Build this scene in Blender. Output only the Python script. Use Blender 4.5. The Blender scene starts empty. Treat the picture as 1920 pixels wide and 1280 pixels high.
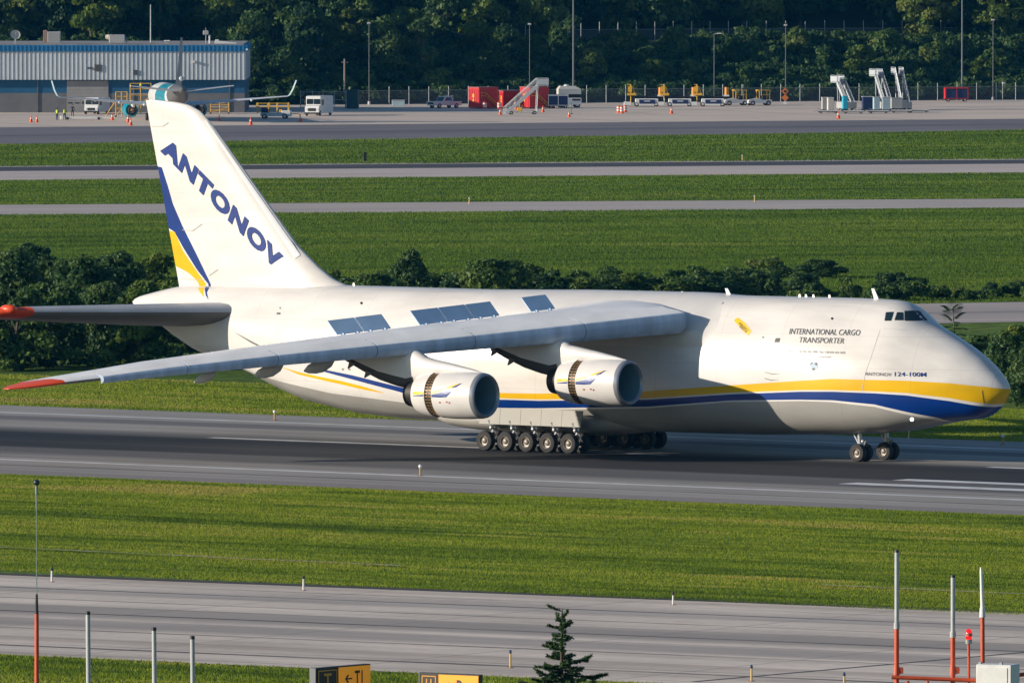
import bpy, bmesh, math, random
import numpy as np
from mathutils import Vector, Matrix, geometry
R = math.radians
SC = bpy.context.scene
COL = SC.collection

# ------------------------------------------------------------------ camera
FPX = 22860.0                      # focal length in pixels of a 1920 px wide frame
CAM_H = 36.8
PITCH = math.atan(905 / FPX)
cam_d = bpy.data.cameras.new('camera')
cam = bpy.data.objects.new('camera', cam_d)
COL.objects.link(cam)
cam_d.sensor_width = 36.0
cam_d.lens = FPX / 1920 * 36.0
cam_d.clip_start = 1.0
cam_d.clip_end = 20000.0
cam.location = (0, 0, CAM_H)
cam.rotation_euler = (math.pi / 2 - PITCH, 0, 0)
SC.camera = cam

# ------------------------------------------------------------------ light
SUN_EL = R(14.6)
SUN_DIR = Vector((-0.978, -0.208, 0)).normalized()      # horizontal direction towards the sun
SUN_V = Vector((SUN_DIR.x * math.cos(SUN_EL), SUN_DIR.y * math.cos(SUN_EL), math.sin(SUN_EL)))
W = bpy.data.worlds.new('World')
SC.world = W
W.use_nodes = True
nt = W.node_tree
bg = nt.nodes['Background']
sky = nt.nodes.new('ShaderNodeTexSky')
sky.sky_type = 'NISHITA'
sky.sun_disc = False
sky.sun_elevation = SUN_EL
sky.sun_rotation = math.atan2(SUN_DIR.x, SUN_DIR.y)
sky.altitude = 200
sky.dust_density = 0.6
tint = nt.nodes.new('ShaderNodeMix'); tint.data_type = 'RGBA'; tint.blend_type = 'MULTIPLY'; tint.inputs[0].default_value = 1.0
tint.inputs[7].default_value = (0.76, 0.98, 1.22, 1)
nt.links.new(sky.outputs[0], tint.inputs[6]); nt.links.new(tint.outputs[2], bg.inputs[0])
bg.inputs[1].default_value = 0.076
sun_d = bpy.data.lights.new('sun', 'SUN')
sun_d.energy = 4.7
sun_d.angle = R(0.5)
sun_d.color = (1.0, 0.895, 0.77)
sun = bpy.data.objects.new('sun', sun_d)
COL.objects.link(sun)
sun.rotation_euler = SUN_V.to_track_quat('Z', 'Y').to_euler()
sun.location = (-300, 300, 200)
SC.view_settings.view_transform = 'Standard'
SC.view_settings.look = 'None'
SC.view_settings.exposure = 0.2
SC.view_settings.gamma = 1.0

# ------------------------------------------------------------------ photograph to ground / aircraft helpers
CP, SP = math.cos(PITCH), math.sin(PITCH)
def ray(px, py):
    u = (px - 960) / FPX; v = -(py - 640) / FPX
    return np.array([u, CP + v * SP, -SP + v * CP])
def gnd(px, py, z=0.0):
    d = ray(px, py); t = (z - CAM_H) / d[2]
    return np.array([d[0] * t, d[1] * t, z])
def at_depth(px, py, Y):
    d = ray(px, py); t = Y / d[1]
    return np.array([d[0] * t, Y, CAM_H + d[2] * t])
def ppm(Y): return FPX / Y          # photo pixels per metre at that depth

PSI = R(38.0)
FW = np.array([math.cos(PSI), -math.sin(PSI), 0.0])
ST = np.array([-math.sin(PSI), -math.cos(PSI), 0.0])
ORG = gnd(1640, 864)
def unr(px, py, r=0.0):
    """aircraft (x forward, z up) of the photo point lying r metres to starboard"""
    d = ray(px, py); C = np.array([0, 0, CAM_H])
    t = np.dot(ORG + ST * r - C, ST) / np.dot(d, ST)
    q = C + t * d - ORG
    return float(np.dot(q, FW)), float(q[2])
def interp(tab, x):
    return float(np.interp(x, [a[0] for a in tab], [a[1] for a in tab]))

# ------------------------------------------------------------------ materials
MATS = {}
def mat(name, col, rough=0.6, metal=0.0, var=0.0, vscale=0.5, spec=0.5, emit=None, coat=0.0, dirt=None, bump=0.0, bscale=5.0, stretch=None):
    if name in MATS: return MATS[name]
    m = bpy.data.materials.new(name); m.use_nodes = True
    n = m.node_tree.nodes; l = m.node_tree.links
    b = n['Principled BSDF']
    b.inputs['Base Color'].default_value = (*col, 1)
    b.inputs['Roughness'].default_value = rough
    b.inputs['Metallic'].default_value = metal
    b.inputs['Specular IOR Level'].default_value = spec
    b.inputs['Coat Weight'].default_value = coat
    if emit:
        b.inputs['Emission Color'].default_value = (*emit[0], 1)
        b.inputs['Emission Strength'].default_value = emit[1]
    if var or dirt or bump:
        tc = n.new('ShaderNodeTexCoord'); mp = n.new('ShaderNodeMapping')
        l.new(tc.outputs['Object'], mp.inputs[0])
        if stretch: mp.inputs['Scale'].default_value = stretch
    if var:
        nz = n.new('ShaderNodeTexNoise'); nz.inputs['Scale'].default_value = vscale; nz.inputs['Detail'].default_value = 6
        l.new(mp.outputs[0], nz.inputs['Vector'])
        mr = n.new('ShaderNodeMapRange')
        mr.inputs['From Min'].default_value = 0.3; mr.inputs['From Max'].default_value = 0.7
        mr.inputs['To Min'].default_value = 1 - var; mr.inputs['To Max'].default_value = 1 + var * 0.6
        l.new(nz.outputs[0], mr.inputs[0])
        mx = n.new('ShaderNodeVectorMath'); mx.operation = 'SCALE'
        mx.inputs[0].default_value = col
        l.new(mr.outputs[0], mx.inputs['Scale'])
        l.new(mx.outputs[0], b.inputs['Base Color'])
    if bump:
        nb = n.new('ShaderNodeTexNoise'); nb.inputs['Scale'].default_value = bscale; nb.inputs['Detail'].default_value = 4
        l.new(mp.outputs[0], nb.inputs['Vector'])
        bp = n.new('ShaderNodeBump'); bp.inputs['Strength'].default_value = bump; bp.inputs['Distance'].default_value = 0.3
        l.new(nb.outputs[0], bp.inputs['Height']); l.new(bp.outputs[0], b.inputs['Normal'])
    MATS[name] = m
    return m

# ------------------------------------------------------------------ mesh building
class MB:
    def __init__(s): s.v = []; s.f = []; s.m = []
    def add(s, vs, fs, mi=0):
        o = len(s.v); s.v += [tuple(float(c) for c in p) for p in vs]
        s.f += [tuple(o + i for i in f) for f in fs]; s.m += [mi] * len(fs); return s
    def box(s, c, size, rz=0.0, mi=0, taper=(1, 1), rx=0.0, ry=0.0):
        x, y, z = [k / 2 for k in size]; tx, ty = taper
        vs = [(-x, -y, -z), (x, -y, -z), (x, y, -z), (-x, y, -z), (-x * tx, -y * ty, z), (x * tx, -y * ty, z), (x * tx, y * ty, z), (-x * tx, y * ty, z)]
        M = Matrix.Rotation(rz, 3, 'Z') @ Matrix.Rotation(ry, 3, 'Y') @ Matrix.Rotation(rx, 3, 'X')
        vs = [M @ Vector(p) + Vector(c) for p in vs]
        return s.add(vs, [(0, 3, 2, 1), (4, 5, 6, 7), (0, 1, 5, 4), (1, 2, 6, 5), (2, 3, 7, 6), (3, 0, 4, 7)], mi)
    def cbox(s, c, size, b=0.03, rz=0.0, mi=0):
        """box with chamfered vertical and top edges"""
        x, y, z = [k / 2 for k in size]
        def ring(ix, zz): return [(-x + ix + b, -y + ix, zz), (x - ix - b, -y + ix, zz), (x - ix, -y + ix + b, zz), (x - ix, y - ix - b, zz), (x - ix - b, y - ix, zz), (-x + ix + b, y - ix, zz), (-x + ix, y - ix - b, zz), (-x + ix, -y + ix + b, zz)]
        M = Matrix.Rotation(rz, 3, 'Z')
        return s.loft([[M @ Vector(p) + Vector(c) for p in ring(i, zz)] for i, zz in ((0, -z), (0, z - b), (b, z))], mi=mi)
    def loft(s, rings, mi=0, closed=True, caps=True):
        n = len(rings[0]); vs = [p for r in rings for p in r]; fs = []
        for i in range(len(rings) - 1):
            for j in range(n if closed else n - 1):
                k = (j + 1) % n
                fs.append((i * n + j, i * n + k, (i + 1) * n + k, (i + 1) * n + j))
        if caps and closed:
            fs.append(tuple(range(n - 1, -1, -1))); fs.append(tuple((len(rings) - 1) * n + j for j in range(n)))
        return s.add(vs, fs, mi)
    def cyl(s, p0, p1, r0, r1=None, n=12, mi=0, caps=True):
        return s.tube([p0, p1], [r0, r0 if r1 is None else r1], n, mi, caps)
    def tube(s, path, rad, n=8, mi=0, caps=True):
        path = [Vector(p) for p in path]
        if not isinstance(rad, (list, tuple)): rad = [rad] * len(path)
        rings = []
        for i, p in enumerate(path):
            d = (path[min(i + 1, len(path) - 1)] - path[max(i - 1, 0)]).normalized()
            a = Vector((0, 0, 1)) if abs(d.z) < 0.9 else Vector((1, 0, 0))
            u = d.cross(a).normalized(); w = d.cross(u).normalized()
            rings.append([p + (u * math.cos(t) + w * math.sin(t)) * rad[i] for t in [2 * math.pi * k / n for k in range(n)]])
        return s.loft(rings, mi, True, caps)
    def lathe(s, o, d, prof, n=32, mi=0, caps=False):
        o = Vector(o); d = Vector(d).normalized()
        a = Vector((0, 0, 1)) if abs(d.z) < 0.9 else Vector((1, 0, 0))
        u = d.cross(a).normalized(); w = d.cross(u).normalized()
        rings = [[o + d * t + (u * math.cos(k) + w * math.sin(k)) * r for k in [2 * math.pi * i / n for i in range(n)]] for t, r in prof]
        return s.loft(rings, mi, True, caps)
    def sphere(s, c, r, n=12, mi=0, sc=(1, 1, 1)):
        c = Vector(c); rings = []
        for i in range(1, n // 2):
            t = math.pi * i / (n // 2)
            rings.append([c + Vector((math.sin(t) * math.cos(p) * sc[0], math.sin(t) * math.sin(p) * sc[1], math.cos(t) * sc[2])) * r for p in [2 * math.pi * k / n for k in range(n)]])
        return s.loft(rings, mi, True, True)
    def poly(s, pts, thick, d, mi=0):
        """extruded polygon: pts (3D), extruded by thick along d"""
        d = Vector(d).normalized() * thick
        return s.loft([[Vector(p) for p in pts], [Vector(p) + d for p in pts]], mi)
    def build(s, name, mats, parent=None, smooth=None, recalc=True):
        me = bpy.data.meshes.new(name)
        me.from_pydata(s.v, [], s.f)
        if not isinstance(mats, (list, tuple)): mats = [mats]
        for m in mats: me.materials.append(m)
        me.polygons.foreach_set('material_index', s.m)
        if recalc:
            bm = bmesh.new(); bm.from_mesh(me)
            bmesh.ops.recalc_face_normals(bm, faces=bm.faces)
            bm.to_mesh(me); bm.free()
        if smooth is not None:
            me.polygons.foreach_set('use_smooth', [True] * len(me.polygons))
            me.set_sharp_from_angle(angle=R(smooth))
        me.update()
        o = bpy.data.objects.new(name, me); COL.objects.link(o)
        if parent is not None: o.parent = parent
        return o

def thing(name, label, cat, loc=(0, 0, 0), rz=0.0, group=None):
    o = bpy.data.objects.new(name, None); COL.objects.link(o)
    o.empty_display_size = 0.5
    o.location = loc; o.rotation_euler = (0, 0, rz)
    o['label'] = label; o['category'] = cat
    if group: o['group'] = group
    return o
def tag(o, label, cat, group=None, kind=None):
    if label: o['label'] = label
    if cat: o['category'] = cat
    if group: o['group'] = group
    if kind: o['kind'] = kind
    return o
def copy_tree(o, parent=None):
    c = o.copy(); COL.objects.link(c)
    if parent is not None: c.parent = parent
    for ch in list(o.children): copy_tree(ch, c)
    return c
def dup(root, loc, rz=None, label=None, group=None, scale=None):
    c = copy_tree(root); c.location = loc
    if rz is not None: c.rotation_euler = (0, 0, rz)
    if label: c['label'] = label
    if group: c['group'] = group
    if scale: c.scale = (scale, scale, scale) if not isinstance(scale, tuple) else scale
    return c
def text_mesh(txt, bold=0.0, shear=0.0, spacing=1.0):
    """flat text as (verts Nx2 scaled to width 1 / cap height 1, faces)"""
    cu = bpy.data.curves.new('t', 'FONT'); cu.body = txt; cu.offset = bold; cu.shear = shear; cu.space_character = spacing
    cu.resolution_u = 4; cu.size = 1.0
    o = bpy.data.objects.new('t', cu); COL.objects.link(o)
    dg = bpy.context.evaluated_depsgraph_get()
    me = bpy.data.meshes.new_from_object(o.evaluated_get(dg))
    v = np.array([p.co[:2] for p in me.vertices]); f = [tuple(p.vertices) for p in me.polygons]
    bpy.data.objects.remove(o); bpy.data.curves.remove(cu); bpy.data.meshes.remove(me)
    mn = v.min(0); mx = v.max(0)
    return (v - mn) / (mx - mn), f
# ------------------------------------------------------------------ ground, runway, taxiways
def strip_mat(name, base, bands=(), lines=(), rough=0.85, streak=0.25, sx=0.02, sy=0.6, patch=0.15, cross=None, fine=0.12):
    """paving: x runs along the strip, y across. bands: (centre, half width, softness, colour, strength)"""
    m = bpy.data.materials.new(name); m.use_nodes = True
    n = m.node_tree.nodes; l = m.node_tree.links; b = n['Principled BSDF']
    b.inputs['Roughness'].default_value = rough; b.inputs['Specular IOR Level'].default_value = 0.3
    tc = n.new('ShaderNodeTexCoord')
    def noise(sc, scale=1.0, det=5):
        mp = n.new('ShaderNodeMapping'); mp.inputs['Scale'].default_value = sc; l.new(tc.outputs['Object'], mp.inputs[0])
        z = n.new('ShaderNodeTexNoise'); z.inputs['Scale'].default_value = scale; z.inputs['Detail'].default_value = det
        l.new(mp.outputs[0], z.inputs['Vector']); return z.outputs[0]
    def math_(op, a, c, d=None, clamp=False):
        q = n.new('ShaderNodeMath'); q.operation = op; q.use_clamp = clamp
        for i, k in enumerate((a, c, d)):
            if k is None: continue
            if isinstance(k, (int, float)): q.inputs[i].default_value = k
            else: l.new(k, q.inputs[i])
        return q.outputs[0]
    def mr(v, a, c, d, e):
        q = n.new('ShaderNodeMapRange'); q.interpolation_type = 'SMOOTHSTEP'; l.new(v, q.inputs[0])
        for i, k in zip((1, 2, 3, 4), (a, c, d, e)): q.inputs[i].default_value = k
        return q.outputs[0]
    def mix(f, a, c):
        q = n.new('ShaderNodeMix'); q.data_type = 'RGBA'
        l.new(f, q.inputs[0])
        for i, k in ((6, a), (7, c)):
            if isinstance(k, tuple): q.inputs[i].default_value = (*k, 1)
            else: l.new(k, q.inputs[i])
        return q.outputs[2]
    sp = n.new('ShaderNodeSeparateXYZ'); l.new(tc.outputs['Object'], sp.inputs[0])
    X, Y = sp.outputs[0], sp.outputs[1]
    st = noise((sx, sy, 1)); pt = noise((0.05, 0.08, 1), 1.0, 3); fi = noise((1.2, 1.2, 1), 1.0, 8)
    k = math_('ADD', math_('MULTIPLY', math_('SUBTRACT', st, 0.5), 2 * streak), 1.0)
    k = math_('ADD', k, math_('MULTIPLY', math_('SUBTRACT', pt, 0.5), 2 * patch))
    k = math_('ADD', k, math_('MULTIPLY', math_('SUBTRACT', fi, 0.5), 2 * fine))
    vm = n.new('ShaderNodeVectorMath'); vm.operation = 'SCALE'; vm.inputs[0].default_value = base; l.new(k, vm.inputs['Scale'])
    col = vm.outputs[0]
    wob = math_('MULTIPLY', math_('SUBTRACT', noise((0.012, 0.15, 1), 1.0, 3), 0.5), 1.0)
    for (c, hw, soft, colr, stren) in bands:
        d = math_('ABSOLUTE', math_('SUBTRACT', math_('ADD', Y, math_('MULTIPLY', wob, 4.0 * soft)), c), None)
        f = mr(d, hw - soft, hw + soft, stren, 0.0)
        f = math_('MULTIPLY', f, mr(noise((sx * 0.6, sy * 1.6, 1), 1.0, 6), 0.25, 0.55, 0.8, 1.0), None, True)
        col = mix(f, col, colr)
    for (c, hw, colr, stren) in lines:
        d = math_('ABSOLUTE', math_('SUBTRACT', math_('ADD', Y, math_('MULTIPLY', wob, 0.5)), c), None)
        f = mr(d, hw * 0.6, hw * 1.4, stren, 0.0)
        f = math_('MULTIPLY', f, mr(noise((0.06, 0.4, 1), 1.0, 4), 0.3, 0.6, 0.35, 1.0))
        col = mix(f, col, colr)
    if cross:
        per, hw, colr, stren = cross
        fr = math_('ABSOLUTE', math_('SUBTRACT', math_('FRACT', math_('DIVIDE', X, per), None), 0.5), None)
        f = mr(math_('MULTIPLY', fr, per), hw * 0.5, hw * 1.5, stren, 0.0)
        col = mix(f, col, colr)
    l.new(col, b.inputs['Base Color'])
    return m

def strip(name, far, near, z, m, t0=-2.6, t1=3.6):
    """paved strip between two lines, each given by its photo height at the left and right frame edge"""
    A0, A1, B0, B1 = (gnd(0, far[0], z), gnd(1920, far[1], z), gnd(0, near[0], z), gnd(1920, near[1], z))
    q = [A0 + (A1 - A0) * t0, A0 + (A1 - A0) * t1, B0 + (B1 - B0) * t1, B0 + (B1 - B0) * t0]
    return strip_pts(name, q, z, m)
def strip_pts(name, q, z, m):
    q = [Vector(p) for p in q]
    c = sum(q, Vector()) / 4
    d = ((q[1] + q[2]) - (q[0] + q[3])).normalized()
    ang = math.atan2(d.y, d.x)
    Mi = Matrix.Rotation(-ang, 3, 'Z')
    vs = [Mi @ (p - c) for p in q]
    # flat sheet, subdivided along its length
    N = 24; V = []; F = []
    for i in range(N + 1):
        t = i / N
        V += [vs[3].lerp(vs[2], t), vs[0].lerp(vs[1], t)]
    for i in range(N): F.append((2 * i, 2 * i + 2, 2 * i + 3, 2 * i + 1))
    me = bpy.data.meshes.new(name); me.from_pydata([(p.x, p.y, 0) for p in V], [], F); me.materials.append(m)
    o = bpy.data.objects.new(name, me); COL.objects.link(o)
    o.location = (c.x, c.y, z); o.rotation_euler = (0, 0, ang)
    o['kind'] = 'structure'
    return o

def grass_mat():
    m = bpy.data.materials.new('grass_soil'); m.use_nodes = True
    n = m.node_tree.nodes; l = m.node_tree.links; b = n['Principled BSDF']
    b.inputs['Roughness'].default_value = 0.9; b.inputs['Specular IOR Level'].default_value = 0.1
    tc = n.new('ShaderNodeTexCoord')
    def noise(s, d=5):
        z = n.new('ShaderNodeTexNoise'); z.inputs['Scale'].default_value = s; z.inputs['Detail'].default_value = d
        l.new(tc.outputs['Object'], z.inputs['Vector']); return z.outputs[0]
    def ramp(v, pts):
        r = n.new('ShaderNodeValToRGB'); l.new(v, r.inputs[0])
        e = r.color_ramp.elements
        while len(e) < len(pts): e.new(0.5)
        for k, (p, c) in zip(e, pts): k.position = p; k.color = (*c, 1)
        return r.outputs[0]
    a = ramp(noise(0.035), [(0.35, (0.10, 0.17, 0.028)), (0.5, (0.135, 0.21, 0.032)), (0.65, (0.18, 0.24, 0.045))])
    c = ramp(noise(0.6, 8), [(0.3, (0.45, 0.45, 0.45)), (0.7, (1.25, 1.25, 1.2))])
    mx = n.new('ShaderNodeMix'); mx.data_type = 'RGBA'; mx.blend_type = 'MULTIPLY'; mx.inputs[0].default_value = 1
    l.new(a, mx.inputs[6]); l.new(c, mx.inputs[7])
    l.new(mx.outputs[2], b.inputs['Base Color'])
    bp = n.new('ShaderNodeBump'); bp.inputs['Strength'].default_value = 0.6; bp.inputs['Distance'].default_value = 0.2
    l.new(noise(2.5, 6), bp.inputs['Height']); l.new(bp.outputs[0], b.inputs['Normal'])
    return m
GRASS = grass_mat()
g = MB()
gx = [-6000, -1500, -600, -200, 200, 600, 1500, 6000]; gy = [-500, 300, 600, 900, 1200, 1500, 2000, 3500, 15000]
V = [(x, y, 0) for y in gy for x in gx]
g.add(V, [(j * 8 + i, j * 8 + i + 1, (j + 1) * 8 + i + 1, (j + 1) * 8 + i) for j in range(len(gy) - 1) for i in range(7)])
tag(g.build('grass_ground', GRASS), None, None, kind='structure')

ASPH = strip_mat('runway_asphalt', (0.36, 0.325, 0.285),
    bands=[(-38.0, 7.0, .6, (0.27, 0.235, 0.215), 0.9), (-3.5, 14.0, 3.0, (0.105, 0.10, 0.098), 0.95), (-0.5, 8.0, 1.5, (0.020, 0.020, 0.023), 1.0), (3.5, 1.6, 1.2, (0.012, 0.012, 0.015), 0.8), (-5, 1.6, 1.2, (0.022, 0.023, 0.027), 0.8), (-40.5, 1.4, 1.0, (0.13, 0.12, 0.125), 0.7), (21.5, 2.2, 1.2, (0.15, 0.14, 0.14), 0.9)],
    lines=[(-26.5, 0.35, (0.06, 0.055, 0.055), 0.8), (-18.5, 0.25, (0.07, 0.065, 0.065), 0.6), (-36, 0.2, (0.1, 0.1, 0.1), 0.5)], streak=0.3, sx=0.012, sy=0.5, patch=0.28)
def rw(x, v, z=0.0):
    p = ORG + FW * x - ST * v; return np.array([p[0], p[1], z])
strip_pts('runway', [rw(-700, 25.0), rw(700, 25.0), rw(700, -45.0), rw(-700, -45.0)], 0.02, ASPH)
# shift the asphalt texture so that y = 0 lies on the centre line
PAINT = mat('worn_white_paint', (0.72, 0.71, 0.68), 0.7, var=0.25, vscale=0.6)
mk = MB()
def mark(x0, x1, v0, v1, skew=0.0):
    zz = 0.024
    mk.add([rw(x0, v0, zz), rw(x1, v0, zz), rw(x1 + skew, v1, zz), rw(x0 + skew, v1, zz)], [(0, 1, 2, 3)])
mark(-690, 690, 16.5, 17.4); mark(-690, 690, -31.95, -31.05)
for k in range(-8, 9):
    mark(-51.0 + 61 * k, -14.5 + 61 * k, -2.35, -1.45)
mark(14.6, 40, -18.2, -16.4); mark(14.6, 40, -23.6, -21.6)
mark(14.6, 40, 5.6, 7.0)
tag(mk.build('runway_markings', PAINT), None, None, kind='structure')

CONC_L = [(v, w_, (0.085, 0.07, 0.06), k_) for v, w_, k_ in ((-24.6, .1, .6), (-20.3, .32, .95), (-18.9, .12, .7), (-15.2, .1, .5), (-9.6, .22, .9), (-8.2, .08, .5), (-3.1, .1, .6), (1.2, .26, 1.0), (5.6, .12, .7), (9.9, .16, .85), (14.6, .1, .6), (16.9, .24, .9), (21.0, .12, .7))]
TAXI = strip_mat('taxiway_concrete', (0.68, 0.575, 0.475), bands=[(2.5, 3.2, 1.2, (0.31, 0.27, 0.24), 0.8), (-5.5, 2.6, 1.0, (0.34, 0.295, 0.265), 0.75), (-16, 1.2, 0.8, (0.43, 0.34, 0.27), 0.55), (16, 2.0, 1.2, (0.37, 0.33, 0.30), 0.6), (24, 1.0, 0.8, (0.48, 0.38, 0.28), 0.5)], lines=CONC_L, streak=0.42, sx=0.03, sy=0.3, cross=(15.0, 0.09, (0.2, 0.18, 0.17), 0.5), patch=0.55, fine=0.2)
strip('near_taxiway', (1075, 1147), (1226, 1311), 0.02, TAXI, -1.2, 2.2)
strip('taxiway_edge_shade', (1073.2, 1145.2), (1077.2, 1149.2), 0.028, mat('edge_shade_dark', (0.045, 0.04, 0.028), 0.95, var=.5, vscale=.8), -1.2, 2.2)  # dark strip painted for the shadow line under the grass edge
# slanting dark line across the near taxiway
mk = MB()
a, c = gnd(1300, 1277, 0.026), gnd(2000, 1215, 0.026)
d = (c - a); d /= np.linalg.norm(d); nn = np.array([-d[1], d[0], 0]) * 0.18
mk.add([a - nn, c - nn, c + nn, a + nn], [(0, 1, 2, 3)])
tag(mk.build('taxiway_slant_line', mat('slant_line_dark', (0.09, 0.08, 0.075), 0.8)), None, None, kind='structure')
# gravel drain in the grass between taxiway and runway
mk = MB(); rng = random.Random(3)
pts = [rw(x + rng.uniform(-.3, .3), -105.6 + rng.uniform(-.12, .12), 0.13) for x in np.arange(-60, 160, 1.6)]
for i in range(len(pts) - 1):
    if 46 < -60 + 1.6 * i < 73: continue
    w = np.array([-ST[0], -ST[1], 0]) * rng.uniform(0.1, 0.42)
    mk.add([pts[i] - w * .5, pts[i + 1] - w * .5, pts[i + 1] + w * .5, pts[i] + w * .5], [(0, 1, 2, 3)])
tag(mk.build('gravel_drain', mat('pale_gravel', (0.44, 0.40, 0.31), 0.9, var=0.4, vscale=3)), None, None, kind='structure')

OLDA = strip_mat('old_asphalt', (0.20, 0.185, 0.19), streak=0.45, sx=0.01, sy=0.15, patch=0.35, bands=[(0, 6, 3, (0.10, 0.10, 0.11), 0.6)])
GREY = strip_mat('grey_concrete', (0.58, 0.49, 0.43), streak=0.3, sx=0.01, sy=0.3, patch=0.2, lines=[(v, 0.12, (0.16, 0.15, 0.15), 0.6) for v in (-8, -2, 4, 9)])
DARK = strip_mat('dark_asphalt', (0.07, 0.068, 0.075), streak=0.3, sx=0.01, sy=0.2)
APRN = strip_mat('apron_concrete', (0.68, 0.56, 0.45), streak=0.2, sx=0.01, sy=0.05, patch=0.2, bands=[(-18, 3, 2, (0.42, 0.39, 0.36), 0.6), (12, 2, 2, (0.42, 0.39, 0.36), 0.6)], lines=[(v, 0.15, (0.17, 0.16, 0.155), 0.5) for v in (-30, -12, 0, 22, 40)], cross=(42.0, 0.35, (0.18, 0.17, 0.16), 0.6))
strip('apron', (186, 170), (239, 223), 0.02, APRN)
strip('apron_taxilane', (239, 223), (271, 244), 0.024, OLDA)
strip('far_runway_shoulder', (313, 299.5), (322, 308), 0.02, DARK)
strip('far_runway_edge', (309.5, 296.5), (313.5, 300), 0.016, GREY)
strip('far_runway', (321, 307), (338, 323.5), 0.028, GREY)
strip('far_taxiway', (384, 372.5), (403.5, 389.5), 0.02, strip_mat('far_taxiway_concrete', (0.50, 0.43, 0.38), streak=0.3, sx=0.01, sy=0.3, patch=0.2))
strip('crossing_taxiway', (600, 566), (638, 603), 0.02, strip_mat('crossing_concrete', (0.46, 0.39, 0.35), streak=0.35, sx=0.02, sy=0.3, patch=0.25, bands=[(0, 2, 1.5, (0.2, 0.19, 0.19), 0.6)]))

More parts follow.
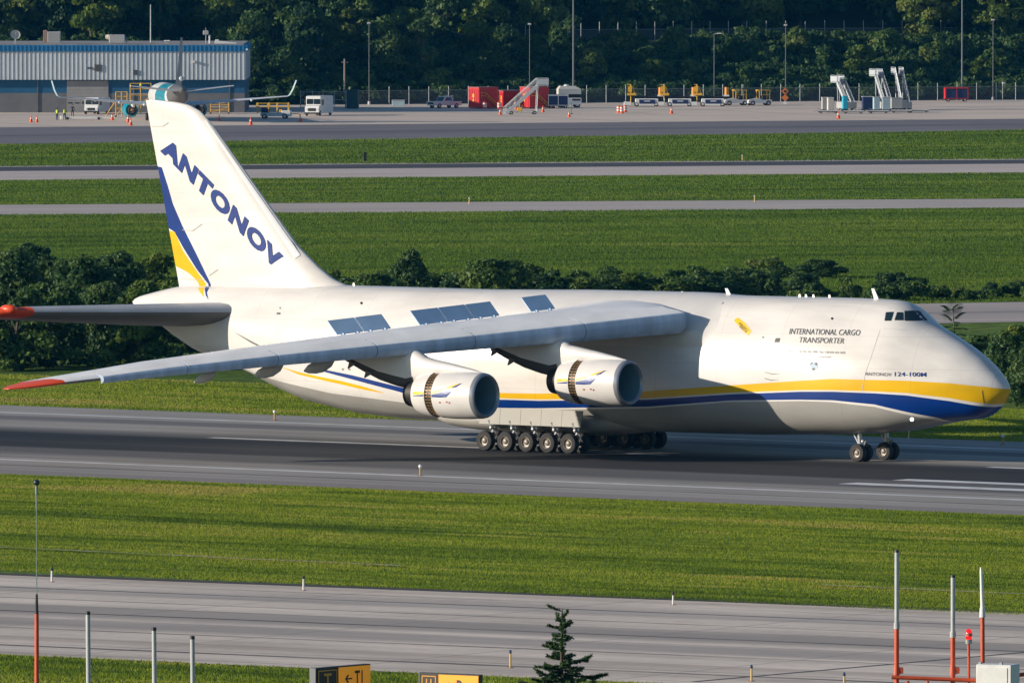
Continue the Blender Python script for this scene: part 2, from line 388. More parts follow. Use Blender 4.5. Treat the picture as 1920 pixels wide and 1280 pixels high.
# ------------------------------------------------------------------ standing grass on the verges
def grass_field(name, seed, quad, dens, h, w, cols, stripes=0.35):
    """quad: four ground corners (far left, far right, near right, near left)"""
    r = np.random.default_rng(seed)
    q = [np.array(p)[:2] for p in quad]
    area = 0.5 * abs(np.cross(q[2] - q[0], q[3] - q[1]))
    N = int(area * dens)
    u = r.random(N); v = r.random(N)
    P = ((q[0] * (1 - u)[:, None] + q[1] * u[:, None]) * (1 - v)[:, None] + (q[3] * (1 - u)[:, None] + q[2] * u[:, None]) * v[:, None])
    # patchy height and tint from stretched lattice noise: long along the strip, short across
    d = q[1] - q[0]; d = d / np.linalg.norm(d); nrm = np.array([-d[1], d[0]])
    a = P @ d; b = P @ nrm; a = a - a.min(); b = b - b.min()
    def vn(sa, sb, k):
        g = np.random.default_rng(seed * 100 + k).normal(0, 1, (260, 260))
        x = (a / sa) % 255; y = (b / sb) % 255; i = x.astype(int); j = y.astype(int); fx_ = x - i; fy_ = y - j
        fx_ = fx_ * fx_ * (3 - 2 * fx_); fy_ = fy_ * fy_ * (3 - 2 * fy_)
        return (g[i, j] * (1 - fx_) + g[i + 1, j] * fx_) * (1 - fy_) + (g[i, j + 1] * (1 - fx_) + g[i + 1, j + 1] * fx_) * fy_
    k = .30 * vn(7, 1.1, 1) + .30 * vn(2.2, .7, 2) + .35 * vn(28, 2.6, 3)
    hh = h * (1 + stripes * k + r.normal(0, .2, N)).clip(.3, 2.2)
    ang = r.random(N) * math.pi * 2
    ww = w * (0.6 + 0.8 * r.random(N))
    lean = r.normal(0, .35, (N, 2)) * hh[:, None]
    dx = np.stack([np.cos(ang), np.sin(ang)], 1) * ww[:, None] * .5
    V = np.zeros((N, 3, 3))
    V[:, 0, :2] = P - dx; V[:, 1, :2] = P + dx; V[:, 2, :2] = P + lean; V[:, 2, 2] = hh
    me = bpy.data.meshes.new(name)
    me.vertices.add(N * 3); me.vertices.foreach_set('co', V.reshape(-1))
    me.loops.add(N * 3); me.loops.foreach_set('vertex_index', np.arange(N * 3, dtype=np.int32))
    me.polygons.add(N); me.polygons.foreach_set('loop_start', np.arange(0, N * 3, 3, dtype=np.int32))
    at = me.attributes.new('tint', 'FLOAT', 'FACE')
    line = vn(60, .55, 7); line = np.clip(line - 1.25, 0, 1.2)          # thin dark mower lines
    dry = np.clip(vn(16, 3.5, 8) - 1.2, 0, 1)                            # dry patches
    t = (0.46 + .13 * vn(30, 4.5, 4) + .14 * vn(9, 1.0, 5) + .13 * vn(2.5, .5, 6) + .16 * np.exp(-np.minimum(b, b.max() - b) / 2.0) + r.normal(0, .07, N) - .5 * line + .5 * dry).clip(0, 1)
    at.data.foreach_set('value', t.astype(np.float32))
    me.update(calc_edges=True)
    m = bpy.data.materials.new(name + '_blades'); m.use_nodes = True
    n = m.node_tree.nodes; l = m.node_tree.links; bs = n['Principled BSDF']
    ga = n.new('ShaderNodeAttribute'); ga.attribute_name = 'tint'
    rp = n.new('ShaderNodeValToRGB'); l.new(ga.outputs['Fac'], rp.inputs[0])
    e = rp.color_ramp.elements
    while len(e) < len(cols): e.new(.5)
    for i, c in enumerate(cols): e[i].position = i / (len(cols) - 1); e[i].color = (*c, 1)
    l.new(rp.outputs[0], bs.inputs['Base Color'])
    bs.inputs['Roughness'].default_value = 0.8; bs.inputs['Specular IOR Level'].default_value = 0.1
    # blades bend and bundle: soften each flat blade's facing towards the sward
    ge = n.new('ShaderNodeNewGeometry'); va = n.new('ShaderNodeVectorMath'); va.operation = 'MULTIPLY_ADD'; va.inputs[1].default_value = (.5, .5, .5); va.inputs[2].default_value = (0, 0, .45)
    l.new(ge.outputs['Normal'], va.inputs[0]); vz = n.new('ShaderNodeVectorMath'); vz.operation = 'NORMALIZE'; l.new(va.outputs[0], vz.inputs[0]); l.new(vz.outputs[0], bs.inputs['Normal'])
    tr = n.new('ShaderNodeBsdfTranslucent'); l.new(rp.outputs[0], tr.inputs[0])
    ms = n.new('ShaderNodeMixShader'); ms.inputs[0].default_value = 0.35
    l.new(bs.outputs[0], ms.inputs[1]); l.new(tr.outputs[0], ms.inputs[2]); l.new(ms.outputs[0], n['Material Output'].inputs[0])
    me.materials.append(m)
    o = bpy.data.objects.new(name, me); COL.objects.link(o)
    o['kind'] = 'stuff'; o['label'] = None or GRASS_LABEL[name]; o['category'] = 'grass'
    return o
GRASS_LABEL = {
 'verge_grass': 'mown green grass between the near taxiway and the runway',
 'front_grass': 'mown grass at the bottom edge in front of the near taxiway',
 'bank_grass': 'strip of mown grass beyond the runway below the bushes',
 'meadow_grass': 'wide green meadow between the bushes and the far taxiway',
 'median_grass': 'grass strip between the far taxiway and the far runway',
 'apron_grass': 'grass strip between the far runway and the apron'}
GC = [(0.075, 0.125, 0.012), (0.185, 0.26, 0.020), (0.31, 0.37, 0.032), (0.46, 0.39, 0.085)]
GF = [(0.045, 0.095, 0.014), (0.105, 0.18, 0.022), (0.165, 0.245, 0.03), (0.25, 0.275, 0.05)]
def Q(yl0, yr0, yl1, yr1, x0=-260, x1=2180):
    def L(a, c, x): return a + (c - a) * x / 1920
    return [gnd(x0, L(yl0, yr0, x0)), gnd(x1, L(yl0, yr0, x1)), gnd(x1, L(yl1, yr1, x1)), gnd(x0, L(yl1, yr1, x0))]
grass_field('verge_grass', 1, [rw(-75, -45.1), rw(105, -45.1), rw(150, -116.5), rw(-35, -122.9)], 85, 0.09, 0.042, GC)
grass_field('front_grass', 2, Q(1227, 1312, 1420, 1480), 70, 0.11, 0.05, GC)
grass_field('bank_grass', 3, [rw(-125, 62), rw(45, 62), rw(60, 25.1), rw(-125, 25.1)], 40, 0.11, 0.06, GC)
grass_field('meadow_grass', 4, Q(404, 390.5, 600, 565), 22, 0.16, 0.09, GF, 0.7)
grass_field('median_grass', 5, Q(339, 324.5, 383.5, 372), 14, 0.15, 0.11, GF)
grass_field('apron_grass', 6, Q(272, 245, 312.5, 299), 12, 0.2, 0.13, GF, 0.8)
# ------------------------------------------------------------------ the cargo aircraft (x forward, y port, z up, origin under the nose gear)
PL = thing('cargo_plane', 'huge white four-engined cargo plane with blue and yellow stripes rolling along the runway', 'airplane', tuple(ORG), -PSI)
ZT = [(-59.0, 8.44), (-58.9, 8.56), (-58.45, 8.78), (-56.8, 9.16), (-55.1, 9.5), (-52.4, 9.6), (-42, 9.86), (-26, 9.84), (-10, 9.90), (-1.6, 9.94), (0.8, 9.92), (2.01, 9.86), (2.8, 9.66), (3.4, 9.3), (4.22, 8.62), (5.63, 7.96), (7.23, 7.16), (8.5, 6.36), (9.4, 5.6), (9.9, 5.05), (10.12, 4.72)]
ZB = [(-59.0, 8.38), (-58.6, 8.1), (-56.57, 7.17), (-55.02, 6.3), (-53.25, 5.45), (-48, 4.0), (-46.2, 3.3), (-43.6, 2.5), (-39.3, 1.83), (-35.8, 1.6), (-14.7, 1.35), (-8, 1.4), (-3.2, 1.55), (0, 1.68), (2.4, 1.88), (4.84, 2.36), (6.44, 2.64), (8.2, 2.85), (9.1, 3.4), (9.7, 4.0), (10.0, 4.4), (10.12, 4.64)]
ZM = [(-59.0, 8.41), (-56, 7.9), (-53, 7.2), (-48, 6.0), (-43, 4.9), (-38, 4.4), (-30, 4.2), (0, 4.2), (5, 4.35), (10.12, 4.68)]
HW = [(-59.0, 0.03), (-58.8, 0.28), (-58.3, 0.5), (-57, 0.85), (-55, 1.25), (-52, 1.75), (-48, 2.4), (-44, 2.98), (-40, 3.4), (-36, 3.6), (-32, 3.65), (-4, 3.65), (-1.5, 3.6), (1, 3.42), (3, 3.15), (5, 2.73), (7, 2.12), (8.3, 1.58), (9.2, 1.06), (9.7, 0.66), (10.0, 0.3), (10.12, 0.05)]
def smooth_tab(tab, n=3):
    xs = np.linspace(tab[0][0], tab[-1][0], 700)
    ys = np.interp(xs, [a[0] for a in tab], [a[1] for a in tab])
    for _ in range(n):
        k = np.ones(9) / 9
        yp = np.concatenate([np.linspace(2 * ys[0] - ys[4], ys[0], 4, endpoint=False), ys, np.linspace(ys[-1], 2 * ys[-1] - ys[-5], 5)[1:]])
        ys2 = np.convolve(yp, k, 'valid')
        # keep the sharp ends
        wgt = np.clip(np.minimum(xs - xs[0], xs[-1] - xs) / 1.2, 0, 1)
        ys = ys * (1 - wgt) + ys2 * wgt
    return (xs, ys)
tT, tB, tM, tW = smooth_tab(ZT, 1), smooth_tab(ZB, 1), smooth_tab(ZM, 2), smooth_tab(HW, 2)
fz = lambda t, x: np.interp(x, t[0], t[1])
EL = 3.0
def EUx(x): return float(np.interp(x, [-45, -38, -5, 1], [2.05, 2.4, 2.4, 2.05]))
def half_width(x, z):
    zt, zb, zm, w = fz(tT, x), fz(tB, x), fz(tM, x), fz(tW, x)
    if z >= zm:
        EU = EUx(x); t = min(1, (z - zm) / max(zt - zm, 1e-4)); return float(w * max(0, 1 - t ** EU) ** (1 / EU))
    t = min(1, (zm - z) / max(zm - zb, 1e-4)); return float(w * max(0, 1 - t ** EL) ** (1 / EL))
def on_side(px, py):
    """photo point on the starboard flank: x, half width, z"""
    r = 3.0
    for _ in range(30):
        x, z = unr(px, py, r); r = 0.5 * r + 0.5 * half_width(x, z)
    return x, r, z
def side_pt(px, py, off=0.015):
    x, r, z = on_side(px, py); return (x, -(r + off), z + 0.0)

# painted stripes, as heights along the flank
S_YT = [(560, 720), (945, 736.5), (1010, 737.5), (1215, 733), (1370, 722), (1500, 713.5), (1560, 710), (1640, 712), (1700, 713.5), (1780, 718), (1850, 725), (1885, 729)]
S_YB = [(560, 726), (870, 742), (945, 746.5), (1010, 748.5), (1215, 746), (1370, 736), (1500, 731), (1560, 731), (1640, 733.5), (1700, 736.5), (1780, 746), (1850, 757), (1882, 758)]
S_BT = [(560, 684), (605, 692), (660, 703), (740, 723), (800, 737), (880, 748), (945, 749), (1010, 751), (1215, 749), (1370, 739), (1500, 734), (1560, 734), (1640, 737), (1700, 741), (1780, 751.5), (1850, 762.5), (1880, 763)]
S_BB = [(560, 686), (605, 696), (660, 711), (740, 732), (800, 748), (880, 762), (945, 764.5), (1010, 765), (1215, 762), (1370, 750.5), (1500, 749), (1560, 750), (1640, 758), (1700, 772), (1760, 783), (1800, 789)]
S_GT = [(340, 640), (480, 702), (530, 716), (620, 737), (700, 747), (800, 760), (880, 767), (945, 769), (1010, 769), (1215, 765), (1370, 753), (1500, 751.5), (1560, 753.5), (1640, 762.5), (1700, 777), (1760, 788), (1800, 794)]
S_RT = [(500, 682), (530, 688), (560, 697.5), (600, 706), (640, 714), (680, 724), (720, 736)]
S_RB = [(500, 682), (530, 689), (560, 702), (600, 711.5), (640, 720.5), (680, 730), (720, 737)]
def stripe(tab):
    o = []
    for p in tab:
        x, r, z = on_side(*p); o.append((x, z))
    o.sort(); return o
def dist_curve(tab, X, Z):
    t = stripe(tab); return Z - np.interp(X, [a[0] for a in t], [a[1] for a in t])

def paint_nodes(m, masks, base, rough=0.24):
    """masks: (list of (attribute, sign), colour) - painted where every attribute*sign > 0"""
    n = m.node_tree.nodes; l = m.node_tree.links; b = n['Principled BSDF']
    b.inputs['Roughness'].default_value = rough; b.inputs['Specular IOR Level'].default_value = 0.3; b.inputs['Coat Weight'].default_value = 0.0; b.inputs['Coat Roughness'].default_value = 0.12
    tc = n.new('ShaderNodeTexCoord')
    mp = n.new('ShaderNodeMapping'); mp.inputs['Scale'].default_value = (0.25, 1, 0.9); l.new(tc.outputs['Object'], mp.inputs[0])
    nz = n.new('ShaderNodeTexNoise'); nz.inputs['Scale'].default_value = 0.9; nz.inputs['Detail'].default_value = 7; l.new(mp.outputs[0], nz.inputs['Vector'])
    mr = n.new('ShaderNodeMapRange'); l.new(nz.outputs[0], mr.inputs[0])
    mr.inputs[1].default_value = 0.32; mr.inputs[2].default_value = 0.62; mr.inputs[3].default_value = 0.86; mr.inputs[4].default_value = 1.02
    last = None
    def rgb(c):
        q = n.new('ShaderNodeRGB'); q.outputs[0].default_value = (*c, 1); return q.outputs[0]
    last = rgb(base)
    for conds, colr in masks:
        f = None
        for a, s in conds:
            g = n.new('ShaderNodeAttribute'); g.attribute_name = a
            q = n.new('ShaderNodeMath'); q.operation = 'GREATER_THAN' if s > 0 else 'LESS_THAN'; q.inputs[1].default_value = 0; l.new(g.outputs['Fac'], q.inputs[0])
            if f is None: f = q.outputs[0]
            else:
                p = n.new('ShaderNodeMath'); p.operation = 'MULTIPLY'; l.new(f, p.inputs[0]); l.new(q.outputs[0], p.inputs[1]); f = p.outputs[0]
        mx = n.new('ShaderNodeMix'); mx.data_type = 'RGBA'; l.new(f, mx.inputs[0]); l.new(last, mx.inputs[6]); mx.inputs[7].default_value = (*colr, 1); last = mx.outputs[2]
    # hairline skin joints
    sx = n.new('ShaderNodeSeparateXYZ'); l.new(tc.outputs['Object'], sx.inputs[0])
    def joint(src, per, hw):
        d = n.new('ShaderNodeMath'); d.operation = 'DIVIDE'; d.inputs[1].default_value = per; l.new(src, d.inputs[0])
        f = n.new('ShaderNodeMath'); f.operation = 'FRACT'; l.new(d.outputs[0], f.inputs[0])
        g = n.new('ShaderNodeMath'); g.operation = 'LESS_THAN'; g.inputs[1].default_value = hw / per; l.new(f.outputs[0], g.inputs[0]); return g.outputs[0]
    jm = n.new('ShaderNodeMath'); jm.operation = 'MAXIMUM'; l.new(joint(sx.outputs[0], 4.7, 0.045), jm.inputs[0]); l.new(joint(sx.outputs[2], 1.93, 0.04), jm.inputs[1])
    jk = n.new('ShaderNodeMath'); jk.operation = 'MULTIPLY_ADD'; jk.inputs[1].default_value = -0.11; jk.inputs[2].default_value = 1.0; l.new(jm.outputs[0], jk.inputs[0])
    k2 = n.new('ShaderNodeMath'); k2.operation = 'MULTIPLY'; l.new(mr.outputs[0], k2.inputs[0]); l.new(jk.outputs[0], k2.inputs[1])
    v = n.new('ShaderNodeVectorMath'); v.operation = 'SCALE'; l.new(last, v.inputs[0]); l.new(k2.outputs[0], v.inputs['Scale'])
    l.new(v.outputs[0], b.inputs['Base Color'])

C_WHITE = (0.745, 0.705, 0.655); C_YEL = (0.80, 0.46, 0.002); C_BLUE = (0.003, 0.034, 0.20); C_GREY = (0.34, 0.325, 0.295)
def new_mat(name):
    m = bpy.data.materials.new(name); m.use_nodes = True; return m
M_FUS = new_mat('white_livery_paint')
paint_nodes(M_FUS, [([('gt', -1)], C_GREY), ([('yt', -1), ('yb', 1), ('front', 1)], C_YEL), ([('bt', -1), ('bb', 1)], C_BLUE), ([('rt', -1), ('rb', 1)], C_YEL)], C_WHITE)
M_WHITE = mat('aircraft_white', (0.72, 0.685, 0.64), 0.35, var=0.06, vscale=0.8, coat=0.2)
M_LGREY = mat('aircraft_light_grey', (0.55, 0.55, 0.55), 0.45, var=0.12, vscale=0.6)
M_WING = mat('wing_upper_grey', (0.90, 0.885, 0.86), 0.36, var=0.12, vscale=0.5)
M_SLAT = mat('slat_shaded_grey', (0.40, 0.51, 0.67), 0.3, var=0.28, vscale=1.1, stretch=(1.0, 1.6, 0.15))  # slat fronts: bluish skylit shade put into the grey
M_SPOIL = mat('spoiler_blue_grey', (0.37, 0.52, 0.69), 0.45, var=0.1, vscale=0.7)
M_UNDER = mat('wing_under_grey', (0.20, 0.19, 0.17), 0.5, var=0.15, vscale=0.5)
M_RED = mat('orange_red_paint', (0.80, 0.085, 0.02), 0.4)
M_GLASS = mat('cockpit_glass', (0.015, 0.03, 0.035), 0.06, spec=0.8)
M_BLACK = mat('black_paint', (0.015, 0.015, 0.016), 0.5)
M_TYRE = mat('tyre_rubber', (0.035, 0.033, 0.032), 0.85, var=0.2, vscale=3)
M_HUB = mat('wheel_hub_metal', (0.23, 0.20, 0.165), 0.45, 0.2)
M_STEEL = mat('gear_strut_steel', (0.45, 0.45, 0.46), 0.35, 0.5)
M_DARKMET = mat('burnt_metal', (0.05, 0.046, 0.042), 0.5, 0.6)
M_LIP = mat('bare_lip_metal', (0.42, 0.43, 0.45), 0.3, 0.5)
M_DKBLUE = mat('lettering_blue', (0.010, 0.038, 0.20), 0.5, spec=0.15)
M_INK = mat('lettering_dark_grey', (0.06, 0.06, 0.065), 0.5)
M_YELD = mat('decal_yellow', (0.85, 0.53, 0.008), 0.4)
M_BLUED = mat('decal_blue', C_BLUE, 0.4)

# fuselage
NX, NA = 260, 176
u = np.linspace(0, 1, NX)
xs = np.concatenate([[-59.0], -58.97 + (59.0 - 58.97 + 0.0) * 0 + np.linspace(0.0, 1, NX - 60) ** 1.0 * 62.9, 3.93 + np.linspace(0, 1, 62)[1:] ** 0.72 * 6.19])
xs = np.unique(np.round(np.clip(xs, -59.0, 10.119), 4))
V = []
for x in xs:
    zt, zb, zm, w = (float(fz(t, x)) for t in (tT, tB, tM, tW))
    for j in range(NA):
        a = 2 * math.pi * j / NA; ca, sa = math.cos(a), math.sin(a)
        if sa >= 0: e = 2 / EUx(x); y = w * math.copysign(abs(ca) ** e, ca); z = zm + (zt - zm) * abs(sa) ** e
        else: e = 2 / EL; y = w * math.copysign(abs(ca) ** e, ca); z = zm - (zm - zb) * abs(sa) ** e
        V.append((x, y, z))
fb = MB(); n = len(xs)
F = [(i * NA + j, i * NA + (j + 1) % NA, (i + 1) * NA + (j + 1) % NA, (i + 1) * NA + j) for i in range(n - 1) for j in range(NA)]
F += [tuple(range(NA - 1, -1, -1)), tuple((n - 1) * NA + j for j in range(NA))]
fb.add(V, F)
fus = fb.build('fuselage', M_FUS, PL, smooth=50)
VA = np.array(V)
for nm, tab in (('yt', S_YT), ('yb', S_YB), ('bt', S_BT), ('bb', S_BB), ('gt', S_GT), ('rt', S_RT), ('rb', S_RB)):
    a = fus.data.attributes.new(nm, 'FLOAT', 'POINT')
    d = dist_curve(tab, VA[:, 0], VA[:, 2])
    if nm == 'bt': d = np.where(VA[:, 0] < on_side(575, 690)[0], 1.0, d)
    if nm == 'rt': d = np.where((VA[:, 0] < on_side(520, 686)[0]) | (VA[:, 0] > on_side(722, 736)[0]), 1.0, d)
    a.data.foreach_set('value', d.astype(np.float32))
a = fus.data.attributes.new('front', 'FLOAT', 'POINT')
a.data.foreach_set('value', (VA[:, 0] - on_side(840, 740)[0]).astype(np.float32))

def decal(name, px_polys, m, parent=None, off=0.02, fn=side_pt):
    """flat markings wrapped on the skin: each polygon is cut fine, then laid on the surface"""
    b = MB()
    for poly in px_polys:
        bm = bmesh.new()
        f = bm.faces.new([bm.verts.new((p[0], p[1], 0)) for p in poly])
        bmesh.ops.triangulate(bm, faces=[f])
        ext = max(max(p[k] for p in poly) - min(p[k] for p in poly) for k in (0, 1))
        for _ in range(0 if ext < 4 else 1 if ext < 9 else 2 if ext < 30 else 3):
            bmesh.ops.subdivide_edges(bm, edges=bm.edges[:], cuts=1, use_grid_fill=True)
        bm.verts.index_update()
        b.add([fn(v.co.x, v.co.y) for v in bm.verts], [tuple(v.index for v in q.verts) for q in bm.faces]); bm.free()
    return b.build(name, m, parent or fus, recalc=False)
def lettering(name, txt, base, eu, ev, m, parent, fn, bold=0.0, shear=0.0, spacing=1.0):
    """text laid along photo directions eu (whole width) and ev (cap height), wrapped on the skin by fn"""
    v, f = text_mesh(txt, bold, shear, spacing)
    P = [fn(base[0] + eu[0] * a + ev[0] * c, base[1] + eu[1] * a + ev[1] * c) for a, c in v]
    return MB().add(P, f).build(name, m, parent, recalc=False)
lf = lambda x, y: side_pt(x, y, 0.03)
lettering('cargo_lettering', 'INTERNATIONAL CARGO', (1480, 626.0), (133, 2.6), (0.6, -10.5), M_INK, PL, lf, 0.0, 0.2)
lettering('cargo_lettering', 'TRANSPORTER', (1499, 642), (83.5, 2.0), (0.6, -10.5), M_INK, PL, lf, 0.0, 0.2)
lettering('type_lettering', 'ANTONOV', (1622, 703.5), (50, 1.6), (0, -6.2), M_INK, PL, lf, 0.0, 0.0)
lettering('type_lettering', '124-100M', (1678, 705), (59, 0.9), (0, -8), M_DKBLUE, PL, lf, 0.004, 0.0)
lettering('contact_lettering', 'Phone: +38 044 454 2892  Fax: +38 044 454 2893', (1479, 660), (106, 3), (0.3, -4), M_INK, PL, lf)
lettering('contact_lettering', 'E-mail: cargo transporter', (1497, 669), (62, 2), (0.3, -4), M_INK, PL, lf)
# cockpit glazing
decal('cockpit_window', [[(1659, 601), (1661.5, 585), (1676, 584.2), (1671, 601)]], M_GLASS, fn=lambda x, y: side_pt(x, y, 0.035))
decal('cockpit_window', [[(1677.5, 600), (1682.5, 585), (1693.5, 585), (1694.5, 600)]], M_GLASS, fn=lambda x, y: side_pt(x, y, 0.035))
decal('cockpit_window', [[(1697, 601), (1696.5, 582.5), (1712, 582), (1725, 583), (1732, 592), (1736, 600.5), (1716, 601)]], M_GLASS, fn=lambda x, y: side_pt(x, y, 0.035))
# small windows, ports and vents
decal('crew_window', [[(1452, 641), (1455, 633.5), (1463.5, 633.5), (1461, 641.5)]], M_BLACK, PL)
def dot(px, py, r, name='vent', m=None):
    decal(name, [[(px + r * math.cos(t), py + r * math.sin(t)) for t in [2 * math.pi * k / 8 for k in range(8)]]], m or M_BLACK, PL)
dot(1560.5, 597, 2.4, 'porthole'); dot(678, 568, 2.6, 'porthole'); dot(1431, 632, 2.0, 'porthole', M_UNDER); dot(525.5, 577, 1.4); dot(655, 692, 2.3, 'drain_port', M_UNDER); dot(643, 692, 2.3, 'drain_port', M_UNDER)
decal('vent', [[(519, 586), (526, 586), (526, 589), (519, 589)]], M_BLACK, PL)
decal('vent', [[(1297, 597), (1306, 597), (1306, 601), (1297, 601)]], M_BLACK, PL)
decal('vent', [[(1329, 610), (1334, 610.5), (1337, 621), (1331, 621)]], M_BLACK, PL)
decal('vent', [[(1433, 696.5), (1448, 700), (1466, 700), (1448, 702), (1434, 698)]], M_UNDER, PL)
decal('vent', [[(1433, 708), (1446, 711.5), (1462, 712), (1446, 713.5), (1434, 710)]], M_UNDER, PL)
decal('drain_slot', [[(440, 623), (443, 624), (488, 648), (486, 650), (470, 642)]], M_INK, PL)
resc = decal('rescue_arrow', [[(1376, 600), (1384, 595), (1397, 605), (1409, 620), (1403, 629), (1391, 618)]], M_YELD, PL)
lettering('rescue_text', 'EMERGENCY', (1385, 607), (17, 14.5), (2.4, -3.4), M_INK, PL, lambda x, y: side_pt(x, y, 0.03))
lettering('rescue_text', 'RESCUE', (1386.5, 613.5), (13, 11), (2.2, -3.2), M_INK, PL, lambda x, y: side_pt(x, y, 0.03))
dot(1526.5, 685, 8, 'emblem', mat('emblem_pale_blue', (0.35, 0.47, 0.55), 0.5))
for q in ([(1527, 681), (1532, 679), (1533, 684), (1530, 685)], [(1522, 691), (1527, 689), (1528, 693), (1524, 694)], [(1519, 681), (1523, 679), (1524, 680), (1520, 684)]): decal('emblem_figure', [q], M_INK, PL, fn=lambda x, y: side_pt(x, y, 0.03))
# nose cargo door joint and radome seam
def seam(pts, w=1.2, name='skin_seam', m=None):
    q = []
    for (a, c) in zip(pts[:-1], pts[1:]):
        dx, dy = c[0] - a[0], c[1] - a[1]; L = math.hypot(dx, dy); nx, ny = -dy / L * w / 2, dx / L * w / 2
        k = max(1, int(L / 8))
        for i in range(k):
            s, t = i / k, (i + 1) / k
            q.append([(a[0] + dx * s - nx, a[1] + dy * s - ny), (a[0] + dx * t - nx, a[1] + dy * t - ny), (a[0] + dx * t + nx, a[1] + dy * t + ny), (a[0] + dx * s + nx, a[1] + dy * s + ny)])
    return decal(name, q, m or mat('seam_grey', (0.66, 0.63, 0.60), 0.5), PL)
seam([(1650, 618), (1632, 672), (1622, 700), (1616, 735)], 0.8); seam([(1655, 616), (1700, 618)]); seam([(1842, 732), (1846, 757)], 1.5, m=M_INK)
seam([(1270, 655), (1270, 681), (1256, 681), (1256, 655)], 0.9); seam([(1220, 679), (1330, 679)], 0.9)
seam([(1331, 572), (1340, 565), (1357, 567), (1350, 573), (1331, 572)], 1.0, m=M_INK)
decal('landing_light', [[(1710 + 3.4 * math.cos(t), 786 + 3.4 * math.sin(t)) for t in [k * math.pi / 4 for k in range(8)]]], mat('lit_lamp', (1, 1, 1), 0.3, emit=((1, 0.97, 0.9), 6.0)), PL)
# antennas along the crown
def crown(px, h, lean, name='blade_antenna', w=0.35):
    x, z = unr(px, 556, 0); z = fz(tT, x)
    MB().loft([[(x - w / 2, -.04, z - .05), (x + w / 2, -.04, z - .05), (x + w / 2, .04, z - .05), (x - w / 2, .04, z - .05)], [(x - lean - w * .3, -.02, z + h), (x - lean + w * .3, -.02, z + h), (x - lean + w * .3, .02, z + h), (x - lean - w * .3, .02, z + h)]]).build(name, M_WHITE, PL)
crown(1368, 0.42, 0.25); crown(1644, 0.62, 0.3)
for px in (1280, 1500, 1512, 1526, 1556, 664): crown(px, 0.16, 0.03, 'crown_light', 0.2)

# ------------------------------------------------------------------ wings
LE_PX = [(1295, 625), (1085, 641.5), (860, 659), (560, 683), (320, 705), (195, 719)]
def le_x(r): return -11.18 - 0.8077 * (r - 3.9) if r > 3.9 else -11.18 - 0.9 * (3.9 - r)
def z_lip(r):
    px = 1295 - (r - 3.9) / 28.6 * 1100
    y = np.interp(px, [p[0] for p in LE_PX[::-1]], [p[1] for p in LE_PX[::-1]])
    if px < 195: y = 719 + (195 - px) * 0.085
    return unr(px, y, r)[1]
T_C = [(2.0, 14.6), (3.9, 14.3), (14.5, 9.2), (32.5, 4.5), (34.2, 3.7), (35.5, 2.4), (36.2, 1.2), (36.5, 0.5)]
T_HB = [(2.0, 1.3), (3.9, 1.3), (9, 1.1), (15, .88), (24, .66), (32.5, .42), (34, .36), (36.5, .1)]
T_HT = [(2.0, 1.9), (3.9, 1.75), (9, 1.62), (15, 1.52), (23, 1.14), (29, .87), (32.5, .62), (34, .46), (35.5, .25), (36.5, .10)]
def tip_le(r): return le_x(r) - (max(0, r - 34.2) ** 2) * 0.16
def wing_station(r):
    return tip_le(r), z_lip(r), interp(T_C, r), interp(T_HB, r), interp(T_HT, r)
def wing_profile(r):
    X, zl, c, hb, ht = wing_station(r)
    zt = zl + ht * 0.42
    tk = 0.125 * c if r < 30 else 0.11 * c
    up = [(0.06, hb * 0.80), (0.10, hb + (ht - hb) * .45), (0.15, hb + (ht - hb) * .74), (0.22, ht * .955), (0.30, ht), (0.40, ht * .985), (0.52, ht * .9), (0.66, ht * .76), (0.8, ht * .61), (0.9, ht * .51), (1.0, ht * .42)]
    lo = [(0.985, ht * .40), (0.85, ht * .36), (0.7, max(ht * .8 - tk * .62, ht * .2)), (0.5, ht * .93 - tk * .93), (0.3, ht - tk), (0.15, max(hb * .28, ht - tk)), (0.08, hb * .45)]
    return [(X - s * c, zl + t) for s, t in up + lo]
RS = [2.2, 3.2, 3.9, 5, 6.5, 8, 10, 12, 14.5, 17, 20, 23, 26, 29, 31, 32.5, 33.4, 34.2, 34.9, 35.5, 35.9, 36.2, 36.5]
def fx(r): return 1.0
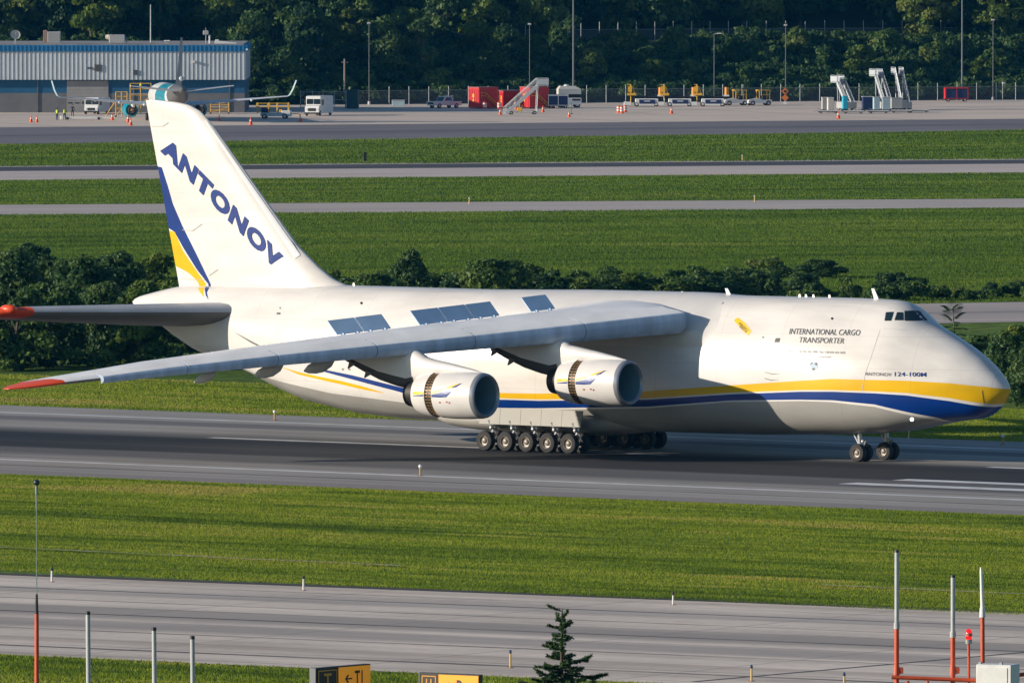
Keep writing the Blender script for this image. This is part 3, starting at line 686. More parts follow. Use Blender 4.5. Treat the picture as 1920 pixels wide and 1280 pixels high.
def wing_half(side):
    sg = -1 if side == 'starboard' else 1
    b = MB(); rings = [[(x, sg * r, z) for x, z in wing_profile(r)] for r in RS]
    b.loft(rings)
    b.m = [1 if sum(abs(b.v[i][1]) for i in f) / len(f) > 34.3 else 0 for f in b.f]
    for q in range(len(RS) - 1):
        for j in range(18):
            if 10 <= j <= 17 and b.m[q * 18 + j] == 0: b.m[q * 18 + j] = 2  # underside takes the dark grey: deep shade under the wing put into its colour
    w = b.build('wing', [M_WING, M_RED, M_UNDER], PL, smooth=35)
    # leading edge slats, in panels
    cuts = [4.05, 9.0, 14.4, 19.2, 24.0, 28.4, 32.5]
    for k in range(len(cuts) - 1):
        s = MB(); rr = []
        for r in np.linspace(cuts[k] + 0.03, cuts[k + 1] - 0.03, 6):
            X, zl, c, hb, ht = wing_station(r)
            pr = [(0.55 * hb, 0.0), (0.36 * hb, 0.02 * hb), (0.15 * hb, 0.2 * hb), (0.03 * hb, 0.42 * hb), (0.02 * hb, 0.68 * hb), (0.12 * hb, 0.97 * hb), (0.18 * hb, hb + 0.012), (0.055 * c, hb + (ht - hb) * .33), (0.105 * c, hb + (ht - hb) * .57), (0.135 * c, hb + (ht - hb) * .76 + .01), (0.13 * c, hb + (ht - hb) * .60), (0.05 * c + .1 * hb, hb * .75), (0.5 * hb, hb * .25)]
            rr.append([(X - a, sg * r, zl + t) for a, t in pr])
        s.loft(rr)
        np_ = 13
        s.m = [1 if (i % np_) >= 6 and (i % np_) < 10 and i < np_ * 5 else 0 for i in range(len(s.f))]
        s.build('slat', [M_SLAT, M_WING], w, smooth=25)
    # trailing edge flaps, lowered
    for (r0, r1) in ((4.6, 13.8), (14.6, 24.6)):
        s = MB(); rr = []
        for r in (r0, (r0 + r1) / 2, r1):
            X, zl, c, hb, ht = wing_station(r)
            x0 = X - 0.80 * c; z0 = zl + ht * .40; L = 0.21 * c; a = R(24)
            ca, sa = math.cos(a), math.sin(a)
            pr = [(0, 0), (.05 * L, .07 * L), (.3 * L, .09 * L), (L, 0.01 * L), (L, -0.01 * L), (.3 * L, -.08 * L), (.05 * L, -.06 * L)]
            rr.append([(x0 - p * ca + q * -sa, sg * r, z0 - p * sa + q * ca) for p, q in pr])
        s.loft(rr); s.build('flap', M_UNDER, w, smooth=40)
    # flap track fairings
    for r, L, rad in ((6.5, 3.6, .34), (13.4, 3.0, .33), (18.3, 2.4, .33), (21.1, 2.3, .31), (24.6, 1.8, .24)):
        X, zl, c, hb, ht = wing_station(r)
        xc = X - .74 * c; z0 = zl - .48
        MB().loft([[(xc + L * .5 - L * t, sg * r + rad * wd * math.cos(k), z0 - dz + rad * wd * 1.35 * math.sin(k)) for k in [2 * math.pi * q / 12 for q in range(12)]] for t, wd, dz in ((0, .08, -.1), (.12, .55, 0.05), (.35, 1, .16), (.6, .95, .3), (.85, .6, .45), (1, .1, .58))]).build('flap_fairing', M_LGREY, w, smooth=60)
    return w
WG_S = wing_half('starboard')
WG_P = wing_half('port')
# raised spoilers (hinged on the rear of the upper skin)
def spoiler_panels(sg, w):
    for (r0, r1) in SPOIL:
        q = []
        for r in (r0 + .03, r1 - .03):
            X, zl, c, hb, ht = wing_station(r)
            x0 = X - 0.66 * c; z0 = zl + ht * .76 + .12; L = 1.12; a = R(48)
            q.append((x0, r, z0)); q.append((x0 - L * math.cos(a), r, z0 + L * math.sin(a)))
        b = MB(); p = [Vector((x, sg * r, z)) for x, r, z in (q[0], q[2], q[3], q[1])]
        b.poly(p, 0.06, (-.7, 0, -.7))
        for t in (.2, .75):
            h = p[0].lerp(p[1], t); b.box(h + Vector((-.05, 0, -.18)), (.25, .16, .42))
        b.build('spoiler', M_SPOIL, w)
SPOIL = [(4.74, 6.29), (8.17, 9.75), (9.75, 11.39), (11.39, 13.12), (14.79, 16.3), (16.3, 17.8)]
spoiler_panels(-1, WG_S); spoiler_panels(1, WG_P)
# wing root fairing over the fuselage
b = MB(); rr = []
for x in np.linspace(-2.0, -31.5, 44):
    t = (x + 2.0) / -29.5
    B = 1.0 * np.interp(t, [0, .22, .27, .30, .335, .40, .68, .82, .93, 1], [0, 0, .02, .32, .82, 1.0, 1.0, .55, .12, 0])
    half = []
    ztop = float(fz(tT, x))
    for q in range(25):
        z = 6.6 + (ztop - .02 - 6.6) * (1 - math.cos(math.pi * q / 24)) / 2
        k = math.sin(math.pi * min(1, max(0, (z - 6.6) / (ztop - 6.6)))) ** 1.35
        up = max(0, (z - 8.0) / (ztop - 8.0))
        half.append((half_width(x, z) - .05 + B * k * (1 - .25 * up), z + .16 * B * up))
    rr.append([(x, -y, z) for y, z in half] + [(x, y, z) for y, z in half[::-1]])
b.loft(rr); b.build('wing_root_fairing', M_WHITE, PL, smooth=60)

# ------------------------------------------------------------------ engines
def engine(r, px, py, sg):
    """nacelle with its pylon; inlet centre at a photo point lying r metres out"""
    x0, z0 = unr(px, py, r); y0 = sg * r
    o = (x0, y0, z0); d = (-1, 0, 0)
    e = MB()
    e.lathe(o, d, [(0.30, 1.395), (0.6, 1.42), (1.2, 1.455), (2.2, 1.465), (3.1, 1.43), (3.22, 1.42), (3.22, 1.30)], 48, 0)
    e.lathe(o, d, [(3.80, 1.30), (3.80, 1.405), (4.2, 1.37), (4.7, 1.27), (5.02, 1.17), (5.02, 1.08), (4.4, 1.05)], 48, 0)
    nac = e.build('engine_nacelle', M_WHITE, PL, smooth=35)
    b = MB(); b.lathe(o, d, [(0.31, 1.397), (0.12, 1.36), (0.03, 1.31), (0.0, 1.25), (0.05, 1.19), (0.2, 1.15)], 48); b.build('intake_lip', M_LIP, nac, smooth=60)
    b = MB(); b.lathe(o, d, [(0.2, 1.15), (0.6, 1.13), (1.3, 1.17), (2.3, 1.18)], 48); b.build('intake_duct', mat('duct_grey_green', (0.19, 0.32, 0.375), 0.4), nac, smooth=60)
    b = MB()   # fan blades
    for k in range(33):
        a0 = 2 * math.pi * k / 33
        b.add([(x0 - 2.18 - .12 * (i % 2), y0 + rr * math.cos(a0 + da), z0 + rr * math.sin(a0 + da)) for i, (rr, da) in enumerate(((.3, 0), (.3, .2), (1.15, .16), (1.15, 0)))], [(0, 1, 2, 3)])
    b.lathe((x0 - 2.4, y0, z0), d, [(0, 0.0), (0, 1.18)], 32)
    b.build('fan', M_DARKMET, nac, recalc=False)
    b = MB(); b.lathe((x0 - 1.65, y0, z0), d, [(0, 0.01), (.1, .12), (.3, .24), (.55, .32)], 20); b.build('spinner', M_UNDER, nac, smooth=60)
    # reverser cascades: dark drum with brass-coloured vane frames
    b = MB(); b.lathe(o, d, [(3.2, 1.29), (3.82, 1.29)], 48, 0)
    for k in range(44):
        t = 2 * math.pi * (k + .5) / 44
        if abs(math.sin(t)) > .97 and math.sin(t) > 0: continue
        y, z = math.cos(t), math.sin(t); M = t
        cx, cy, cz = x0 - 3.52, y0 + 1.33 * y, z0 + 1.33 * z
        tv = Vector((0, -z, y)); nv = Vector((0, y, z)); hw = .043
        for (xa, xb) in ((.02, .27), (-.27, -.02)):
            P = [Vector((cx + xx, cy, cz)) + tv * s for xx, s in ((xa, -hw), (xb, -hw), (xb, hw), (xa, hw))]
            b.poly(P, .03, nv, 1)
    b.build('reverser_cascade', [M_BLACK, mat('brass_vanes', (0.22, 0.13, 0.045), 0.5, 0.3)], nac)
    b = MB(); b.lathe(o, d, [(4.6, 1.0), (5.0, .95), (5.5, .86), (5.95, .78), (5.95, .70), (5.2, .72)], 36); b.build('exhaust_nozzle', M_DARKMET, nac, smooth=40)
    b = MB(); b.lathe(o, d, [(5.2, .5), (5.7, .42), (6.0, .22), (6.1, .03)], 24); b.build('exhaust_cone', M_DARKMET, nac, smooth=50)
    # painted swoosh on the outboard flank
    so = sg
    def band(poly, mi):
        bb = MB()
        pts = []
        for (a, h) in poly:
            ra = interp([(0.3, 1.395), (0.6, 1.42), (1.2, 1.455), (2.2, 1.465), (3.1, 1.43), (3.22, 1.42), (3.8, 1.405), (4.2, 1.37), (4.7, 1.27), (5.02, 1.17)], a) + .008
            yy = math.sqrt(max(ra * ra - h * h, 0.01)); pts.append((x0 - a, y0 + so * yy, z0 + h))
        return pts
    sw = MB()
    def quadstrip(top, bot, mi):
        tp = band(top, mi); bt = band(bot, mi)
        md = band([((p[0] + q[0]) / 2, (p[1] + q[1]) / 2) for p, q in zip(top, bot)], mi)
        n = len(tp); sw.add(tp + md + bt, [(i, i + 1, n + i + 1, n + i) for i in range(n - 1)] + [(n + i, n + i + 1, 2 * n + i + 1, 2 * n + i) for i in range(n - 1)], mi)
    quadstrip([(4.75, .16), (4.3, .2), (3.84, .24)], [(4.75, -.0), (4.3, .02), (3.84, .05)], 0)
    quadstrip([(3.18, .27), (2.5, .40), (1.7, .62), (1.15, .80)], [(3.18, .08), (2.5, .22), (1.7, .50), (1.15, .76)], 0)
    quadstrip([(4.75, -.07), (4.3, -.02), (3.84, .03)], [(4.75, -.10), (4.3, -.09), (3.84, -.08)], 1)
    quadstrip([(3.18, .05), (2.5, .19), (2.0, .30), (1.55, .30)], [(3.18, -.11), (2.5, -.12), (2.0, -.08), (1.55, .28)], 1)
    quadstrip([(1.6, .55), (1.15, .75), (.95, .8)], [(1.6, .47), (1.3, .55), (.95, .79)], 1)
    sw.build('painted_swoosh', [M_YELD, M_BLUED], nac, recalc=False)
    for (a, h, w_, hh) in ((2.55, -.42, .16, .09), (2.0, -.38, .14, .08), (1.8, -.42, .12, .1)):
        b = MB(); p = band([(a + w_ / 2, h - hh / 2), (a - w_ / 2, h - hh / 2), (a - w_ / 2, h + hh / 2), (a + w_ / 2, h + hh / 2)], 0); b.add(p, [(0, 1, 2, 3)]); b.build('warning_decal', mat('decal_red', (0.35, 0.04, 0.03), 0.5), nac, recalc=False)
    # pylon: deep plate from the nacelle crown back under the wing
    Xw, zl, c, hb, ht = wing_station(r)
    def prof(t):     # along the pylon: x, z bottom, z top, half thickness
        return t
    rows = [(x0 - 0.35, z0 + 1.30, z0 + 1.42, .05), (x0 - 1.2, z0 + 1.30, z0 + 1.62, .22), (x0 - 2.6, z0 + 1.2, z0 + 1.88, .34), (x0 - 4.2, z0 + 1.0, z0 + 2.14, .42), (x0 - 4.7, z0 + .85, zl - .10, .44), (x0 - 5.4, z0 + .5, zl + hb * .35, .45), (x0 - 6.0, z0 + .25, zl + hb * .6, .45), (x0 - 7.0, z0 + .42, zl + hb * .8, .45), (x0 - 8.2, z0 + .72, zl + hb * .8, .42), (x0 - 9.6, z0 + 1.25, zl + ht * .6, .34), (x0 - 11.0, z0 + 1.85, zl + ht * .5, .15)]
    rr = []
    for (x, zb, zt, hw) in rows:
        hh = (zt - zb) / 2; zc = (zt + zb) / 2
        ring = []
        for k in range(16):
            a = 2 * math.pi * k / 16
            ring.append((x, y0 + hw * math.copysign(abs(math.cos(a)) ** .6, math.cos(a)), zc + hh * math.copysign(abs(math.sin(a)) ** .75, math.sin(a))))
        rr.append(ring)
    pb = MB(); pb.loft(rr)
    for q in range(len(rows) - 1):
        for j in range(16):
            if q >= 5 and 9 <= j <= 14: pb.m[q * 16 + j] = 1
    py_ = pb.build('engine_pylon', [M_WHITE, mat('pylon_sooty_brown', (0.075, 0.065, 0.055), 0.6)], PL, smooth=50)
    for (xx, zz) in ((x0 - 8.9, z0 + .98), (x0 - 10.2, z0 + 1.52)):
        fb_ = MB(); fb_.loft([[(xx + .25, y0 + sg * .32 - .05, zz + .2), (xx + .25, y0 + sg * .32 + .05, zz + .2), (xx - .25, y0 + sg * .32 + .05, zz + .35), (xx - .25, y0 + sg * .32 - .05, zz + .35)], [(xx - .35, y0 + sg * .32 - .02, zz - .12), (xx - .35, y0 + sg * .32 + .02, zz - .12), (xx - .42, y0 + sg * .32 + .02, zz - .10), (xx - .42, y0 + sg * .32 - .02, zz - .10)]]); fb_.build('drain_fin', M_UNDER, py_)
    return nac
R_IN, R_OUT = 9.9, 17.2
for sg in (-1, 1):
    engine(R_IN, 1183, 718, sg); engine(R_OUT, 913, 742, sg)

# ------------------------------------------------------------------ tail
FIN_LE = [(8.9, -39.9), (9.6, -40.6), (9.89, -41.5), (10.24, -42.5), (10.96, -43.65), (12.28, -45.36), (18.89, -51.48), (20.04, -52.57), (20.71, -53.37), (21.1, -54.34), (21.27, -55.44), (21.36, -57.0)]
FIN_TE = [(8.9, -55.05), (9.6, -55.15), (21.36, -57.9)]
def fin_half(x, z):
    le, te = interp(FIN_LE, z), interp(FIN_TE, z); c = max(le - te, .1); s = min(max((le - x) / c, 0), 1)
    t = 0.105 * c * (1 if z > 10.3 else 1)
    return max(0.0, t * 5 * (.2969 * math.sqrt(s) - .126 * s - .3516 * s ** 2 + .2843 * s ** 3 - .1015 * s ** 4)) * 0.98
zl_ = np.concatenate([np.linspace(8.9, 11, 14), np.linspace(11.2, 20, 46), np.linspace(20.1, 21.36, 14)])
ss = np.concatenate([[0, .002, .006, .012, .025, .045], np.linspace(.07, 1, 44)])
rings = []
for z in zl_:
    le, te = interp(FIN_LE, z), interp(FIN_TE, z); c = le - te
    ring = [(le - s * c, -fin_half(le - s * c, z), z) for s in ss] + [(le - s * c, fin_half(le - s * c, z), z) for s in ss[::-1][:-1]]
    rings.append(ring)
M_FIN = new_mat('fin_livery_paint')
paint_nodes(M_FIN, [([('bR', 1), ('bL', 1)], C_BLUE), ([('yR', 1), ('yL', 1)], C_YEL)], C_WHITE, 0.28)
b = MB(); b.loft(rings)
fin = b.build('tail_fin', M_FIN, PL, smooth=40)
FV = np.array([v.co[:] for v in fin.data.vertices])
def fin_curve(tab):
    o = sorted([(unr(x, y, .3)[1], unr(x, y, .3)[0]) for x, y in tab]); return [a[0] for a in o], [a[1] for a in o]
def fin_attr(nm, tab, sign, lo=None, hi=None):
    zz, xx = fin_curve(tab); d = sign * (np.interp(FV[:, 2], zz, xx) - FV[:, 0])
    if hi is not None: d = np.where(FV[:, 2] > hi, -1, d)
    a = fin.data.attributes.new(nm, 'FLOAT', 'POINT'); a.data.foreach_set('value', d.astype(np.float32))
fin_attr('bR', [(297, 308), (301.5, 322), (311, 350), (320.5, 382.5), (340, 425), (368, 478), (396, 533)], 1, hi=unr(300, 310, .3)[1])
fin_attr('bL', [(280, 300), (292, 380), (304, 426), (321, 432), (340, 464), (368, 506), (391, 533)], -1)
fin_attr('yR', [(323, 434), (340, 471), (362, 501), (385, 531), (386, 534)], 1, hi=unr(323, 434, .3)[1])
fin_attr('yL', [(300, 430), (316, 496), (336, 504), (352, 513), (365, 524), (372, 533)], -1, hi=unr(323, 434, .3)[1])
def fin_pt(px, py):
    r = .3
    for _ in range(12):
        x, z = unr(px, py, r); r = .5 * r + .5 * fin_half(x, z)
    return (x, -(r + .035), z)
lettering('fin_lettering', 'ANTONOV', (300.5, 283.5), (221, 226.5), (10.5, -30), M_DKBLUE, fin, fin_pt, 0.055, 0.0, 1.1)
decal('leading_edge_highlight', [[(382, 224), (389, 227), (564, 478), (553, 485)]], mat('painted_highlight', (.86, .85, .84), .25), fin, fn=fin_pt)  # highlight along the leading edge, painted as a pale strip
decal('livery_tail_sweep', [[(370, 533), (385, 533), (381, 546), (382, 557), (374, 546)]], M_YELD, PL)
decal('livery_tail_sweep', [[(396, 533), (389, 533), (384, 541), (386, 553), (391, 562), (388, 548)]], M_BLUED, PL)
def fin_seam(pts, w=1.0):
    q = []
    for (a, c) in zip(pts[:-1], pts[1:]):
        dx, dy = c[0] - a[0], c[1] - a[1]; L = math.hypot(dx, dy); nx, ny = -dy / L * w / 2, dx / L * w / 2
        q.append([(a[0] - nx, a[1] - ny), (c[0] - nx, c[1] - ny), (c[0] + nx, c[1] + ny), (a[0] + nx, a[1] + ny)])
    decal('rudder_joint', q, mat('seam_brown', (0.42, 0.38, 0.32), 0.5), fin, fn=fin_pt)
fin_seam([(285, 237), (306, 237), (316, 230)]); fin_seam([(342, 431), (361, 433), (379, 420)]); fin_seam([(340, 523), (384, 525)]); fin_seam([(392, 517), (409, 505)])
# tailplanes
for sg in (-1, 1):
    rr = []
    ST_ = [(1.0, -48.6, 7.7), (2.0, -49.35, 7.55), (6, -52.55, 6.2), (11.8, -57.25, 4.1), (12.3, -57.65, 3.9), (13.0, -58.35, 3.3), (13.4, -59.0, 2.4), (13.55, -59.6, 1.5)]
    for (r, X, c) in ST_:
        z = 8.02 + (r - 2) * .014; t = .10 * c; inc = .13
        up = [(0, 0), (.01, .022), (.03, .042), (.08, .066), (.2, .09), (.35, .092), (.6, .06), (1, 0.0)]
        lo = [(1, -.004), (.6, -.045), (.35, -.062), (.2, -.062), (.08, -.048), (.03, -.032), (.01, -.018)]
        rr.append([(X - s * c, sg * r, z - s * c * inc + q * c * (1.15 if r < 12 else 1)) for s, q in up + lo])
    b = MB(); b.loft(rr); b.m = [1 if sum(abs(b.v[i][1]) for i in f) / len(f) > 11.9 else (2 if (q % 15) >= 7 else 0) for q, f in enumerate(b.f)]  # lower faces shaded by colour to part them from the lit top
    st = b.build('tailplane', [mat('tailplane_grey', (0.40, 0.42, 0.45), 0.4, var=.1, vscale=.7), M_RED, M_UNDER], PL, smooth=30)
    b = MB(); b.sphere((-58.6, sg * 12.75, 8.32), .5, 14, 0, (1.35, .8, .62)); b.build('tip_pod', M_RED, st, smooth=60)

# ------------------------------------------------------------------ landing gear
b = MB(); rr = []   # sponson that holds the main gear
for t, wd, hh in ((0, .3, .12), (.04, .62, .4), (.1, .82, .68), (.2, .95, .9), (.35, 1, 1), (.7, 1, 1), (.76, .9, .9), (.83, .72, .7), (.91, .5, .4), (1, .2, .1)):
    x = -33.0 + 18.6 * t
    ring = []
    for k in range(32):
        a = 2 * math.pi * k / 32
        ring.append((x, 3.72 * wd * math.copysign(abs(math.cos(a)) ** .7, math.cos(a)), 1.85 + 0.85 * hh * math.copysign(abs(math.sin(a)) ** .8, math.sin(a))))
    rr.append(ring)
b.loft(rr); b.build('gear_sponson', mat('sponson_grey', (0.34, 0.32, 0.285), 0.45, var=.1, vscale=.8), PL, smooth=60)
def wheel_mesh(rad, wid):
    t = MB(); t.lathe((0, -wid / 2, 0), (0, 1, 0), [(0.02 * wid, rad * .56), (0.0, rad * .74), (.08 * wid, rad * .92), (.25 * wid, rad * .99), (.5 * wid, rad), (.75 * wid, rad * .99), (.92 * wid, rad * .92), (wid, rad * .74), (.98 * wid, rad * .56)], 32)
    h = MB(); h.lathe((0, -wid / 2, 0), (0, 1, 0), [(.05 * wid, rad * .57), (.0, rad * .54), (.04 * wid, rad * .48), (.22 * wid, rad * .44), (.25 * wid, rad * .30), (.10 * wid, rad * .24), (.04 * wid, rad * .14), (.04 * wid, 0.01)], 24)
    h.lathe((0, wid / 2, 0), (0, -1, 0), [(.05 * wid, rad * .57), (.0, rad * .54), (.04 * wid, rad * .48), (.22 * wid, rad * .44), (.25 * wid, rad * .30), (.10 * wid, rad * .24), (.04 * wid, rad * .14), (.04 * wid, 0.01)], 24, 1)
    return t, h
def make_wheel(rad, wid):
    t, h = wheel_mesh(rad, wid)
    w = bpy.data.objects.new('wheel', None); COL.objects.link(w); w.parent = PL; w.empty_display_size = .3
    t.build('tyre', M_TYRE, w, smooth=40); h.build('hub', [M_HUB, mat('brake_side_shade', (.05, .05, .05), .6)], w, smooth=30)  # inboard brake side dark: shade on the far wheels put into the colour
    return w
w0 = make_wheel(0.635, 0.50); first = True
MX = [-26.7, -25.05, -23.4, -21.75, -20.1]
for sg in (-1, 1):
    for x in MX:
        for y in (4.5, 3.35):
            w = w0 if first else copy_tree(w0, PL); first = False
            w.location = (x, sg * y, 0.64); w.rotation_euler = (0, 0, 0 if (sg < 0) == (y > 4) else math.pi)
n0 = make_wheel(0.56, 0.42); first = True
for y in (-1.72, -1.02, 1.02, 1.72):
    w = n0 if first else copy_tree(n0, PL); first = False
    w.location = (0, y, 0.565); w.rotation_euler = (0, 0, 0 if y in (-1.72, 1.02) else math.pi)
for sg in (-1, 1):
    for x in MX:
        s = MB(); y = sg * 3.93
        s.tube([(x + .35, y, 2.3), (x + .25, y, 1.35)], .17, 12); s.tube([(x + .25, y, 1.4), (x - .05, y, .64)], [.15, .13], 10)
        s.tube([(x, y - .75, .64), (x, y + .75, .64)], .1, 10)
        s.tube([(x + .62, y + sg * .3, 2.0), (x + .35, y + sg * .32, 1.5), (x + .62, y + sg * .32, 1.12), (x + .3, y + sg * .3, 1.0)], .06, 6)
        s.tube([(x + .1, y + sg * .42, 1.9), (x + .38, y + sg * .44, 1.35)], .07, 6)
        s.sphere((x + .36, y + sg * .46, 1.45), .15, 10)
        s.build('gear_strut', M_STEEL, PL, smooth=50)
    # doors hanging open outboard of the wheels
    for k in range(5):
        xa = -27.4 + 1.62 * k; xb = xa + 1.60
        d = MB(); d.poly([(xa, sg * 4.12, 2.66), (xb, sg * 4.12, 2.66), (xb + (.1 if k < 4 else 0), sg * 4.36, 1.66), (xa + .1, sg * 4.36, 1.66)], .06, (0, sg, .2)); d.build('gear_door', mat('gear_door_grey', (0.21, 0.195, 0.155), 0.5, var=.08, vscale=1.0), PL)
for sg in (-1, 1):
    s = MB(); y = sg * 1.37
    s.tube([(-.15, y, 2.0), (-.1, y, 1.2), (0, y, .565)], [.16, .14, .12], 12); s.tube([(0, y - .5, .565), (0, y + .5, .565)], .09, 8)
    s.tube([(-.7, y, 1.9), (-.15, y, 1.05)], .07, 8); s.tube([(.35, y, 1.3), (.18, y, .95), (.05, y, .8)], .05, 6); s.sphere((.1, y - sg * .05, 1.25), .15, 10)
    s.build('nose_gear_strut', M_STEEL, PL, smooth=50)
b = MB(); b.tube([(2.6, 0, 1.95), (2.55, 0, 1.45)], .03, 6); b.build('belly_antenna', M_WHITE, PL)
# ------------------------------------------------------------------ vegetation
def leaf_mat(name, cols, transl=0.4):
    m = bpy.data.materials.new(name); m.use_nodes = True
    n = m.node_tree.nodes; l = m.node_tree.links; bs = n['Principled BSDF']
    ga = n.new('ShaderNodeAttribute'); ga.attribute_name = 'tint'
    oi = n.new('ShaderNodeObjectInfo')
    ad = n.new('ShaderNodeMath'); ad.operation = 'MULTIPLY_ADD'; ad.inputs[1].default_value = 0.45; l.new(oi.outputs['Random'], ad.inputs[0])
    sb = n.new('ShaderNodeMath'); sb.operation = 'SUBTRACT'; sb.inputs[1].default_value = 0.22; l.new(ga.outputs['Fac'], sb.inputs[0]); l.new(sb.outputs[0], ad.inputs[2])
    rp = n.new('ShaderNodeValToRGB'); l.new(ad.outputs[0], rp.inputs[0])
    e = rp.color_ramp.elements
    while len(e) < len(cols): e.new(.5)
    for i, c in enumerate(cols): e[i].position = i / (len(cols) - 1); e[i].color = (*c, 1)
    l.new(rp.outputs[0], bs.inputs['Base Color'])
    bs.inputs['Roughness'].default_value = 0.55; bs.inputs['Specular IOR Level'].default_value = 0.25
    tr = n.new('ShaderNodeBsdfTranslucent'); l.new(rp.outputs[0], tr.inputs[0])
    ms = n.new('ShaderNodeMixShader'); ms.inputs[0].default_value = transl
    l.new(bs.outputs[0], ms.inputs[1]); l.new(tr.outputs[0], ms.inputs[2]); l.new(ms.outputs[0], n['Material Output'].inputs[0])
    return m
LEAF_A = leaf_mat('leaves_mixed_green', [(0.034, 0.074, 0.02), (0.072, 0.138, 0.028), (0.13, 0.20, 0.038), (0.20, 0.235, 0.05)])
LEAF_B = leaf_mat('leaves_dark_green', [(0.022, 0.058, 0.022), (0.046, 0.10, 0.03), (0.082, 0.15, 0.038), (0.125, 0.185, 0.05)])
LEAF_C = leaf_mat('leaves_yellow_green', [(0.04, 0.085, 0.012), (0.09, 0.155, 0.018), (0.15, 0.21, 0.028), (0.21, 0.25, 0.04)])
BARK = mat('bark', (0.10, 0.075, 0.055), 0.9, var=0.3, vscale=2)

def leaf_cloud(r, clumps, n, size, droop=0.0):
    """leaf quads on the shells of the clumps (centre, radii); returns verts (N,4,3) and a tint per leaf"""
    w = np.array([c[1][0] * c[1][1] + c[1][0] * c[1][2] for c in clumps]); w = w / w.sum()
    idx = r.choice(len(clumps), n, p=w)
    C = np.array([c[0] for c in clumps])[idx]; A = np.array([c[1] for c in clumps])[idx]
    d = r.normal(0, 1, (n, 3)); d /= np.linalg.norm(d, axis=1)[:, None]
    d[:, 2] = np.where(d[:, 2] < -0.55, -d[:, 2], d[:, 2])
    rad = (0.55 + 0.5 * r.random(n) ** 0.6 + r.normal(0, .07, n))[:, None]
    P = C + d * A * rad
    nr = d + r.normal(0, .55, (n, 3)); nr /= np.linalg.norm(nr, axis=1)[:, None]
    t = np.cross(nr, r.normal(0, 1, (n, 3))); t /= np.linalg.norm(t, axis=1)[:, None]
    b = np.cross(nr, t)
    s = (size * (.55 + .9 * r.random(n)))[:, None]
    V = np.stack([P - t * s, P + b * s * .62 - t * s * .1, P + t * s, P - b * s * .62 + t * s * .1], 1)
    ct = r.normal(.5, .17, len(clumps))[idx]
    tint = (ct + r.normal(0, .13, n)).clip(0, 1)
    return V, tint
def leaf_obj(name, V, tint, m, parent=None):
    N = len(V); me = bpy.data.meshes.new(name)
    me.vertices.add(N * 4); me.vertices.foreach_set('co', V.reshape(-1))
    me.loops.add(N * 4); me.loops.foreach_set('vertex_index', np.arange(N * 4, dtype=np.int32))
    me.polygons.add(N); me.polygons.foreach_set('loop_start', np.arange(0, N * 4, 4, dtype=np.int32))
    a = me.attributes.new('tint', 'FLOAT', 'FACE'); a.data.foreach_set('value', tint.astype(np.float32))
    me.update(calc_edges=True); me.materials.append(m)
    o = bpy.data.objects.new(name, me); COL.objects.link(o)
    if parent is not None: o.parent = parent
    return o
def crown_clumps(r, h, w, base, k):
    """random clumps filling an uneven crown of height h, width w, from height base"""
    out = []
    for i in range(k):
        t = r.random() ** .8
        z = base + (h - base) * t * .93
        prof = math.sin(math.pi * min(1, .22 + .78 * t) * .92) ** .6
        a = r.random() * 6.283; rr = w * .5 * prof * (r.random() ** .5) * .85
        s = w * (.13 + .13 * r.random()) * (1.15 - .4 * t)
        out.append(((rr * math.cos(a), rr * math.sin(a), z), (s, s * (.8 + .4 * r.random()), s * (.65 + .35 * r.random()))))
    return out
def make_tree(name, label, cat, seed, h, w, base, k, n, size, m, loc=(0, 0, 0), group=None):
    r = np.random.default_rng(seed)
    root = thing(name, label, cat, loc, 0, group)
    cl = crown_clumps(r, h, w, base, k)
    V, t = leaf_cloud(r, cl, n, size)
    leaf_obj('crown', V, t, m, root)
    b = MB()
    b.tube([(0, 0, -.2), (.05 * h * .2, 0, h * .3), (-.02 * h, .02 * h, h * .6), (0, 0, h * .85)], [h * .028 + .04, h * .02 + .02, h * .011 + .01, .02], 8)
    for c, s in cl[:min(k, 9)]:
        z0 = max(base * .5, c[2] * .55)
        b.tube([(0, 0, z0), (c[0] * .5, c[1] * .5, (z0 + c[2]) * .5 + .1), (c[0], c[1], c[2])], [h * .01 + .015, h * .006 + .01, .01], 5)
    b.build('trunk', BARK, root, smooth=60)
    return root
# prototypes: (height, width). They are placed where the first of each kind stands.
TREES = {}
def tree(kind, px, py, label, group, scale=1.0, name=None, cat=None, Y=None, rz=None, z=0.0):
    """stand a tree of a kind so that its foot is at the photo point (or at depth Y below that column)"""
    k = KINDS[kind]
    p = gnd(px, py) if Y is None else np.array([at_depth(px, 640, Y)[0], Y, z])
    if kind not in TREES:
        o = make_tree(name or k['name'], label, cat or k['cat'], k['seed'], k['h'], k['w'], k['base'], k['k'], k['n'], k['size'], k['m'], tuple(p), group)
        TREES[kind] = o
    else:
        o = dup(TREES[kind], tuple(p), label=label, group=group)
        if not group and 'group' in o.keys(): del o['group']
        o['category'] = cat or k['cat']; o.name = name or k['name']
    o.rotation_euler = (0, 0, TR.random() * 6.28 if rz is None else rz)
    s = scale if isinstance(scale, tuple) else (scale, scale, scale)
    o.scale = s
    return o
TR = random.Random(11)
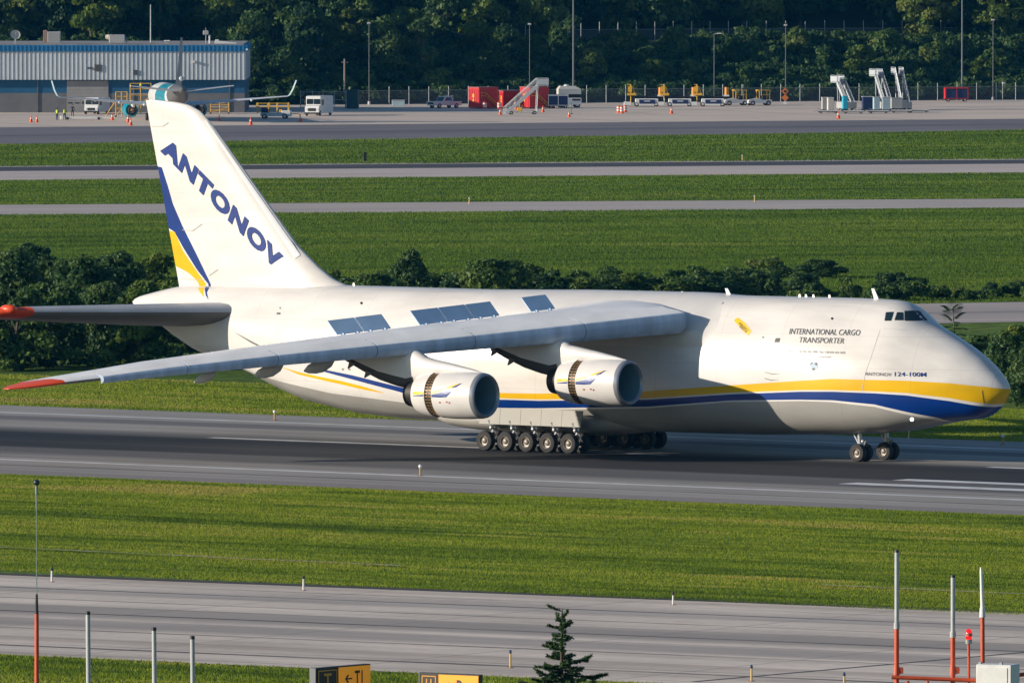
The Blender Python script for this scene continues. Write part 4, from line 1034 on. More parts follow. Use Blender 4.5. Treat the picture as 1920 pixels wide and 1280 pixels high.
KINDS = {
 # hillside kinds: about 12 photo px to the metre
 'hill_oak': dict(name='broadleaf_tree', cat='tree', seed=21, h=11, w=8.5, base=1.2, k=34, n=5200, size=.34, m=LEAF_A),
 'hill_dark': dict(name='broadleaf_tree', cat='tree', seed=22, h=12, w=8.0, base=1.0, k=36, n=5200, size=.34, m=LEAF_B),
 'hill_tall': dict(name='slender_tree', cat='tree', seed=23, h=14, w=6.0, base=2.2, k=32, n=4600, size=.32, m=LEAF_B),
 'hill_light': dict(name='broadleaf_tree', cat='tree', seed=24, h=9, w=7.5, base=.7, k=28, n=4200, size=.33, m=LEAF_C),
 'hill_bush': dict(name='hillside_bush', cat='bush', seed=25, h=3.6, w=5.2, base=.2, k=20, n=2600, size=.26, m=LEAF_A),
 'hill_bush_dark': dict(name='hillside_bush', cat='bush', seed=26, h=4.0, w=5.0, base=.2, k=20, n=2600, size=.26, m=LEAF_B),
 # bushes between taxiway and runway: about 26 photo px to the metre
 'belt_tree': dict(name='bushy_tree', cat='tree', seed=31, h=7.6, w=5.8, base=.5, k=40, n=9000, size=.20, m=LEAF_B),
 'belt_light': dict(name='bushy_tree', cat='tree', seed=32, h=6.2, w=5.0, base=.3, k=36, n=8000, size=.19, m=LEAF_C),
 'belt_mix': dict(name='bushy_tree', cat='tree', seed=33, h=6.8, w=5.6, base=.4, k=38, n=8500, size=.19, m=LEAF_A),
 'shrub': dict(name='shrub', cat='bush', seed=34, h=2.6, w=3.4, base=.1, k=22, n=4200, size=.15, m=LEAF_A),
 'shrub_dark': dict(name='shrub', cat='bush', seed=35, h=2.9, w=3.6, base=.1, k=24, n=4600, size=.15, m=LEAF_B),
 'shrub_light': dict(name='shrub', cat='bush', seed=36, h=2.3, w=2.8, base=.1, k=20, n=3800, size=.14, m=LEAF_C),
}
def scrub_mass(name, label, seed, spots, n_per, size, m, hmin, hmax, wk=1.0):
    """undergrowth that nobody could count: one object of leaves over many low mounds"""
    r = np.random.default_rng(seed); VV = []; TT = []
    for (x, y, z, s) in spots:
        h = hmin + (hmax - hmin) * r.random(); w = s * wk
        cl = []
        for _ in range(7):
            a = r.random() * 6.283; q = r.random() ** .5 * w * .5
            k = w * (.2 + .15 * r.random())
            cl.append(((x + q * math.cos(a), y + q * math.sin(a), z + h * (.25 + .55 * r.random())), (k, k, h * .3)))
        V, t = leaf_cloud(r, cl, n_per, size); VV.append(V); TT.append(np.clip(t * .8 + .1 + r.normal(0, .12), 0, 1))
    return tag(leaf_obj(name, np.concatenate(VV), np.concatenate(TT), m), label, 'undergrowth', kind='stuff')

# ---- the wooded hillside behind the apron
HILL_M = mat('hillside_earth', (0.05, 0.055, 0.025), 0.95, var=0.5, vscale=0.2)
def hill_z(x, y):
    """height of the hillside"""
    d = y - (1832 - (x) * 0.35) if False else y - hill_foot(x)
    if d <= 0: return 0.0
    led = 8.9
    if d < 26: return led * (d / 26) ** 1.1
    if d < 36: return led
    return led + (d - 36) * .42
def hill_foot(x): return 1808 + (x + 74) * 0.36
b = MB(); xs_ = np.linspace(-420, 420, 60); ds = [-2, 0, 5, 10, 15, 20, 26, 31, 36, 45, 60, 90, 140, 260]
V = []
for d in ds:
    for x in xs_: V.append((x, hill_foot(x) + d, hill_z(x, hill_foot(x) + d) if d >= 0 else -.5))
nx = len(xs_); b.add(V, [(j * nx + i, j * nx + i + 1, (j + 1) * nx + i + 1, (j + 1) * nx + i) for j in range(len(ds) - 1) for i in range(nx - 1)])
tag(b.build('hillside', HILL_M, smooth=180), None, None, kind='structure')
def hill_spot(px, d):
    """point on the hillside d metres behind its foot, in photo column px"""
    Y = 1830.0
    for _ in range(6):
        x = (px - 960) / FPX * Y; Y = hill_foot(x) + d
    return x, Y, hill_z(x, Y)
rng = random.Random(5)
spots = []
for d in np.arange(1.5, 25, 2.2):
    for px in np.arange(-500, 2420, 34):
        x, y, z = hill_spot(px + rng.uniform(-16, 16), d + rng.uniform(-1, 1)); spots.append((x, y, z, rng.uniform(3, 5)))
scrub_mass('hillside_undergrowth', 'dense vine-like undergrowth covering the slope behind the apron fence', 41, spots, 420, .26, LEAF_B, 1.2, 2.6)
spots = []
for d in (40, 47, 56, 68, 84):
    for px in np.arange(-700, 2620, 60):
        x, y, z = hill_spot(px + rng.uniform(-28, 28), d + rng.uniform(-3, 3)); spots.append((x, y, z, rng.uniform(6, 9)))
scrub_mass('hilltop_wood', 'dark continuous wood filling the top of the hillside', 42, spots, 1300, .45, LEAF_B, 8, 13)
HG = 'trees on the wooded hillside'
def htree(kind, px, d, label, s=1.0, grp=HG):
    x, y, z = hill_spot(px, d)
    o = tree(kind, 0, 0, label, grp, s, Y=y, z=z - .2); o.location.x = x
    return o
for kind, px, d, s, lab in [
    ('hill_oak', 28, 34, 1.05, 'broad tree on the hillside above the rooftop satellite dish'),
    ('hill_dark', 105, 30, 1.0, 'dark tree rising behind the rooftop air unit at the left'),
    ('hill_light', 172, 26, 1.15, 'sunlit paler tree above the metal building roof, left of its thin mast'),
    ('hill_oak', 235, 33, 1.1, 'broad tree behind the grey box unit on the building roof'),
    ('hill_tall', 300, 28, .95, 'slender dark tree right behind the thin roof mast'),
    ('hill_dark', 352, 32, 1.1, 'dark tree behind the tall thin tail of the parked teal jet'),
    ('hill_oak', 410, 26, .95, 'tree behind the right end of the metal building roof'),
    ('hill_dark', 472, 8, .95, 'dark tree standing just past the right corner of the metal building'),
    ('hill_oak', 512, 22, 1.0, 'tree above the raised right winglet of the teal jet'),
    ('hill_light', 545, 5, .62, 'small pale tree beside the tip of the right winglet'),
    ('hill_dark', 575, 12, 1.0, 'dark tree behind the white step van'),
    ('hill_tall', 622, 15, .9, 'slender tree left of the wooden utility pole'),
    ('hill_oak', 660, 20, 1.0, 'broad tree right of the wooden utility pole'),
    ('hill_dark', 715, 10, .9, 'dark tree right of the lamp post nearest the green container'),
    ('hill_light', 760, 18, .95, 'paler tree above the grey cabinet by the fence'),
    ('hill_tall', 790, 9, .75, 'slim tree with light leaves left of the parked pickup'),
    ('hill_dark', 838, 24, 1.05, 'dark tree high above the parked pickup'),
    ('hill_light', 905, 20, 1.0, 'sunlit tree high above the first red container'),
    ('hill_dark', 950, 10, .7, 'low dark tree behind the gap between the red containers'),
    ('hill_oak', 1008, 22, .95, 'tree above the top platform of the white passenger stairs'),
    ('hill_dark', 1060, 12, .8, 'dark tree behind the white truck beside the tall mast'),
    ('hill_oak', 1110, 7, .55, 'small tree right of the tall lamp mast, near the fence'),
    ('hill_oak', 1165, 38, 1.0, 'tree behind the upper fence above the first belt loader'),
    ('hill_dark', 1235, 40, 1.05, 'dark tree behind the upper fence above the second belt loader'),
    ('hill_light', 1225, 6, .5, 'small yellowish tree behind the second belt loader'),
    ('hill_oak', 1310, 38, .9, 'tree on the ledge left of the short lamp post'),
    ('hill_tall', 1395, 38, 1.0, 'slender sunlit tree on the ledge right of the short lamp post'),
    ('hill_light', 1435, 37, 1.1, 'bright leafy tree at the end of the upper fence gap'),
    ('hill_dark', 1500, 40, 1.15, 'dark tree on the ledge left of the tall stair group'),
    ('hill_light', 1610, 9, .62, 'bright small tree right behind the three tall stairs'),
    ('hill_oak', 1735, 27, .95, 'tree at the right end of the upper fence line'),
    ('hill_light', 1772, 33, 1.2, 'sunlit tree just left of the tallest right lamp mast'),
    ('hill_dark', 1830, 30, 1.15, 'dark tree just right of the tallest right lamp mast'),
    ('hill_oak', 1886, 22, 1.15, 'broad tree at the right edge of the hillside'),
    ('hill_light', 1840, 7, .5, 'small pale tree behind the red and blue container'),
    ]:
    htree(kind, px, d, lab, s * (0.94 + .12 * TR.random()))
for kind, px, d, s in [('hill_bush', 640, 4, .9), ('hill_bush_dark', 690, 5, .9), ('hill_bush', 820, 5, 1.0), ('hill_bush_dark', 880, 8, 1.1), ('hill_bush', 930, 15, 1.1), ('hill_bush_dark', 1000, 8, 1.0), ('hill_bush', 1040, 17, 1.1), ('hill_bush_dark', 1120, 14, 1.1), ('hill_bush', 1170, 20, 1.1), ('hill_bush_dark', 1215, 13, 1.0), ('hill_bush', 1270, 21, 1.1), ('hill_bush', 1300, 9, .9), ('hill_bush_dark', 1360, 15, 1.1), ('hill_bush', 1400, 6, .9), ('hill_bush_dark', 1450, 13, 1.0), ('hill_bush', 1490, 20, 1.1), ('hill_bush_dark', 1540, 12, 1.0), ('hill_bush', 1580, 20, 1.0), ('hill_bush', 1660, 18, 1.2), ('hill_bush_dark', 1700, 10, 1.1), ('hill_bush', 1750, 14, 1.1), ('hill_bush_dark', 1800, 16, 1.1), ('hill_bush', 1870, 11, 1.1), ('hill_bush_dark', 1910, 16, 1.1)]:
    htree(kind, px, d, 'rounded bush among the undergrowth on the slope behind the apron fence', s, 'bushes on the slope')

# ---- the belt of trees and bushes between the taxiways and the runway
BG = 'trees and bushes beyond the runway'
def bt(kind, px, py, s, lab, grp=BG): return tree(kind, px, py, lab, grp, s)
for row in [
    ('belt_tree', 20, 640, .95, 'dark bushy tree at the far left edge behind the red tailplane tip'),
    ('belt_mix', 95, 688, .92, 'leafy tree below the left part of the tailplane'),
    ('belt_tree', 150, 645, .9, 'dark tree directly above the red wing tip'),
    ('belt_mix', 30, 694, .9, 'leafy tree at the left edge, just above the red wing tip'),
    ('belt_tree', 190, 682, .8, 'dark tree between the tailplane and the wing, left of the sunlit tree'),
    ('belt_light', 262, 690, .98, 'bright sunlit leafy tree between the tailplane and the wing'),
    ('belt_light', 292, 620, .93, 'bright leafy tree just left of the foot of the tail fin'),
    ('belt_tree', 225, 628, .86, 'dark tree left of the tail cone'),
    ('belt_mix', 330, 668, .85, 'leafy tree behind the swept belly under the tail'),
    ('belt_tree', 385, 684, .8, 'dark tree behind the wing below the rear fuselage'),
    ('belt_mix', 100, 612, .8, 'tree in the back row above the tailplane, near the left edge'),
    ('belt_tree', 60, 596, .8, 'dark tree in the back row at the left edge'),
    ('belt_light', 168, 600, .62, 'low pale tree in the back row left of the tail cone'),
    ('belt_tree', 440, 690, .72, 'dark low tree under the outer wing'),
    ('belt_mix', 500, 696, .6, 'low tree beside the rear belly under the wing'),
    ('shrub', 655, 596, 1.0, 'bush whose top shows just right of the fin root'),
    ('belt_mix', 706, 610, (.75, .75, .62), 'tree top showing above the fuselage behind the fin'),
    ('belt_tree', 765, 618, (.55, .55, .84), 'tallest dark tree top above the fuselage near the spoilers'),
    ('belt_mix', 815, 610, (.8, .8, .60), 'leafy tree top above the middle spoilers'),
    ('belt_tree', 865, 612, (.8, .8, .56), 'dark tree top left of the biggest crown above the fuselage'),
    ('belt_mix', 928, 622, (1.0, 1, .86), 'biggest leafy crown showing above the middle of the fuselage'),
    ('belt_light', 965, 616, (.75, .75, .76), 'pale leafy crown right of the biggest crown above the fuselage'),
    ('belt_tree', 1015, 606, (.95, .9, .52), 'dark crown above the wing root'),
    ('belt_mix', 1075, 606, (1.0, .9, .56), 'leafy crown above the wing root, left of the round bushes'),
    ('belt_tree', 1135, 602, (.95, .9, .48), 'dark low crown above the inner wing'),
    ('belt_light', 1190, 600, (.95, .9, .58), 'pale crown above the leading edge of the wing root'),
    ('belt_mix', 1250, 600, (1.0, .9, .52), 'leafy crown above the front of the wing fairing'),
    ('belt_tree', 1315, 598, (.9, .9, .48), 'dark crown left of the first crown antenna'),
    ('belt_mix', 1375, 596, (.9, .9, .50), 'leafy crown behind the first crown antenna'),
    ('shrub_dark', 1432, 578, .95, 'dark bush right of the first crown antenna'),
    ('shrub', 1440, 520, (1.6, 1.2, .62), 'low spreading bush in the meadow right of the first crown antenna'),
    ('shrub_dark', 1502, 556, (1.0, 1.0, .66), 'round dark bush between the two crown antennas, just above the fuselage'),
    ('shrub_dark', 1540, 522, (1.1, 1, .55), 'low dark bush in the meadow, up and right of the round dark bush'),
    ('shrub', 1592, 562, .45, 'small bush left of the rear cockpit antenna'),
    ('shrub_dark', 1672, 557, (.9, .9, .68), 'dark spreading bush above the cockpit, left half'),
    ('shrub_dark', 1706, 557, (1.05, 1, .55), 'spreading bush above the cockpit, right half'),
    ('shrub', 1745, 560, .4, 'low bush at the edge of the taxiway right of the cockpit'),
    ('shrub', 1800, 561, .38, 'low hedge bush beside the taxiway at the right'),
    ('shrub_dark', 1860, 558, .42, 'low dark hedge bush near the right edge'),
    ('shrub', 1908, 556, .5, 'low hedge bush at the right edge'),
    ('belt_mix', 1850, 738, .62, 'leafy tree right of the aircraft nose'),
    ('belt_light', 1906, 728, .68, 'sunlit yellowish tree at the right edge beside the nose'),
    ('belt_tree', 1888, 752, .62, 'dark tree directly in front of the nose tip'),
    ('belt_mix', 1822, 742, .56, 'tree rising behind the sloping nose'),
    ('belt_tree', 1925, 764, .55, 'dark tree at the right edge low beside the nose'),
    ]:
    bt(*row)
rng = random.Random(8); spots = []
for py in (690, 672, 650, 628, 608, 590, 572):
    for px in np.arange(-260, 1420, 42):
        if py > 640 and px > 560: continue
        p = gnd(px + rng.uniform(-20, 20), py + rng.uniform(-8, 8)); spots.append((p[0], p[1], 0, rng.uniform(2.2, 3.6)))
for px in np.arange(1420, 2150, 36):
    p = gnd(px + rng.uniform(-14, 14), 562 + rng.uniform(-5, 3)); spots.append((p[0], p[1], 0, rng.uniform(1.4, 2.4)))
for px in np.arange(590, 1420, 20):
    for py in (606, 588, 560, 540):
        p = gnd(px + rng.uniform(-12, 12), py + rng.uniform(-8, 8)); spots.append((p[0], p[1], 0, rng.uniform(1.8, 3.2)))
scrub_mass('belt_undergrowth', 'low tangled undergrowth beneath the trees beyond the runway', 43, spots, 800, .15, LEAF_A, .5, 1.7)
# tall broad-leaved weed that shows over the nose
def weed(px, py, label):
    p = gnd(px, py); root = thing('tall_weed', label, 'plant', tuple(p)); root.scale = (1.12, 1.12, 1.16); r = random.Random(4)
    b = MB(); b.tube([(0, 0, 0), (.1, 0, 2.4), (.05, .05, 4.6)], [.08, .06, .02], 6); b.build('stem', mat('weed_stem', (.10, .13, .04), .8), root, smooth=60)
    m = leaf_mat('weed_leaves', [(.05, .10, .02), (.09, .17, .025), (.13, .22, .035)])
    V = []; T = []
    for i in range(20):
        a = i * 2.4; z = 2.2 + i * .12; L = 1.35 - .03 * i; up = .95 if i > 11 else .45
        d = np.array([math.cos(a), math.sin(a), 0]); s = np.array([-d[1], d[0], 0])
        for j in range(14):
            for sd in (-1, 1):
                t = .15 + .85 * j / 14; c = np.array([0, 0, z]) + d * L * t * .8 + np.array([0, 0, 1]) * (up * L * t - .45 * L * t * t)
                l_ = .46 * (1 - .55 * t); e = c + s * sd * l_ + d * l_ * .5 - np.array([0, 0, .1 * l_]); w = d * .13
                V.append([c - w, e - w * .3, e + w * .6, c + w]); T.append(.3 + .5 * r.random())
    leaf_obj('leaves', np.array(V), np.array(T), m, root)
weed(1786, 716, 'tall feathery broad-leaved weed standing above the slope of the nose')
# ------------------------------------------------------------------ apron: building, parked jet, vehicles and gear
M_BLUEF = mat('fascia_blue', (0.02, 0.20, 0.42), 0.45, var=.1)
M_BLUEW = mat('wall_band_blue', (0.012, 0.10, 0.21), 0.6, var=.15)
M_CLAD = mat('cladding_grey', (0.47, 0.52, 0.55), 0.5, var=.12, vscale=.3)
M_RIB = mat('cladding_rib_white', (0.74, 0.77, 0.79), 0.45)
M_WALLG = mat('wall_grey', (0.155, 0.155, 0.16), 0.8, var=.15)
M_DOORG = mat('door_grey', (0.30, 0.29, 0.285), 0.6, var=.1)
M_ROOF = mat('roof_membrane', (0.30, 0.29, 0.28), 0.8, var=.2)
M_GREYM = mat('unit_grey', (0.42, 0.41, 0.39), 0.6, var=.1)
M_VWHITE = mat('vehicle_white', (0.78, 0.77, 0.74), 0.35, coat=.3)
M_VGLASS = mat('vehicle_glass', (0.02, 0.03, 0.04), 0.08, spec=.8)
M_YEL = mat('equipment_yellow', (0.82, 0.46, 0.03), 0.5, var=.1)
M_ORANGE = mat('cone_orange', (0.80, 0.11, 0.02), 0.55)
M_REDC = mat('container_red', (0.58, 0.026, 0.03), 0.5, var=.12, vscale=1)
M_TARP = mat('tarpaulin_blue', (0.012, 0.03, 0.11), 0.6, var=.2, vscale=2)
M_TEAL = mat('jet_teal', (0.0, 0.27, 0.36), 0.35, coat=.3)
M_CYAN = mat('cart_cyan', (0.02, 0.42, 0.58), 0.45)
M_PALEB = mat('cart_pale_blue', (0.40, 0.52, 0.56), 0.5, var=.1)
M_JGREY = mat('jet_tail_grey', (0.12, 0.12, 0.12), 0.4)
M_GALV = mat('galvanised_steel', (0.42, 0.43, 0.43), 0.45, 0.5, var=.1)
M_DGREEN = mat('container_dark_green', (0.025, 0.085, 0.085), 0.6, var=.15)
M_HIVIS = mat('hi_vis_yellow', (0.55, 0.75, 0.05), 0.6)
M_NAVY = mat('work_trousers', (0.02, 0.025, 0.045), 0.8)
M_SKIN = mat('skin', (0.45, 0.28, 0.2), 0.6)

# ---- metal building
BY = 1767.0
bx1 = at_depth(461, 200, BY)[0]; BW = 70.0; bz = lambda y: at_depth(0, y, BY)[2]
Z0, ZB1, ZS, ZF, ZR = 0.0, bz(175), bz(150), bz(97), bz(85)
BD = thing('metal_building', 'long blue and grey metal cargo building with a ribbed upper wall', 'building', (bx1, BY, 0))
b = MB(); b.box((-BW / 2 - .2, 15.9, Z0 + (ZB1) / 2), (BW, 30, ZB1)); b.build('lower_wall', M_WALLG, BD)
b = MB(); b.box((-BW / 2 - .2, 15.9, (ZB1 + ZS) / 2), (BW, 29.96, ZS - ZB1)); b.build('wall_band', M_BLUEW, BD)
b = MB(); b.box((-BW / 2, 15, (ZS + ZF) / 2), (BW, 30, ZF - ZS), mi=0)
for k in range(int(BW / .62)):
    b.box((-.3 - k * .62, -.03, (ZS + ZF) / 2), (.12, .055, ZF - ZS - .02), mi=1)
b.build('ribbed_cladding', [M_CLAD, M_RIB], BD)
b = MB(); b.box((-BW / 2 + .1, 15, (ZF + ZR) / 2), (BW + .2, 30.4, ZR - ZF))
for k in range(int(BW / .62)): b.box((-.3 - k * .62, -.24, (ZF + ZR) / 2), (.1, .07, ZR - ZF - .04))
b.build('fascia', M_BLUEF, BD)
b = MB(); b.box((-BW / 2, 15.2, ZR + .09), (BW - .6, 29.5, .18)); b.build('roof', M_ROOF, BD)
dx0, dx1 = at_depth(125, 180, BY)[0] - bx1, at_depth(203, 180, BY)[0] - bx1
b = MB(); b.box(((dx0 + dx1) / 2, .86, (ZS - .15) / 2), (dx1 - dx0, .12, ZS - .15))
for k in range(9): b.box(((dx0 + dx1) / 2, .79, .5 * k + .3), (dx1 - dx0, .03, .04))
dr = b.build('roller_door', M_DOORG, BD)
for px in (131, 144, 157): b = MB(); c = at_depth(px, 193.5, BY); b.box((c[0] - bx1, .77, c[2]), (.62, .03, .17)); b.build('door_window', M_VGLASS, dr)
for px, py, w, h in ((183.5, 127.5, 1.0, .95), (253.5, 136, .62, .7), (168, 128, .7, .25)):
    c = at_depth(px, py, BY); b = MB(); b.box((c[0] - bx1, -.1, c[2]), (w, .16, h))
    for q in range(4): b.box((c[0] - bx1, -.2, c[2] - h * .36 + q * h * .24), (w * .9, .05, .05))
    b.build('wall_vent', mat('vent_dark_grey', (0.10, 0.10, 0.10), 0.6), BD)
c = at_depth(363, 116, BY); b = MB(); b.box((c[0] - bx1, -.25, c[2]), (.4, .4, .3)); b.build('wall_lamp', M_VWHITE, BD)
c = at_depth(463, 93, BY); b = MB(); b.box((c[0] - bx1, -.2, c[2]), (.3, .4, .25)); b.build('wall_lamp', M_VWHITE, BD)
b = MB()
for px in (70, 250, 430): b.box((at_depth(px, 160, BY)[0] - bx1, .83, ZS / 2), (.16, .1, ZS)); 
b.build('downspout', M_WALLG, BD)
# things on the roof
def roof_pt(px, dy=3.0): 
    Y = BY + dy; p = at_depth(px, 80, Y); return (p[0], Y, ZR + .18)
t = thing('satellite_dish', 'pale round satellite dish on the building roof', 'satellite dish', roof_pt(29))
b = MB(); b.tube([(0, 0, 0), (0, 0, .9)], .06, 8); b.tube([(-.3, .3, 0), (0, 0, .7)], .04, 6); b.build('mount', M_GALV, t)
b = MB(); b.lathe((0, -.15, 1.3), (.25, -1, .35), [(-.2, .02), (-.14, .4), (0, .72), (.02, .72), (-.1, .4), (-.16, .02)], 24); b.build('reflector', mat('dish_cream', (.62, .57, .47), .5), t, smooth=50)
b = MB(); b.tube([(.0, -.2, .7), (.15, -.9, 1.5)], .03, 6); b.sphere((.15, -.9, 1.5), .12, 8); b.build('feed_arm', M_GALV, t)
t = thing('rooftop_air_unit', 'grey rooftop air unit with a brick-brown left end', 'air conditioner', roof_pt(98))
b = MB(); b.cbox((.25, 0, .95), (1.9, 1.6, 1.6)); 
for q in range(5): b.box((.25, -.82, .45 + q * .25), (1.6, .05, .06))
b.build('housing', M_GREYM, t); b = MB(); b.cbox((-1.0, 0, 1.0), (.55, 1.5, 1.9)); b.build('end_box', mat('brick_brown', (.33, .21, .16), .8), t); b = MB(); b.box((0, 0, .08), (2.9, 1.8, .16)); b.build('base', M_ROOF, t)
t = thing('rooftop_box_unit', 'grey box unit with rounded left intake on the middle of the building roof', 'air conditioner', roof_pt(217))
b = MB(); b.cbox((0.2, 0, .72), (2.3, 1.6, 1.15), .08); b.build('housing', M_GREYM, t); b = MB(); b.cyl((-1.0, 0, .95), (-1.5, 0, .95), .42, .3, 14); b.build('intake', mat('dish_cream', (.62, .57, .47), .5), t, smooth=40); b = MB()
for x in (-.6, 1): b.box((x, 0, .08), (.12, 1.4, .16))
b.build('feet', M_GALV, t); b = MB(); b.tube([(1.35, 0, .9), (1.6, 0, .9), (1.6, 0, 0)], .07, 8); b.build('pipe', M_GALV, t)
t = thing('rooftop_vent', 'low white vent cap on the building roof', 'vent', roof_pt(313)); b = MB(); b.box((0, 0, .2), (.6, .6, .3)); b.build('curb', M_GREYM, t); b = MB(); b.box((0, 0, .42), (.95, .9, .14), taper=(.8, .8)); b.build('cap', M_VWHITE, t)
t = thing('roof_mast', 'tall thin pale mast on the building roof', 'mast', roof_pt(282.5, 8)); b = MB(); b.tube([(0, 0, 0), (0, 0, 3), (0, 0, 5.6)], [.1, .08, .06], 8); b.build('mast', mat('mast_pale', (.55, .54, .50), .5), t); b = MB(); b.box((0, 0, .05), (.5, .5, .1)); b.build('base_plate', M_GALV, t)
t = thing('weather_sensor', 'small instrument box on a short post near the right end of the roof', 'weather sensor', roof_pt(386)); b = MB(); b.tube([(0, 0, 0), (0, 0, 1.35)], .06, 8); b.build('post', M_GALV, t); b = MB(); b.cbox((0, 0, 1.6), (.8, .6, .6), .06); b.build('box', M_GREYM, t); b = MB(); b.tube([(0, 0, 1.9), (0, 0, 2.3)], .03, 6); b.build('whip', M_GALV, t)
t = thing('roof_pipe', 'white vertical pipe on the roof right of the instrument box', 'pipe', roof_pt(393)); b = MB(); b.tube([(0, 0, 0), (0, 0, 1.1)], .13, 10); b.build('stack', M_VWHITE, t); b = MB(); b.lathe((0, 0, 1.1), (0, 0, 1), [(0, .13), (.05, .2), (.2, .02)], 12); b.build('cowl', M_VWHITE, t)
t = thing('roof_duct', 'low white duct along the right end of the roof', 'duct', roof_pt(420)); b = MB(); b.poly([(-1.4, -.3, 0), (1.8, -.3, 0), (1.8, -.3, .12), (-.6, -.3, .4), (-1.4, -.3, .4)], .6, (0, 1, 0)); b.build('duct', M_VWHITE, t); b = MB(); b.cbox((-1.0, 0, .5), (.5, .5, .2)); b.build('hood', M_VWHITE, t)

# ---- parked jet, seen from behind
jp = gnd(318, 226); JY = jp[1]
JT = thing('parked_jet', 'teal and white twin-engined passenger jet parked in front of the metal building', 'airplane', tuple(jp), R(7))
def ring_y(y, r, z, n=28, sx=1): return [(r * sx * math.cos(2 * math.pi * k / n), y, z + r * math.sin(2 * math.pi * k / n)) for k in range(n)]
segs = [(-19.5, .12, 4.75), (-19.0, .32, 4.7), (-17.5, .62, 4.55), (-15.5, 1.0, 4.3), (-13, 1.4, 3.95), (-10.5, 1.7, 3.6), (-8.5, 1.86, 3.4), (-6, 1.9, 3.3), (10, 1.9, 3.3), (14, 1.75, 3.25), (16.5, 1.3, 3.05), (18, .6, 2.9), (18.4, .1, 2.85)]
fine = []
for (a, c) in zip(segs[:-1], segs[1:]):
    for k in range(4): t_ = k / 4; fine.append(tuple(a[i] + (c[i] - a[i]) * t_ for i in range(3)))
fine.append(segs[-1])
b = MB(); b.loft([ring_y(y, r, z) for y, r, z in fine])
for i, f in enumerate(b.f):
    y = sum(b.v[k][1] for k in f) / len(f)
    b.m[i] = 2 if y < -11.6 else 0 if y < -10.8 else 1 if y < 3 else 0
b.build('fuselage', [M_VWHITE, M_TEAL, M_JGREY], JT, smooth=60)
for sg in (-1, 1):
    b = MB(); b.loft([[(sg * x, y0 - c * s, z + t * c) for s, t in ((0, 0), (.15, .06), (.5, .055), (1, 0), (.5, -.03), (.15, -.045))] for x, y0, z, c in ((1.2, 5.5, 2.1, 7.6), (5.2, 2.0, 2.45, 4.4), (16.0, -5.0, 3.45, 1.7))]); w = b.build('wing', mat('jet_wing_grey', (.74, .75, .76), .35), JT, smooth=50)
    b = MB(); b.loft([[(sg * x + sg * t * .12, y0 - c * s, z) for s, t in ((0, 0), (.3, 1), (1, 0), (.3, -1))] for x, y0, z, c in ((16.0, -5.0, 3.45, 1.7), (16.35, -5.3, 3.65, 1.5), (16.75, -5.9, 4.4, 1.1), (17.2, -6.9, 5.75, .55))]); b.build('winglet', mat('winglet_pale_teal', (.45, .62, .66), .4), w, smooth=40)
    for x in (4.0, 7.5, 11.0):
        b = MB(); b.sphere((sg * x, -3.6 - x * .18, 1.95 + x * .09), .22, 10, 0, (.8, 5, 1)); b.build('flap_fairing', M_LGREY, w, smooth=60)
    b = MB(); b.loft([[(sg * x, y0 - c * s, z + t * c) for s, t in ((0, 0), (.2, .05), (1, 0), (.2, -.05))] for x, y0, z, c in ((.6, -14.2, 4.45, 4.0), (7.2, -17.9, 5.2, 1.5))]); b.build('tailplane', mat('jet_wing_grey', (.74, .75, .76), .35), JT, smooth=50)
    ex = sg * 4.85
    b = MB(); b.lathe((ex, 9.2, 1.38), (0, -1, 0), [(0, .88), (.05, .96), (.5, 1.1), (1.8, 1.16), (3.0, 1.08), (3.9, .9), (3.9, .76)], 28); e = b.build('engine_cowl', M_TEAL, JT, smooth=50)
    b = MB(); b.lathe((ex, 9.2, 1.38), (0, -1, 0), [(3.2, .74), (3.9, .62), (4.6, .46), (4.6, .38)], 24); b.build('exhaust_nozzle', M_DARKMET, e, smooth=50)
    b = MB(); b.lathe((ex, 4.9, 1.38), (0, -1, 0), [(-.2, .34), (.3, .26), (.9, .04)], 16); b.build('exhaust_cone', mat('cone_copper', (.32, .17, .10), .4, .4), e, smooth=50)
    b = MB(); b.loft([[(ex - .14, y, z0), (ex + .14, y, z0), (ex + .14, y, z1), (ex - .14, y, z1)] for y, z0, z1 in ((8.2, 2.2, 2.4), (5.5, 2.0, 2.75), (2.4, 1.8, 2.5))]); b.build('engine_pylon', M_VWHITE, JT)
    b = MB(); b.tube([(sg * 2.86, -1.0, 2.2), (sg * 2.86, -1.0, .55)], .12, 8); b.build('gear_strut', M_STEEL, JT)
    for q in (-.43, .43):
        b = MB(); b.lathe((sg * 2.86 + q - .18, -1.0, .56), (1, 0, 0), [(0, .05), (0, .5), (.08, .56), (.28, .56), (.36, .5), (.36, .05)], 20); b.build('wheel', M_TYRE, JT, smooth=40)
b = MB(); b.tube([(0, 14.4, 1.8), (0, 14.4, .35)], .1, 8); b.build('nose_gear_strut', M_STEEL, JT)
for q in (-.2, .2):
    b = MB(); b.lathe((q - .09, 14.4, .35), (1, 0, 0), [(0, .03), (0, .32), (.05, .35), (.14, .35), (.18, .32), (.18, .03)], 16); b.build('wheel', M_TYRE, JT, smooth=40)
b = MB(); b.loft([[(t * c * .055, y0 - c * s, z) for s, t in ((0, 0), (.25, 1), (1, 0), (.25, -1))] for y0, z, c in ((-8.2, 4.9, 9.6), (-11.2, 5.6, 6.8), (-13.5, 7.2, 5.0), (-17.0, 11.9, 2.4))]); fn_ = b.build('tail_fin', mat('jet_fin_dark', (.022, .032, .045), .4), JT, smooth=40)
b = MB(); b.lathe((0, -17.9, 6.2), (0, -1, .1), [(0, .36), (.05, .30), (.1, .02)], 16); b.build('fin_mark', M_VWHITE, fn_)

